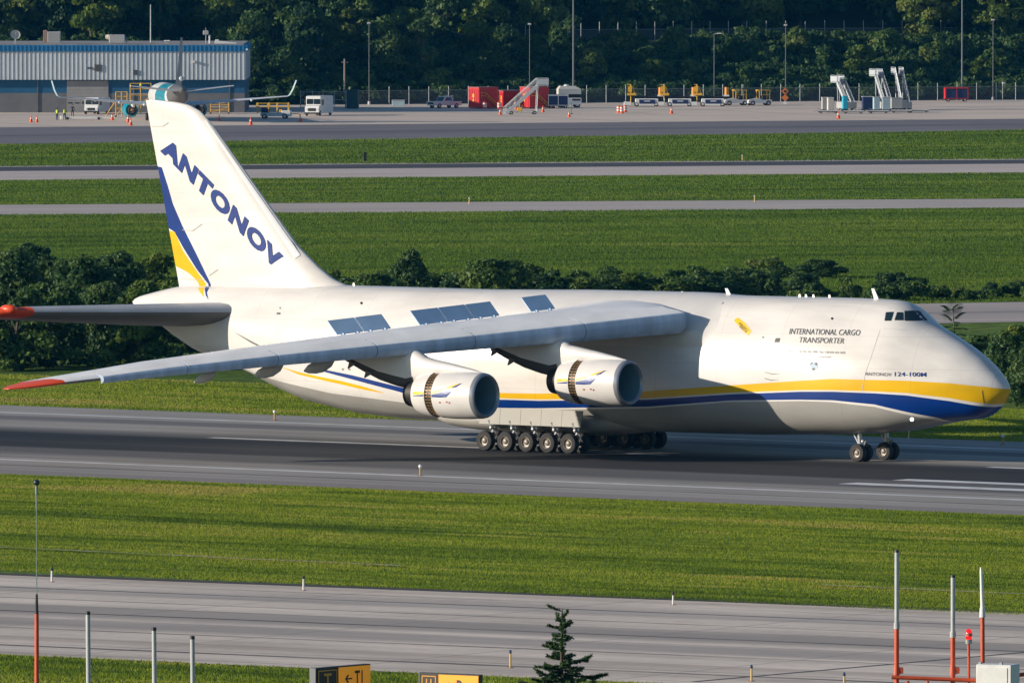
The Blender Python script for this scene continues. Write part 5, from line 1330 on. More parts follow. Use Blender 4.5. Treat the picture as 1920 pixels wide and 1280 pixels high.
# ---- people
def person(loc, rz, label, top, legs, arms=0.0, vest=True, hat=None):
    root = thing('person', label, 'person', tuple(loc), rz)
    P = {}; E = []; RAD = {}
    def v(n, co, r, link=None):
        P[n] = co; RAD[n] = r
        if link: E.append((link, n))
    v('pelvis', (0, 0, .95), .135); v('waist', (0, 0, 1.10), .125, 'pelvis'); v('chest', (0, 0, 1.32), .15, 'waist'); v('neck', (0, 0, 1.50), .055, 'chest'); v('jaw', (0, -.03, 1.57), .07, 'neck'); v('head', (0, 0, 1.66), .095, 'jaw'); v('crown', (0, .01, 1.73), .07, 'head')
    v('nose', (0, -.115, 1.63), .014, 'head')
    for s, n in ((-1, 'l'), (1, 'r')):
        v(n + 'hip', (s * .1, 0, .9), .10, 'pelvis'); v(n + 'knee', (s * .12, -.03 * s, .5), .065, n + 'hip'); v(n + 'ank', (s * .13, .02 - .03 * s, .09), .045, n + 'knee'); v(n + 'toe', (s * .15, -.14 - .03 * s, .05), .035, n + 'ank')
        v(n + 'sh', (s * .19, 0, 1.42), .06, 'chest'); v(n + 'el', (s * (.26 + arms * .1), -.02 - arms * .12, 1.15 + arms * .12), .042, n + 'sh'); v(n + 'wr', (s * (.27 + arms * .05), -.1 - arms * .3, .92 + arms * .28), .028, n + 'el'); v(n + 'pa', (s * .27, -.12 - arms * .38, .85 + arms * .30), .034, n + 'wr')
        for k, (dx, L) in enumerate(((-.03, .07), (-.01, .085), (.01, .08), (.028, .062))): v(n + 'f%d' % k, (s * .27 + dx * .2, -.15 + dx - arms * .44, .85 - L + arms * .32), .009, n + 'pa')
        v(n + 'th', (s * .235, -.17 - arms * .38, .86 + arms * .3), .01, n + 'wr')
    names = list(P); me = bpy.data.meshes.new('p'); me.from_pydata([P[n] for n in names], [(names.index(a), names.index(c)) for a, c in E], [])
    o = bpy.data.objects.new('p', me); COL.objects.link(o)
    sk = o.modifiers.new('s', 'SKIN'); 
    if not me.skin_vertices: 
        bm = bmesh.new(); bm.from_mesh(me); bm.verts.layers.skin.verify(); bm.to_mesh(me); bm.free()
    for i, n in enumerate(names):
        d = me.skin_vertices[0].data[i]; d.radius = (RAD[n], RAD[n] * (.75 if n in ('chest', 'waist', 'pelvis') else 1)); d.use_root = n == 'pelvis'
    o.modifiers.new('ss', 'SUBSURF').levels = 1
    ev = o.evaluated_get(bpy.context.evaluated_depsgraph_get()); m2 = bpy.data.meshes.new_from_object(ev)
    bpy.data.objects.remove(o)
    for mm in (M_SKIN, top, legs, M_BLACK): m2.materials.append(mm)
    for p in m2.polygons:
        c = p.center; p.material_index = 3 if c.z < .1 else 2 if c.z < 1.0 and abs(c.x) < .23 else 1 if c.z < 1.5 and (c.z > 1.0 or abs(c.x) > .2) and not (c.z < .95 and abs(c.x) > .2) and not (arms > .5 and c.y < -.3) else 0
        p.use_smooth = True
    bo = bpy.data.objects.new('body', m2); COL.objects.link(bo); bo.parent = root
    if vest:
        b = MB(); b.loft([[(w * math.cos(k) * 1.0, d * math.sin(k), z) for k in [2 * math.pi * q / 16 for q in range(16)]] for z, w, d in ((.98, .17, .14), (1.12, .165, .135), (1.3, .20, .155), (1.42, .19, .13), (1.47, .12, .09))], caps=False); b.build('vest', M_HIVIS, root, smooth=60)
    b = MB(); b.sphere((0, .015, 1.69), .108, 12, 0, (1, 1.1, .85)); b.build('cap' if hat else 'hair', hat or M_BLACK, root, smooth=60)
    return root
person(gnd(107, 226), 2.6, 'worker in a yellow-green vest and dark trousers, left one of two by the tow bar', M_NAVY, M_NAVY)
person(gnd(121, 225.5), 3.4, 'worker in a yellow-green vest at the left end of the tow bar', M_NAVY, M_NAVY, .6)
person(gnd(136, 219), .4, 'small figure in dark clothes in front of the roller door', mat('work_jacket_grey', (.08, .09, .10), .8), M_NAVY, .3, vest=False)

# ---- small apron kit
def cone(px, py, label, s=1.0, top=None):
    global CONE0
    p = gnd(px, py)
    if CONE0 is None:
        t = thing('traffic_cone', label, 'traffic cone', tuple(p), 0, 'traffic cones on the apron')
        b = MB(); b.lathe((0, 0, .05), (0, 0, 1), [(0, .22), (.15, .19), (.62, .075), (.85, .03), (.86, .005)], 16); b.build('cone', M_ORANGE, t, smooth=40)
        b = MB(); b.lathe((0, 0, .05), (0, 0, 1), [(.42, .125), (.55, .095)], 16); b.build('reflective_band', M_VWHITE, t)
        b = MB(); b.box((0, 0, .03), (.55, .55, .06)); b.build('base', M_ORANGE, t)
        CONE0 = t
    else: t = dup(CONE0, tuple(p), label=label)
    t.scale = (s, s, s); return t
CONE0 = None
for px, py, lab, s in [(58, 230, 'orange cone at the far left, left one of a pair', 1.1), (69, 230, 'orange cone at the far left, right one of a pair', 1.1), (210.5, 226, 'orange cone at the right end of the tow bar', 1.15), (240, 230, 'orange cone behind the teal engine, left one of a pair', 1.2), (245, 236, 'orange cone behind the teal engine, nearest of a pair', 1.2), (470, 235, 'orange cone standing alone between the jet and the taxi lane', 1.25), (563, 229, 'orange cone left of the white step van', 1.2), (411, 227, 'dark-looking cone in the shade right of the tail fin', 1.0), (938, 216, 'cone at the foot of the white stairs', 1.1), (1018, 211, 'orange cone right of the white stairs', 1.1), (1067, 220, 'orange cone with a green pole beside it', 1.0), (1259, 214, 'orange cone in front of the second belt loader', 1.2), (1572, 223, 'orange cone in front of the stair group', 1.25), (1159, 211, 'orange cone left of the three small barrels', 1.0)]:
    cone(px, py, lab, s)
t = thing('marker_pole', 'thin green marker pole on the apron right of the white stairs', 'pole', tuple(gnd(1071, 214))); b = MB(); b.tube([(0, 0, 0), (0, 0, 1.7)], .05, 8); b.build('pole', mat('pole_green', (.02, .25, .14), .5), t); b = MB(); b.cyl((0, 0, 0), (0, 0, .1), .25, .22); b.build('base', M_BLACK, t)
def barrel(px, py, label, s=1.0):
    global BAR0
    p = gnd(px, py)
    if BAR0 is None:
        t = thing('traffic_barrel', label, 'barrel', tuple(p), 0, 'orange and white barrels on the apron')
        b = MB(); b.lathe((0, 0, 0), (0, 0, 1), [(0, .3), (.1, .3), (.12, .27), (.95, .24), (1, .2), (1.0, .01)], 18); b.build('drum', M_ORANGE, t, smooth=40)
        for z in (.3, .65): b = MB(); b.lathe((0, 0, z), (0, 0, 1), [(0, .275), (.2, .268)], 18); b.build('white_band', M_VWHITE, t)
        BAR0 = t
    else: t = dup(BAR0, tuple(p), label=label)
    t.scale = (s, s, s); return t
BAR0 = None
for px, py, lab in [(909, 205, 'barrel in front of the first red container'), (936, 205, 'barrel behind the foot of the white stairs'), (967, 205, 'barrel under the white stairs'), (986.5, 203, 'barrel left of the stairs leg, left one of a pair'), (991, 204, 'barrel left of the stairs leg, right one of a pair'), (1032, 203.5, 'barrel right of the stairs, in front of the blue cart'), (1037, 204, 'barrel at the corner of the blue cart'), (1160, 212, 'barrel left of the belt loaders, left one of three'), (1166, 213, 'yellowish barrel left of the belt loaders, middle one of three'), (1172, 211, 'barrel left of the belt loaders, right one of three')]:
    barrel(px, py, lab, 1.05)
t = thing('hydrant_cart', 'small yellow and red cart under the white stairs', 'cart', tuple(gnd(974, 212))); b = MB(); b.cbox((0, 0, .5), (.7, .6, .6), .05); b.build('tank', M_YEL, t); b = MB(); b.cyl((-.45, 0, .45), (-.45, 0, .95), .22, .18); b.build('drum', M_REDC, t); b = MB()
for x in (-.3, .3): b.cyl((x, -.35, .15), (x, -.25, .15), .15)
b.build('wheels', M_TYRE, t); b = MB(); b.tube([(.3, 0, .8), (.5, 0, 1.1), (.2, 0, 1.1)], .03, 6); b.build('handle', M_YEL, t)
t = thing('tow_bar', 'long pale grey tow bar lying on the apron beside the workers', 'tow bar', tuple(gnd(164, 225))); b = MB(); b.box((0, 0, .32), (6.6, .28, .3)); b.tube([(3.3, 0, .3), (3.9, 0, .3)], .09, 8); b.build('bar', M_VWHITE, t); b = MB(); b.cbox((-3.5, 0, .35), (.7, .5, .45), .06); b.build('head', M_VWHITE, t)
for x in (-2.8, 1.6): b = MB(); b.lathe((x, -.25, .2), (0, 1, 0), [(0, .02), (0, .2), (.12, .2), (.12, .02)], 14); b.build('wheel', M_TYRE, t)

def wheels(t, pts, r, w=.24, mat_=None):
    for (x, y) in pts:
        b = MB(); b.lathe((x, y - w / 2, r), (0, 1, 0), [(0, .02), (0, r * .86), (w * .2, r), (w * .8, r), (w, r * .86), (w, .02)], 18); wh = b.build('wheel', M_TYRE, t, smooth=40)
        for s in (-1, 1):
            b = MB(); b.cyl((x, y + s * (w / 2 + .005), r), (x, y + s * (w / 2 + .02), r), r * .5, r * .45, 12); b.build('hub', M_LGREY, wh)
def van(loc, rz, label, L, Wd, H, hood, name='step_van', cat='van'):
    """boxy van; front looks along -x of its own frame"""
    t = thing(name, label, cat, tuple(loc), rz)
    b = MB(); b.cbox((hood / 2, 0, H / 2 + .2), (L - hood, Wd, H - .4), .1); b.build('body', M_VWHITE, t)
    b = MB(); b.loft([[(-L / 2 + x, y, z) for y, z in ((-Wd * .46, .45), (Wd * .46, .45), (Wd * .46, zt), (-Wd * .46, zt))] for x, zt in ((.0, H * .42), (.12, H * .5), (hood + .1, H * .56))]); b.build('hood', M_VWHITE, t)
    x = -L / 2 + hood
    for s in (-1, 1): b = MB(); b.box((x - .02, s * Wd * .235, H * .72), (.05, Wd * .42, H * .26)); b.build('windscreen', M_VGLASS, t)
    b = MB(); b.box((-L / 2 - .03, 0, H * .32), (.05, Wd * .5, H * .15)); b.build('grille', M_BLACK, t)
    for s in (-1, 1):
        b = MB(); b.cyl((-L / 2 - .01, s * Wd * .36, H * .33), (-L / 2 - .06, s * Wd * .36, H * .33), .11, .1, 12); b.build('headlight', mat('lamp_glass', (.8, .8, .75), .15), t)
        b = MB(); b.box((x + .1, s * (Wd * .5 + .18), H * .7), (.08, .2, .4)); b.build('mirror', M_BLACK, t)
        b = MB(); b.box((x + .75, s * (Wd / 2 + .005), H * .68), (.9, .02, H * .28)); b.build('side_window', M_VGLASS, t)
    b = MB(); b.box((-L / 2 - .08, 0, .42), (.14, Wd * .95, .22)); b.build('bumper', M_BLACK, t)
    wheels(t, [(-L / 2 + hood * .6 + .2, s * (Wd / 2 - .16)) for s in (-1, 1)] + [(L / 2 - 1.0, s * (Wd / 2 - .16)) for s in (-1, 1)], .4)
    return t
van(gnd(598, 217), R(72), 'white step van with a split windscreen facing the camera beside the fence gate', 6.2, 2.3, 2.85, .7)
van(gnd(182, 214), R(74), 'white cab-over truck parked in front of the roller door, left of the jet', 5.6, 2.2, 2.4, .35, 'cab_truck', 'truck')
def pickup(loc, rz, label):
    t = thing('pickup_truck', label, 'pickup truck', tuple(loc), rz)
    b = MB(); b.cbox((0, 0, .72), (5.2, 1.9, .6), .06); b.build('body', M_VWHITE, t)
    b = MB(); b.loft([[(x, s * w, z) for s, x in ((-1, x0), (1, x0), (1, x1), (-1, x1))] for z, w, x0, x1 in ((1.0, .9, -.95, 1.0), (1.75, .78, -.4, .8))]); cb = b.build('cab', M_VWHITE, t)
    b = MB(); b.poly([(-.93, -.76, 1.08), (-.93, .76, 1.08), (-.5, .68, 1.66), (-.5, -.68, 1.66)], .02, (-1, 0, .5)); b.build('windscreen', M_VGLASS, cb)
    for s in (-1, 1): b = MB(); b.poly([(-.6, s * .88, 1.1), (.8, s * .88, 1.1), (.65, s * .8, 1.62), (-.3, s * .8, 1.62)], .02, (0, s, 0)); b.build('side_window', M_VGLASS, cb)
    b = MB(); b.box((1.75, 0, 1.06), (1.4, 1.5, .06)); b.build('bed_floor', M_BLACK, t)
    b = MB(); b.box((-2.62, 0, .75), (.06, 1.4, .25)); b.build('grille', M_BLACK, t)
    for s in (-1, 1): b = MB(); b.box((-2.62, s * .8, .82), (.06, .26, .16)); b.build('headlight', mat('lamp_glass', (.8, .8, .75), .15), t)
    b = MB(); b.tube([(1.0, -.8, 1.0), (1.0, -.8, 1.85), (1.0, .8, 1.85), (1.0, .8, 1.0)], .05, 6); b.build('roll_bar', M_VWHITE, t)
    wheels(t, [(x, s * .84) for x in (-1.65, 1.6) for s in (-1, 1)], .38)
pickup(gnd(833, 203), R(40), 'white pickup truck with a roll bar parked by the fence left of the red containers')

# ---- red containers with yellow stair rails
def red_box(px, py, w, d, h, rz, label, stair=True):
    t = thing('red_container', label, 'container', tuple(gnd(px, py)), rz)
    b = MB(); b.cbox((0, 0, h / 2 + .12), (w, d, h - .2), .05)
    for k in range(int(w / .5)): b.box((-w / 2 + .3 + k * .5, -d / 2 - .03, h / 2), (.12, .06, h - .5))
    for k in range(int(d / .5)): b.box((-w / 2 - .03, -d / 2 + .3 + k * .5, h / 2), (.06, .12, h - .5))
    b.build('box', M_REDC, t)
    b = MB(); b.box((0, 0, h + .05), (w + .1, d + .1, .12)); b.build('lid', mat('lid_red_grey', (.35, .12, .11), .6), t)
    b = MB(); b.box((0, 0, .07), (w - .2, d - .2, .14)); b.build('skid', M_BLACK, t)
    if stair:
        b = MB()
        for o_ in (0, .45): b.tube([(-w * .42, -d / 2 - .2, h * .62 + o_), (-.2 * w, -d / 2 - .2, h * .62 + o_), (w * .45, -d / 2 - .2, .2 + o_)], .045, 6)
        for q in range(5): b.tube([(-w * .2 + q * w * .15, -d / 2 - .2, h * .62 - q * (h * .62 - .25) / 4.4), (-w * .2 + q * w * .15, -d / 2 - .2, h * .62 + .5 - q * (h * .62 - .25) / 4.4)], .03, 6)
        b.build('stair_rail', M_YEL, t)
        b = MB()
        for q in range(8): b.box((-w * .15 + q * w * .075, -d / 2 - .35, h * .56 - q * h * .07), (.25, .5, .05))
        b.build('stair_steps', mat('step_dark_red', (.2, .03, .03), .7), t)
    b = MB(); b.cyl((-w / 2 - .02, .0, h * .62), (-w / 2 - .06, 0, h * .62), .32, .3, 14); b.cyl((-w / 2 - .02, .0, h * .40), (-w / 2 - .06, 0, h * .40), .24, .22, 14); b.build('yellow_emblem', M_YEL, t)
    return t
red_box(906, 204, 3.3, 3.0, 3.1, R(32), 'red ribbed container with a yellow stair rail, leftmost of the three')
red_box(954, 203, 2.3, 2.2, 2.5, R(20), 'low dark red container, middle of the three behind the white stairs', False)
red_box(1002, 204, 3.3, 2.9, 3.15, R(30), 'red container with a yellow stair rail behind the top of the white stairs')
# ---- white passenger stairs
def airstairs(loc, rz, label, L, H, mat_=M_VWHITE, grp=None, legs=True, platform=1.6):
    """stairs climbing along +x; foot at the origin"""
    t = thing('passenger_stairs', label, 'stairs', tuple(loc), rz, grp)
    b = MB()
    for s in (-.6, .6): b.poly([(0, s - .04, .25), (.5, s - .04, .15), (L + .2, s - .04, H - .25), (L, s - .04, H + .1)], .08, (0, 1, 0))
    b.build('stringer', mat_, t)
    n = int(H / .26); b = MB()
    for k in range(n): b.box((.2 + (L - .2) * k / n, 0, .3 + (H - .3) * k / n), (.3, 1.16, .04))
    b.build('steps', M_GREYM, t)
    b = MB()
    for s in (-.62, .62):
        b.tube([(0, s, 1.05), (L, s, H + 1.0), (L + platform, s, H + 1.0)], .05, 6); b.tube([(0, s, .65), (L, s, H + .55), (L + platform, s, H + .55)], .035, 6)
        for k in range(7): b.tube([(L * k / 6, s, H * k / 6 + .1), (L * k / 6, s, H * k / 6 + 1.02)], .03, 6)
        b.tube([(L + platform, s, H), (L + platform, s, H + 1.0)], .04, 6)
    b.build('handrail', mat_, t)
    b = MB(); b.box((L + platform / 2, 0, H), (platform, 1.3, .12))
    for s in (-.66, .66): b.box((L + platform / 2, s, H + .5), (platform, .04, .75))
    b.build('platform', mat_, t)
    if legs:
        b = MB()
        for s in (-.55, .55): b.tube([(L + .1, s, H), (L - .1, s, .35)], .07, 6)
        b.tube([(.6, -.55, .35), (L, -.55, .35)], .07, 6); b.tube([(.6, .55, .35), (L, .55, .35)], .07, 6); b.build('undercarriage', mat_, t)
        wheels(t, [(.9, -.62), (.9, .62), (L - .4, -.62), (L - .4, .62)], .26, .16)
    return t
airstairs(gnd(946, 215), R(9), 'white wheeled passenger stairs with a top platform in front of the red containers', 4.7, 4.2)
# ---- blue cart and white high truck
def tarp_cart(px, py, rz, label, w, h, frame, tarp, end=None, name='baggage_cart'):
    t = thing(name, label, 'cart', tuple(gnd(px, py)), rz)
    b = MB(); b.box((0, 0, .42), (w, 1.5, .14)); b.build('deck', M_BLACK, t)
    b = MB(); b.cbox((0, 0, .5 + (h - .6) / 2), (w - .15, 1.35, h - .62), .04); b.build('curtain', tarp, t)
    b = MB()
    for x in (-w / 2 + .05, 0, w / 2 - .05):
        for y in (-.72, .72): b.box((x, y, .45 + (h - .5) / 2), (.1, .08, h - .5))
    for y in (-.72, .72):
        b.box((0, y, h - .05), (w, .08, .12)); b.box((0, y, .5), (w, .08, .1))
    b.build('frame', frame, t)
    b = MB(); b.box((0, 0, h + .04), (w + .06, 1.56, .07)); b.build('roof', frame, t)
    if end: b = MB(); b.box((-w / 2 - .03, 0, .45 + (h - .5) / 2), (.06, 1.45, h - .5)); b.build('end_panel', end, t)
    wheels(t, [(x, s * .68) for x in (-w * .36, w * .36) for s in (-1, 1)], .24, .16)
    b = MB(); b.tube([(-w / 2, 0, .4), (-w / 2 - .9, 0, .3)], .04, 6); b.build('drawbar', M_GALV, t)
    return t
tarp_cart(1046, 204, R(4), 'blue curtained baggage cart with a white frame beside the red containers', 3.0, 2.0, M_VWHITE, M_TARP)
tarp_cart(1793, 191, R(6), 'red-ended baggage cart with dark blue curtains standing alone by the right fence', 3.5, 2.1, M_REDC, M_TARP, mat('end_bright_red', (.62, .02, .03), .5))
t = thing('high_lift_truck', 'white truck with a raised cream box body behind the blue cart', 'truck', tuple(gnd(1066, 202)), R(8))
b = MB(); b.cbox((0, 0, .95), (3.6, 2.2, 1.0), .08); b.build('chassis', M_VWHITE, t)
b = MB(); b.loft([[(x, s, z) for x, s in ((-1.65, -1.0), (1.75, -1.0), (1.75, 1.0), (-1.65, 1.0))] for z in (2.0,)] + [[(x, s, z) for x, s in ((-1.65, -1.0), (1.75, -1.0), (1.75, 1.0), (-1.65, 1.0))] for z in (2.75,)] + [[(x, s, 3.2) for x, s in ((-1.3, -.8), (.9, -.8), (.9, .8), (-1.3, .8))]]); b.build('box_body', mat('cream_white', (.70, .67, .58), .45), t)
b = MB(); b.sphere((-.3, 0, 3.25), .35, 12, 0, (1.2, 1, .6)); b.build('roof_dome', M_VWHITE, t, smooth=60)
b = MB(); b.box((0, 0, 1.72), (3.0, 1.7, .56)); b.build('lift_frame', M_BLACK, t)
b = MB(); b.box((1.0, -1.12, 1.2), (1.2, .04, .3)); b.build('side_window', M_VGLASS, t)
wheels(t, [(x, s * .95) for x in (-1.2, 1.2) for s in (-1, 1)], .42)

# ---- belt loaders, tractors
def belt_loader():
    t = thing('belt_loader', '', 'airport vehicle')
    b = MB(); b.cbox((.5, 0, .62), (2.9, 1.9, .85), .06); b.build('body', M_VWHITE, t)
    b = MB(); b.box((.55, -.98, .66), (2.0, .04, .52)); b.build('side_panel', M_TARP, t)
    b = MB(); b.box((.55, -1.005, .72), (.75, .02, .1)); b.build('panel_stripe', M_VWHITE, t)
    b = MB(); b.box((.35, .1, 1.28), (4.0, 1.3, .16)); b.tube([(-1.6, .1, 1.2), (2.4, .1, 1.2)], .1, 8); b.build('conveyor', M_BLACK, t)
    b = MB(); b.cbox((-1.9, -.5, .42), (.95, .9, .42), .05); b.build('front_bumper', M_VWHITE, t)
    b = MB(); b.tube([(-1.5, -.6, .3), (-1.5, -.6, 2.9)], .06, 6); b.tube([(-1.5, .4, .3), (-1.5, .4, 2.5)], .06, 6); b.tube([(-1.8, -.6, 2.9), (-1.2, -.6, 2.5), (-1.0, -.6, 1.5)], .06, 6)
    b.box((-1.4, -.5, 1.6), (1.1, .7, .3)); b.box((-1.6, -.5, 2.25), (.5, .5, .7)); b.build('operator_stand', M_YEL, t)
    b = MB(); b.cyl((2.25, -.3, 1.45), (2.25, -.3, 2.5), .3, .26, 12); b.build('hose_drum', mat('drum_orange', (.62, .26, .03), .5), t, smooth=40)
    b = MB(); b.box((2.2, -.3, 1.42), (.7, .6, .2)); b.build('drum_tray', M_VWHITE, t)
    wheels(t, [(-.75, -.85), (-.75, .85), (1.7, -.85), (1.7, .85)], .32, .2)
    return t
BL = belt_loader(); GBL = 'belt loaders parked in a row by the fence'
for i, (px, lab) in enumerate(((1205, 'belt loader with a yellow operator stand, leftmost of the row of three'), (1267, 'belt loader with a yellow operator stand, middle of the row of three'), (1329, 'belt loader with a yellow operator stand, rightmost of the three, next to the tractors'))):
    o = BL if i == 0 else copy_tree(BL)
    o.location = tuple(gnd(px, 200)); o['label'] = lab; o['group'] = GBL; o.scale = (1.18, 1.18, 1.15)
def tractor():
    t = thing('baggage_tractor', '', 'tractor')
    b = MB(); b.loft([[(x, s, z) for s, z in ((-.75, .3), (.75, .3), (.75, zt), (-.75, zt))] for x, zt in ((-1.7, .55), (-1.55, .75), (-.3, .95), (.2, .75), (1.5, .75))]); b.build('body', M_VWHITE, t)
    b = MB(); b.cbox((.5, 0, 1.0), (.6, 1.1, .5), .06); b.build('seat', M_BLACK, t)
    b = MB()
    for x in (-.2, 1.2):
        for y in (-.65, .65): b.tube([(x, y, .7), (x, y, 1.95)], .05, 6)
    b.box((.5, 0, 1.98), (1.7, 1.45, .08)); b.tube([(-.2, -.65, 1.4), (1.2, -.65, 1.4)], .04, 6); b.build('canopy_frame', M_YEL, t)
    b = MB(); b.cyl((-.1, 0, 1.1), (-.2, 0, 1.2), .22, .22, 12); b.build('steering_wheel', M_BLACK, t)
    wheels(t, [(x, s * .7) for x in (-1.1, 1.0) for s in (-1, 1)], .32, .22)
    return t
TRC = tractor()
for i, (px, lab) in enumerate(((1380, 'small white baggage tractor with a yellow canopy, left one of two'), (1424, 'small white baggage tractor with a yellow canopy, right one of two by the orange sign'))):
    o = TRC if i == 0 else copy_tree(TRC)
    o.location = tuple(gnd(px, 198)); o['label'] = lab; o['group'] = 'baggage tractors by the fence'; o.rotation_euler.z = R(15); o.scale = (1.15, 1.15, 1.15)
# loader under the right wing of the jet
t = thing('loader_vehicle', 'low blue-white loader with a yellow railing under the right wing of the jet', 'airport vehicle', tuple(gnd(515, 223)), R(-4))
b = MB(); b.cbox((.2, 0, .62), (4.3, 1.8, .5), .06); b.build('body', M_PALEB, t); b = MB(); b.cbox((1.7, -.1, .95), (1.3, 1.6, .5), .08); b.build('hood', M_VWHITE, t)
b = MB(); b.cbox((-1.3, 0, 1.2), (1.1, 1.4, .9), .06); b.build('engine_box', M_TARP, t)
b = MB()
for x in (-2.4, -.8, .4, 2.0): b.tube([(x, -.7, .8), (x, -.7, 2.3)], .07, 6); b.tube([(x, .7, .8), (x, .7, 2.3)], .05, 6)
for z in (1.7, 2.2): b.tube([(-2.4, -.7, z), (2.0, -.7, z)], .06, 6)
b.box((-.8, -.7, 1.95), (.45, .12, .6)); b.box((-2.4, -.7, 1.95), (.3, .12, .7)); b.box((2.0, -.7, 1.9), (.25, .12, .6)); b.build('yellow_railing', M_YEL, t)
b = MB(); b.cbox((.9, -.2, 1.2), (.4, .4, .5), .05); b.build('seat', M_YEL, t)
b = MB(); b.tube([(2.3, 0, .7), (3.4, 0, .75), (3.6, 0, .5)], .06, 6); b.build('tow_arm', M_YEL, t)
wheels(t, [(x, s * .8) for x in (-1.4, 1.5) for s in (-1, 1)], .38, .26)
# yellow maintenance stands around the jet
def stand(px, py, label, w, h, rz=0, steps=True):
    t = thing('maintenance_stand', label, 'work platform', tuple(gnd(px, py)), rz)
    b = MB()
    for x in (-w / 2, 0, w / 2):
        for y in (-.7, .7): b.tube([(x, y, .1), (x, y, h)], .055, 6)
    for z in (h * .35, h * .62):
        for y in (-.7, .7): b.tube([(-w / 2, y, z), (w / 2, y, z)], .045, 6)
    b.tube([(-w / 2, -.7, .2), (w / 2, -.7, h * .62)], .04, 6); b.build('frame', M_YEL, t)
    b = MB(); b.box((0, 0, h * .66), (w + .1, 1.5, .09)); b.build('deck', M_GREYM, t)
    b = MB()
    for z in (h * .82, h): b.tube([(-w / 2, -.7, z), (w / 2, -.7, z), (w / 2, .7, z), (-w / 2, .7, z), (-w / 2, -.7, z)], .04, 6)
    b.build('guard_rail', M_YEL, t)
    if steps:
        b = MB()
        for k in range(8): b.box((-w / 2 - .2 - .16 * k, 0, h * .62 - k * h * .075), (.24, 1.0, .05))
        b.tube([(-w / 2, -.55, h * .66), (-w / 2 - 1.5, -.55, .1)], .06, 6); b.build('steps', M_YEL, t)
    for x in (-w / 2, w / 2): b = MB(); b.lathe((x, -.8, .14), (0, 1, 0), [(0, .02), (0, .14), (.1, .14), (.1, .02)], 12); b.build('caster', M_TYRE, t)
    return t
stand(228, 220, 'tall yellow maintenance stand with steps left of the teal engine', 1.6, 3.6)
st2 = stand(264, 214, 'yellow work platform behind the teal engine, at the side of the jet', 3.0, 4.4, 0, False)
stand(412, 214, 'yellow frame stand right of the cargo plane fin, under the jet wing', 2.6, 1.6, 0, False)
p = gnd(264, 214); person((p[0], p[1], 4.4 * .66 + .05), 2.4, 'worker in a yellow-green vest standing up on the yellow platform beside the jet', M_NAVY, M_NAVY, .4)

# ---- fences, poles, signs
M_LINK = bpy.data.materials.new('chain_link'); M_LINK.use_nodes = True
_n = M_LINK.node_tree.nodes; _b = _n['Principled BSDF']; _b.inputs['Base Color'].default_value = (.28, .29, .29, 1); _b.inputs['Roughness'].default_value = .5
_b.inputs['Alpha'].default_value = 0.10
def fence(name, label, pts, h, hm, sp, mats_):
    t = thing(name, label, 'fence', tuple(pts[0])); o = Vector(pts[0]); P = [Vector(p) - o for p in pts]
    k = 0
    for a, c in zip(P[:-1], P[1:]):
        n = max(1, int((c - a).length / sp))
        for i in range(n):
            q = a.lerp(c, i / n); b = MB(); hh = h * (1 if k % 1 == 0 else .8)
            b.tube([q, q + Vector((0, 0, hh))], .055, 6); b.build('post', mats_, t); k += 1
        b = MB(); d = (c - a).normalized(); nn = Vector((-d.y, d.x, 0)) * .012
        b.loft([[a + nn, a - nn, a - nn + Vector((0, 0, hm)), a + nn + Vector((0, 0, hm))], [c + nn, c - nn, c - nn + Vector((0, 0, hm)), c + nn + Vector((0, 0, hm))]]); b.build('wire_mesh', M_LINK, t)
        b = MB(); b.tube([a + Vector((0, 0, hm)), c + Vector((0, 0, hm))], .03, 6); b.build('top_rail', mats_, t)
    return t
def foot(px, d=-3.0): x, y, z = hill_spot(px, d); return (x, y, 0)
fence('perimeter_fence', 'long chain-link fence with tall posts along the back of the apron', [foot(655), foot(1100), foot(1500), foot(2050)], 2.7, 2.1, 3.1, M_GALV)
def ledge(px): x, y, z = hill_spot(px, 30); return (x, y, hill_z(x, y))
fence('hillside_fence', 'upper wire fence on the ledge of the wooded hillside', [ledge(985), ledge(1400), ledge(1800)], 2.9, 1.7, 2.95, M_GALV)
t = thing('fence_gate', 'grey chain-link gate panel beside the white step van', 'gate', tuple(gnd(608, 205)))
for x in (-3.5, -1.75, -.2, 1.5, 3.2): b = MB(); b.tube([(x, 0, 0), (x, 0, 2.8)], .06, 6); b.build('post', M_GALV, t)
b = MB()
for z in (.3, 1.4, 2.55): b.tube([(-3.5, 0, z), (3.2, 0, z)], .05, 6)
b.build('rail', M_GALV, t); b = MB(); b.box((-.15, .06, 1.4), (6.6, .03, 2.3)); b.build('wire_mesh', M_LINK, t)
t = thing('green_container', 'dark green storage container right of the fence gate', 'container', tuple(gnd(660, 204)), R(-4)); b = MB(); b.cbox((0, 0, 1.4), (1.9, 2.2, 2.6), .05)
for k in range(6): b.box((-.75 + k * .3, -1.12, 1.4), (.1, .05, 2.3))
b.build('box', M_DGREEN, t); b = MB(); b.box((0, 0, 2.75), (2.0, 2.3, .12)); b.build('roof', M_DGREEN, t); b = MB(); b.box((0, 0, .06), (1.7, 2.0, .12)); b.build('skid', M_BLACK, t)
t = thing('utility_cabinet', 'small pale grey utility cabinet by the fence right of the green container', 'cabinet', tuple(gnd(747, 200))); b = MB(); b.cbox((0, 0, .5), (1.9, .9, .8), .05); b.build('housing', M_PALEB, t); b = MB(); b.box((0, 0, .95), (2.0, 1.0, .08)); b.build('lid', M_LGREY, t); b = MB(); b.box((0, 0, .06), (2.1, 1.1, .12)); b.build('plinth', M_GREYM, t)
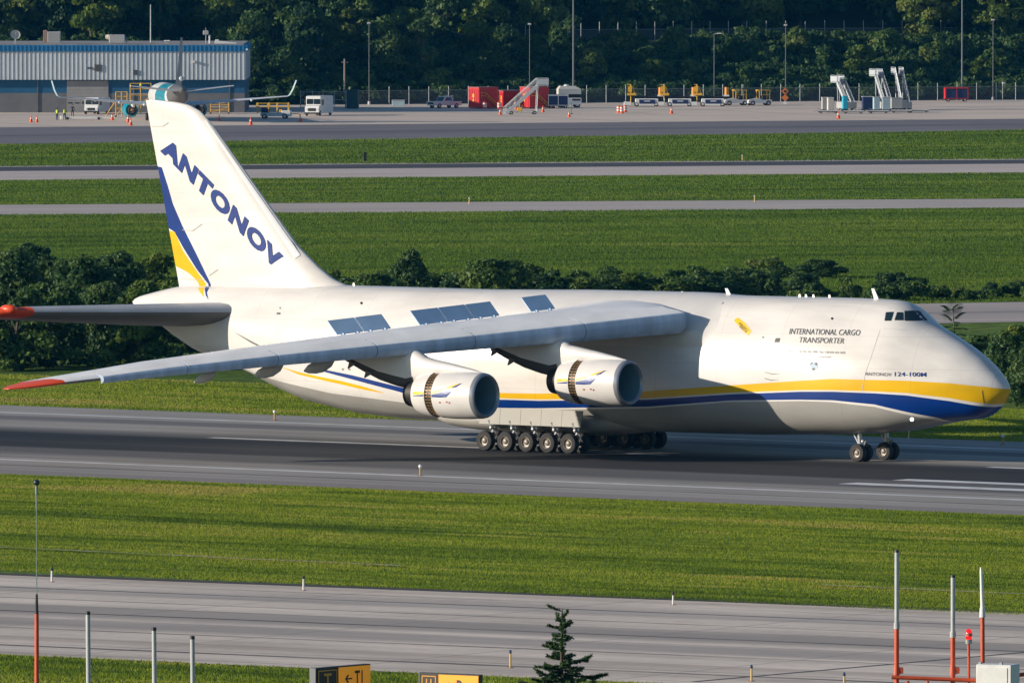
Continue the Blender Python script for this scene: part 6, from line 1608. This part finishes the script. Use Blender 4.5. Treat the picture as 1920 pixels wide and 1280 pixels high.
def lamp_post(px, base, top, label, r=.09, arm=None, white_base=False, name='lamp_post', Y=None):
    Y = Y or foot(px)[1]
    x = at_depth(px, 100, Y)[0]; h = at_depth(px, top, Y)[2]
    t = thing(name, label, 'lamp post', (x, Y, 0))
    b = MB(); b.tube([(0, 0, 0), (0, 0, h)], [r, r * .65], 10); b.build('pole', mat('pole_weathered', (.17, .185, .19), .55, .3), t)
    b = MB(); b.cyl((0, 0, 0), (0, 0, .5), .22, .2, 10); b.build('base', M_VWHITE if white_base else M_GREYM, t)
    b = MB()
    if arm: b.tube([(0, 0, h - .1), (arm * .8, 0, h)], .05, 6); b.cbox((arm, 0, h), (.7, .35, .16), .04)
    else: b.cbox((0, 0, h + .05), (.5, .35, .22), .04)
    b.build('lamp_head', M_LGREY, t)
    return t
lamp_post(692, 202, 44, 'lamp post with a white base between the green container and the grey cabinet', .07, white_base=True)
lamp_post(993, 190, 46, 'thin lamp post behind the white passenger stairs', .06)
lamp_post(1075, 190, -55, 'very tall thick lamp mast in the middle of the fence line', .15)
lamp_post(1339, 190, 63, 'short lamp post with a white lamp head on an arm', .07, arm=.8)
lamp_post(1473, 190, 48, 'lamp post behind the orange road sign', .07)
lamp_post(1804, 188, -60, 'very tall lamp mast behind the red-ended cart', .14)
lamp_post(1862, 186, 38, 'thin lamp post near the right edge, right of the red-ended cart', .07)
t = thing('utility_pole', 'short weathered wooden utility pole behind the fence gate', 'pole', foot(646, 1)); b = MB(); b.tube([(0, 0, 0), (0, 0, 6.8)], [.16, .12], 8); b.build('pole', mat('weathered_wood', (.30, .24, .19), .9, var=.2), t); b = MB(); b.box((0, 0, 6.3), (1.0, .1, .12)); b.build('crossarm', mat('weathered_wood', (.3, .24, .19), .9), t)
t = thing('road_sign', 'orange double diamond warning sign on a stand right of the tractors', 'road sign', tuple(gnd(1472, 196)))
for z in (1.95, 1.0): b = MB(); b.poly([(0, 0, z - .55), (.55, 0, z), (0, 0, z + .55), (-.55, 0, z)], .05, (0, 1, 0)); b.build('sign_panel', mat('sign_orange', (.62, .18, .03), .5), t)
b = MB(); b.tube([(0, .08, 0), (0, .08, 2.4)], .04, 6); b.build('post', M_GALV, t)
b = MB(); b.box((0, 0, .2), (.5, .5, .3)); b.build('sandbag', M_VWHITE, t)
b = MB(); b.cyl((0, -.01, 1.95), (0, -.04, 1.95), .2, .2, 12); b.build('symbol', M_BLACK, t)

# ---- group of stairs and service carts at the right
GST = 'tall boarding stairs parked together'
def tall_stairs(px, py, top, label, rz):
    H = at_depth(px, top, gnd(px, py)[1])[2] - 1.0
    t = airstairs(gnd(px, py), rz, label, 2.7, H, mat('stairs_galvanised', (.44, .47, .49), .45, .2), GST, platform=1.5)
    b = MB(); b.box((1.3, 0, .75), (2.6, 1.7, .9)); b.build('chassis_box', M_GREYM, t)
    return t
tall_stairs(1598, 207, 142, 'tall grey boarding stairs, leftmost and lowest of the three', R(128))
tall_stairs(1668, 207, 130, 'tall pale boarding stairs, middle of the three', R(124))
tall_stairs(1700, 207, 127, 'tall pale boarding stairs, rightmost of the three', R(112))
def bin_cart(px, py, w, h, m, label, lid=None):
    t = thing('service_cart', label, 'cart', tuple(gnd(px, py)), R(6))
    b = MB(); b.cbox((0, 0, .35 + h / 2), (w, 1.1, h), .06); b.build('body', m, t)
    b = MB(); b.box((0, 0, .4 + h), (w + .06, 1.16, .08)); b.build('lid', lid or M_VWHITE, t)
    b = MB(); b.box((0, 0, .28), (w + .2, 1.2, .14)); b.build('chassis', M_BLACK, t)
    b = MB(); b.tube([(-w / 2, 0, .3), (-w / 2 - .6, 0, .5)], .03, 6); b.build('drawbar', M_GALV, t)
    wheels(t, [(x, s * .5) for x in (-w * .36, w * .36) for s in (-1, 1)], .2, .12)
bin_cart(1549, 210, 1.3, 1.7, M_GREYM, 'grey service cart at the left end of the stair group')
bin_cart(1557, 211, .9, 1.75, mat('cart_cream', (.62, .58, .5), .5), 'cream service cart in front of the grey cart at the left end')
bin_cart(1584, 209, .75, 1.9, M_CYAN, 'narrow bright cyan service cart in the stair group')
bin_cart(1626, 209, 1.5, 1.75, M_TARP, 'dark blue service cart with a white top below the middle stairs')
bin_cart(1643, 210, .9, 1.75, M_PALEB, 'pale blue service cart right of the dark blue cart')
bin_cart(1661, 210, 1.15, 1.75, M_PALEB, 'wide pale blue service cart below the right stairs')
bin_cart(1681, 208, 1.7, 1.5, M_GREYM, 'grey box cart at the right end of the stair group', M_GREYM)
def dolly(px, py, label):
    global DOL
    if DOL is None:
        t = thing('cargo_dolly', label, 'dolly', tuple(gnd(px, py)), 0, 'low cargo dollies in front of the stair group')
        b = MB(); b.box((0, 0, .34), (3.0, 1.5, .24))
        for k in range(6): b.cyl((-1.3 + k * .52, -.7, .47), (-1.3 + k * .52, .7, .47), .05, .05, 8)
        b.build('roller_deck', M_BLACK, t)
        b = MB(); b.box((0, -.76, .4), (3.0, .04, .16)); b.build('edge_strip', M_LGREY, t)
        b = MB(); b.tube([(-1.5, 0, .35), (-2.2, 0, .3)], .04, 6); b.build('drawbar', M_GALV, t)
        wheels(t, [(x, s * .6) for x in (-1.1, 1.1) for s in (-1, 1)], .18, .12); DOL = t
    else: dup(DOL, tuple(gnd(px, py)), label=label)
DOL = None
for px, py, lab in ((1553, 213, 'low black cargo dolly at the left end below the stair group'), (1600, 213.5, 'low black cargo dolly in front of the cyan cart'), (1647, 213, 'low black cargo dolly in front of the pale blue carts'), (1690, 212, 'low black cargo dolly in front of the rightmost stairs'), (1722, 211.5, 'low black cargo dolly sticking out at the right of the stair group')): dolly(px, py, lab)
t = thing('ground_power_unit', 'small dark wheeled power unit right of the tall stairs', 'generator', tuple(gnd(1701, 206))); b = MB(); b.cbox((0, 0, .8), (1.2, 1.0, .8), .06); b.build('housing', mat('unit_dark_green', (.05, .07, .05), .7), t); wheels(t, [(-.4, -.45), (.4, -.45), (-.4, .45), (.4, .45)], .26, .14); b = MB(); b.tube([(.2, 0, 1.2), (.2, 0, 1.6)], .05, 6); b.build('exhaust', M_GALV, t)
t = thing('flood_lamp', 'small white flood lamp on a post at the right end of the fence', 'lamp', foot(1880)); b = MB(); b.tube([(0, 0, 0), (0, 0, 2.6)], .05, 6); b.build('post', M_GALV, t); b = MB(); b.cbox((.15, 0, 2.6), (.5, .3, .35), .05); b.build('lamp_head', M_VWHITE, t)
# ------------------------------------------------------------------ airfield furniture near the camera
def edge_light(px, py, label, kind='white', h=.55, grp=None):
    t = thing('edge_marker', label, 'edge light', tuple(gnd(px, py)), 0, grp)
    m = M_VWHITE if kind == 'white' else mat('marker_yellow', (.62, .42, .14), .6)
    b = MB(); b.cyl((0, 0, .02), (0, 0, h), .055, .045, 10); b.build('stem', m, t)
    b = MB(); b.cyl((0, 0, h), (0, 0, h + .16), .07, .05, 10); b.build('lamp', M_BLACK if kind == 'white' else mat('lamp_blue_glass', (.03, .05, .12), .2), t)
    b = MB(); b.cyl((0, 0, 0), (0, 0, .04), .16, .16, 12); b.build('base', mat('rusty_base', (.30, .15, .08), .9), t)
    if kind == 'white': b = MB(); b.tube([(.03, 0, h + .1), (.03, 0, h + .38)], .012, 5); b.build('whip', M_BLACK, t)
GE = 'edge markers along the near taxiway'
edge_light(97, 1091, 'white edge marker beside the near taxiway at the left, right of the whip antenna', 'white', .6, GE)
edge_light(569, 1107, 'white edge marker beside the near taxiway, left of the centre', 'white', .6, GE)
edge_light(1262, 1134, 'white edge marker beside the near taxiway, right of the centre', 'white', .5, GE)
edge_light(957, 1252, 'yellowish edge marker on the near taxiway left of the spruce top', 'yellow', .68, GE)
edge_light(1409, 1277, 'yellowish edge marker on the near taxiway right of the spruce top', 'yellow', .6, GE)
edge_light(1583, 1283, 'yellowish edge marker at the bottom edge left of the orange poles', 'yellow', .4, GE)
GR = 'runway edge lights'
def runway_light(px, py, label):
    t = thing('runway_light', label, 'edge light', tuple(gnd(px, py)), 0, GR)
    b = MB(); b.cyl((0, 0, .02), (0, 0, .5), .06, .06, 10); b.build('stem', mat('marker_tan', (.48, .30, .14), .6), t)
    b = MB(); b.sphere((0, 0, .58), .12, 12); b.build('lamp', mat('lamp_glass', (.8, .8, .75), .15), t, smooth=60)
    b = MB(); b.cyl((0, 0, 0), (0, 0, .04), .2, .2, 12); b.build('base', mat('rusty_base', (.30, .15, .08), .9), t)
runway_light(788, 892, 'runway edge light on the near edge line below the wing shadow tip')
runway_light(515, 788, 'runway edge light on the far runway edge below the rear belly')
runway_light(1880, 834, 'runway edge light on the far runway edge right of the nose')
t = thing('distance_marker', 'small dark marker post beside the far runway above the tail fin slope', 'marker post', tuple(gnd(684, 304))); b = MB(); b.cbox((0, 0, .65), (.42, .25, 1.1), .04); b.build('post', M_BLACK, t); b = MB(); b.box((0, 0, .05), (.6, .4, .1)); b.build('base', M_GREYM, t)
for px, py, lab in ((880, 383, 'small yellowish post beside the far taxiway above the fuselage middle'), (1415, 379, 'small yellowish post beside the far taxiway above the front fuselage'), (1392, 302, 'small pale post beside the far runway above the front fuselage')):
    t = thing('taxiway_post', lab, 'marker post', tuple(gnd(px, py))); b = MB(); b.cyl((0, 0, 0), (0, 0, .6), .08, .06, 8); b.build('stem', mat('marker_yellow', (.62, .42, .14), .6), t); b = MB(); b.cyl((0, 0, .6), (0, 0, .75), .09, .07, 8); b.build('lamp', M_LGREY, t)

# ---- taxiway guidance signs
M_SY = mat('sign_yellow', (0.92, 0.38, 0.01), 0.5, emit=((1.0, .36, .01), .22)); M_SK = mat('sign_black', (0.02, 0.012, 0.008), 0.5); M_SYD = mat('sign_letter_yellow', (0.70, 0.32, 0.02), 0.5)
def guide_sign(xl, yl, xr, yr, label, letter, text, split, H=1.15):
    """sign whose top edge runs between two photo points; the base stands on the ground"""
    Yl = 536.0
    # depth of the right end from the slope of the top edge
    pl = at_depth(xl, yl, Yl); 
    ztop = pl[2]
    d = ray(xr, yr); tt = (ztop - CAM_H) / d[2]; pr = np.array([0, 0, CAM_H]) + d * tt
    a = math.atan2(pr[1] - pl[1], pr[0] - pl[0]); L = float(np.linalg.norm(pr - pl))
    t = thing('taxiway_sign', label, 'sign', (pl[0], pl[1], 0), a)
    h0 = ztop - H
    b = MB(); b.box((L / 2, .17, ztop - H / 2), (L, .3, H)); b.build('cabinet', M_BLACK, t)
    xs_p = L * split
    b = MB(); b.box(((xs_p + .03) / 2 + .03, .005, ztop - H / 2), (xs_p - .06, .03, H - .1)); k = b.build('location_panel', M_SK, t)
    b = MB(); b.box((xs_p + (L - xs_p) / 2, .005, ztop - H / 2), (L - xs_p - .06, .03, H - .1)); dpan = b.build('direction_panel', M_SY, t)
    # yellow border and letter on the location panel
    b = MB(); x0, x1 = .14, xs_p - .12; z0, z1 = h0 + .14, ztop - .14; w = .045
    for c, s in ((((x0 + x1) / 2, z1), (x1 - x0, w)), (((x0 + x1) / 2, z0), (x1 - x0, w)), ((x0, (z0 + z1) / 2), (w, z1 - z0 + w)), ((x1, (z0 + z1) / 2), (w, z1 - z0 + w))): b.box((c[0], -.018, c[1]), (s[0], .012, s[1]))
    b.build('border', M_SYD, k)
    def put(txt, xa, xb, za, zb, m, par, nm):
        v, f = text_mesh(txt, .02); MB().add([(xa + (xb - xa) * p[0], -.026, za + (zb - za) * p[1]) for p in v], f).build(nm, m, par, recalc=False)
    cx = (x0 + x1) / 2; lw = (x1 - x0) * .42
    put(letter, cx - lw / 2, cx + lw / 2, h0 + .26, ztop - .26, M_SYD, k, 'letter')
    def arrow(xa, xb, zc, sgn):
        b = MB(); hw = .035; tip = xa if sgn < 0 else xb; tail = xb if sgn < 0 else xa; s = 1 if sgn < 0 else -1
        for pts in ([(tip + s * .05, zc - hw), (tail, zc - hw), (tail, zc + hw), (tip + s * .05, zc + hw)], [(tip, zc), (tip + s * .2, zc + .2), (tip + s * .28, zc + .14), (tip + s * .12, zc)], [(tip, zc), (tip + s * .2, zc - .2), (tip + s * .28, zc - .14), (tip + s * .12, zc)]):
            b.add([(x, -.026, z) for x, z in pts], [(0, 1, 2, 3)])
        b.build('arrow', M_SK, dpan, recalc=False)
    Ld = L - xs_p; zc = ztop - H * .5
    if text == 'T1':
        arrow(xs_p + Ld * .20, xs_p + Ld * .42, zc, -1); put('T1', xs_p + Ld * .50, xs_p + Ld * .74, h0 + .24, ztop - .24, M_SK, dpan, 'lettering')
    else:
        arrow(xs_p + Ld * .16, xs_p + Ld * .36, zc, -1); put('D', xs_p + Ld * .46, xs_p + Ld * .60, h0 + .26, ztop - .26, M_SK, dpan, 'lettering'); arrow(xs_p + Ld * .68, xs_p + Ld * .88, zc, 1)
    for x in (.1 * L, .5 * L, .9 * L): b = MB(); b.tube([(x, .17, 0), (x, .17, h0 + .05)], .04, 8); b.build('leg', M_GALV, t)
    b = MB(); b.box((-.03, .17, ztop - H / 2), (.05, .34, H)); b.build('end_cap', mat('cap_dark_grey', (.16, .16, .17), .6), t)
    b = MB(); b.box((L / 2, .17, .04), (L + .4, .7, .08)); b.build('footing', M_GREYM, t)
    return t
guide_sign(593, 1252, 695, 1243.5, 'black and orange taxiway sign reading T and T1 with a left arrow', 'T', 'T1', .40)
guide_sign(787, 1260, 898, 1264.5, 'black and orange taxiway sign reading H and D with two arrows', 'H', 'D', .31)

# ---- poles and antennas
M_POST = mat('post_grey', (0.46, 0.47, 0.47), 0.5, var=.12, vscale=3); M_ORP = mat('antenna_orange_red', (0.62, 0.09, 0.03), 0.5, var=.15, vscale=3)
def col_at(px, Y): return at_depth(px, 640, Y)[0]
for px, top, lab in ((165, 1147, 'grey upright post with a black cap, tallest and leftmost of three at the bottom left'), (289, 1177, 'grey upright post with a black cap, middle of three at the bottom left'), (361, 1193, 'grey upright post with a black cap, shortest and rightmost of three at the bottom left')):
    Y = 505.0; h = at_depth(px, top, Y)[2]
    t = thing('grey_post', lab, 'post', (col_at(px, Y), Y, 0), 0, 'grey posts at the bottom left')
    b = MB(); b.tube([(.02, 0, 0), (-.02, 0, h - .08)], [.105, .095], 14); b.build('tube', M_POST, t, smooth=50)
    b = MB(); b.cyl((-.02, 0, h - .1), (-.02, 0, h + .04), .108, .10, 14); b.build('cap', M_BLACK, t)
Y = 500.0; z = lambda y: at_depth(68, y, Y)[2]
t = thing('whip_antenna', 'thin whip antenna with a dark ball on top and an orange-red lower pole', 'antenna', (col_at(68, Y), Y, 0))
b = MB(); b.tube([(0, 0, 0), (0, 0, z(1150))], [.11, .085], 12); b.build('lower_pole', M_ORP, t, smooth=50)
b = MB(); b.tube([(0, 0, z(1150)), (0, 0, z(1113))], [.08, .05], 10); b.build('sleeve', M_BLACK, t, smooth=50)
b = MB(); b.tube([(0, 0, z(1113)), (0, 0, z(955))], [.022, .018], 8); b.build('whip', mat('whip_grey_green', (.20, .27, .22), .5), t)
b = MB(); b.tube([(0, 0, z(955)), (0, 0, z(930)), (0, 0, z(925)), (0, 0, z(908))], [.03, .03, .06, .06], 10); b.build('upper_rod', mat('rod_grey', (.25, .30, .29), .5), t)
b = MB(); b.sphere((0, 0, z(904)), .14, 14); b.build('ball', mat('ball_dark', (.03, .045, .045), .35), t, smooth=60)
Y = 498.0; z = lambda y, px=1680: at_depth(px, y, Y)[2]
def array_antenna(px, top, split, label):
    t = thing('array_antenna', label, 'antenna', (col_at(px, Y), Y, 0), 0, 'orange and grey antennas at the bottom right')
    b = MB(); b.tube([(0, 0, 0), (0, 0, z(split))], [.105, .10], 14); b.build('orange_pole', M_ORP, t, smooth=50)
    b = MB(); b.tube([(0, 0, z(split)), (0, 0, z(top))], .092, 14); b.build('grey_tube', M_POST, t, smooth=50)
    b = MB(); b.cyl((0, 0, z(split) - .05), (0, 0, z(split) + .2), .125, .125, 14); b.build('collar', M_POST, t)
    b = MB(); b.cyl((0, 0, z(top) - .02), (0, 0, z(top) + .08), .10, .09, 14); b.build('cap', M_BLACK, t)
    b = MB(); b.cyl((0, 0, z(1258) - .12), (0, 0, z(1250) + .05), .15, .12, 14); b.cbox((.17, .0, z(1256)), (.2, .2, .25), .02); b.build('clamp', M_ORP, t)
array_antenna(1682, 1034, 1176, 'taller orange pole with a grey tube and black cap at the bottom right')
array_antenna(1787.5, 1081, 1192, 'shorter orange pole with a grey tube and black cap left of the red beacon')
t = thing('white_antenna', 'slim white antenna on an orange pole rising behind the white cabinet', 'antenna', (col_at(1843, Y + 2), Y + 2, 0))
b = MB(); b.tube([(.03, 0, 0), (0, 0, z(1160))], [.1, .085], 12); b.build('orange_pole', M_ORP, t, smooth=50)
b = MB(); b.cyl((0, 0, z(1162)), (0, 0, z(1145)), .13, .12, 14); b.build('collar', M_VWHITE, t)
b = MB(); b.tube([(0, 0, z(1145)), (-.06, 0, z(1075)), (-.07, 0, z(1068))], [.09, .06, .03], 12); b.build('white_rod', M_VWHITE, t, smooth=50)
t = thing('obstruction_beacon', 'lit red obstruction beacon on a thin orange pole left of the white cabinet', 'beacon', (col_at(1817, Y), Y, 0))
b = MB(); b.tube([(.05, 0, 0), (0, 0, z(1205))], .06, 10); b.build('pole', M_ORP, t, smooth=50)
b = MB(); b.cyl((0, 0, z(1206)), (0, 0, z(1198)), .13, .15, 14); b.build('socket', M_GALV, t)
b = MB(); b.lathe((0, 0, z(1198)), (0, 0, 1), [(0, .13), (.2, .15), (.35, .13), (.43, .06), (.44, .01)], 18); b.build('red_glass', mat('beacon_red', (.55, .005, .01), .15, emit=((1, .02, .02), .8)), t, smooth=60)
b = MB(); b.cyl((0, 0, z(1192)), (0, 0, z(1186)), .152, .152, 16); b.build('glass_ring', mat('beacon_ring', (.6, .15, .12), .3), t)
t = thing('antenna_frame', 'orange horizontal pipe frame linking the poles at the bottom right', 'frame', (col_at(1680, Y), Y - .25, 0))
xr = lambda px: col_at(px, Y) - col_at(1680, Y)
b = MB(); b.tube([(xr(1672), 0, z(1268)), (xr(1830), 0, z(1274)), (xr(1925), 0, z(1262))], .085, 10); b.build('rail', M_ORP, t, smooth=50)
b = MB(); b.tube([(xr(1702), 0, z(1275)), (xr(1712), 0, z(1300)), (xr(1712), 0, 0)], .07, 10); b.tube([(xr(1740), 0, z(1275)), (xr(1734), 0, 0)], .07, 10); b.build('brace', M_ORP, t, smooth=50)
t = thing('equipment_cabinet', 'white metal equipment cabinet with a grey side at the bottom right corner', 'cabinet', (col_at(1872, Y - 1.2), Y - 1.2, 0), R(-24))
b = MB(); b.cbox((0, 0, z(1238) - .9), (1.55, .95, 1.7), .03); b.build('housing', mat('cabinet_white', (.74, .73, .70), .5, var=.08, vscale=3), t)
for x in (-.62, .3): b = MB(); b.cbox((x, -.38, z(1238) - .0), (.14, .12, .12), .02); b.build('lifting_lug', M_GALV, t)
b = MB(); b.box((-.05, -.49, z(1238) - .9), (1.3, .02, 1.45)); b.build('door', mat('cabinet_white', (.74, .73, .70), .5), t)
b = MB()
for x in (-.6, .6):
    for y in (-.35, .35): b.tube([(x, y, 0), (x, y, z(1238) - 1.7)], .06, 8)
b.build('legs', M_GALV, t)

# ---- spruce whose top reaches into the frame
def spruce(px, top, Y, label):
    x = col_at(px, Y); H = at_depth(px, top, Y)[2]
    t = thing('spruce_tree', label, 'tree', (x, Y, 0)); r = np.random.default_rng(12)
    b = MB(); b.tube([(0, 0, 0), (.05, 0, H * .5), (.02, 0, H - 1.2), (.06, 0, H)], [.22, .13, .045, .012], 10); b.build('trunk', BARK, t, smooth=60)
    V = []; T = []
    def needles(p0, p1, dens, ln):
        d = p1 - p0; L = np.linalg.norm(d); d = d / L
        a = np.array([0, 0, 1.0]) if abs(d[2]) < .9 else np.array([1.0, 0, 0]); u = np.cross(d, a); u /= np.linalg.norm(u); w = np.cross(d, u)
        for i in range(int(L * dens)):
            s = r.random(); c = p0 + (p1 - p0) * s; an = r.random() * 6.283
            e = (u * math.cos(an) + w * math.sin(an)) * .85 + d * .75; e /= np.linalg.norm(e); l_ = ln * (.7 + .6 * r.random())
            q = np.cross(e, d); q /= max(np.linalg.norm(q), 1e-6); q *= .02
            V.append([c - q, c + q, c + e * l_ + q * .4, c + e * l_ - q * .4]); T.append(.25 + .5 * r.random())
    br = MB()
    needles(np.array([.02, 0, H - 1.3]), np.array([.06, 0, H - .18]), 200, .09)
    zz = H - .42; k = 0
    while zz > 1.2:
        dep = H - zz
        R_ = float(np.interp(dep, [0, .35, .8, 1.0, 1.3, 1.9, 2.2, 3, 5, 10], [.12, .46, .42, .30, .58, .72, 1.45, 1.6, 2.0, 3.0]))
        n = 5 if dep < 1.0 else 8
        for j in range(n):
            an = r.random() * 6.283; L = R_ * (.35 + 1.0 * r.random() ** 1.3); up = (.55 if dep < .9 else .18 if dep < 2.0 else .0) + r.normal(0, .16)
            p0 = np.array([.03, 0, zz + r.normal(0, .14)]); dr = np.array([math.cos(an), math.sin(an), 0])
            p1 = p0 + dr * L * .6 + np.array([0, 0, up * L * .5 - .05 * L]); p2 = p0 + dr * L + np.array([0, 0, up * L * .85])
            br.tube([p0, p1, p2], [.018 + .006 * L, .012, .006], 5)
            den = 230 if dep < 4.0 else 60
            needles(p0 + (p1 - p0) * .15, p1, den, .10); needles(p1, p2 + dr * .05, den, .10)
            for q in range(int(L * 6) if dep < 4 else int(L * 4)):
                s = .3 + .65 * r.random(); c = p0 + (p1 - p0) * (s / .6) if s < .6 else p1 + (p2 - p1) * ((s - .6) / .4)
                sd = np.array([-dr[1], dr[0], 0]) * (1 if q % 2 else -1)
                e = c + (sd * .75 + dr * .6) * L * .38 * (1.1 - s) + np.array([0, 0, .03 - .10 * L * (1.1 - s)])
                needles(c, e, den, .085)
        zz -= .24 if dep < 3 else .5; k += 1
    br.build('branches', BARK, t, smooth=60)
    leaf_obj('needles', np.array(V), np.array(T), leaf_mat('spruce_needles', [(.02, .05, .02), (.04, .085, .028), (.075, .13, .035), (.13, .18, .045)], .25), t)
spruce(1052, 1141, 430.0, 'dark spruce tree whose pointed top rises into the bottom of the frame')
# ------------------------------------------------------------------ thin blue air between the camera and the hillside
hb = MB(); hb.box((0, 1150, 58), (1400, 2600, 122))
hz = hb.build('haze', bpy.data.materials.new('thin_haze'))
hm = hz.data.materials[0]; hm.use_nodes = True; hn = hm.node_tree.nodes
hn.remove(hn['Principled BSDF'])
pv = hn.new('ShaderNodeVolumePrincipled'); pv.inputs['Color'].default_value = (0.04, 0.44, 1.0, 1); pv.inputs['Density'].default_value = 2.0e-5; pv.inputs['Anisotropy'].default_value = 0.0
hm.node_tree.links.new(pv.outputs[0], hn['Material Output'].inputs['Volume'])
tag(hz, None, None, kind='stuff'); hz['label'] = 'thin blue haze in the air over the airfield'; hz['category'] = 'haze'
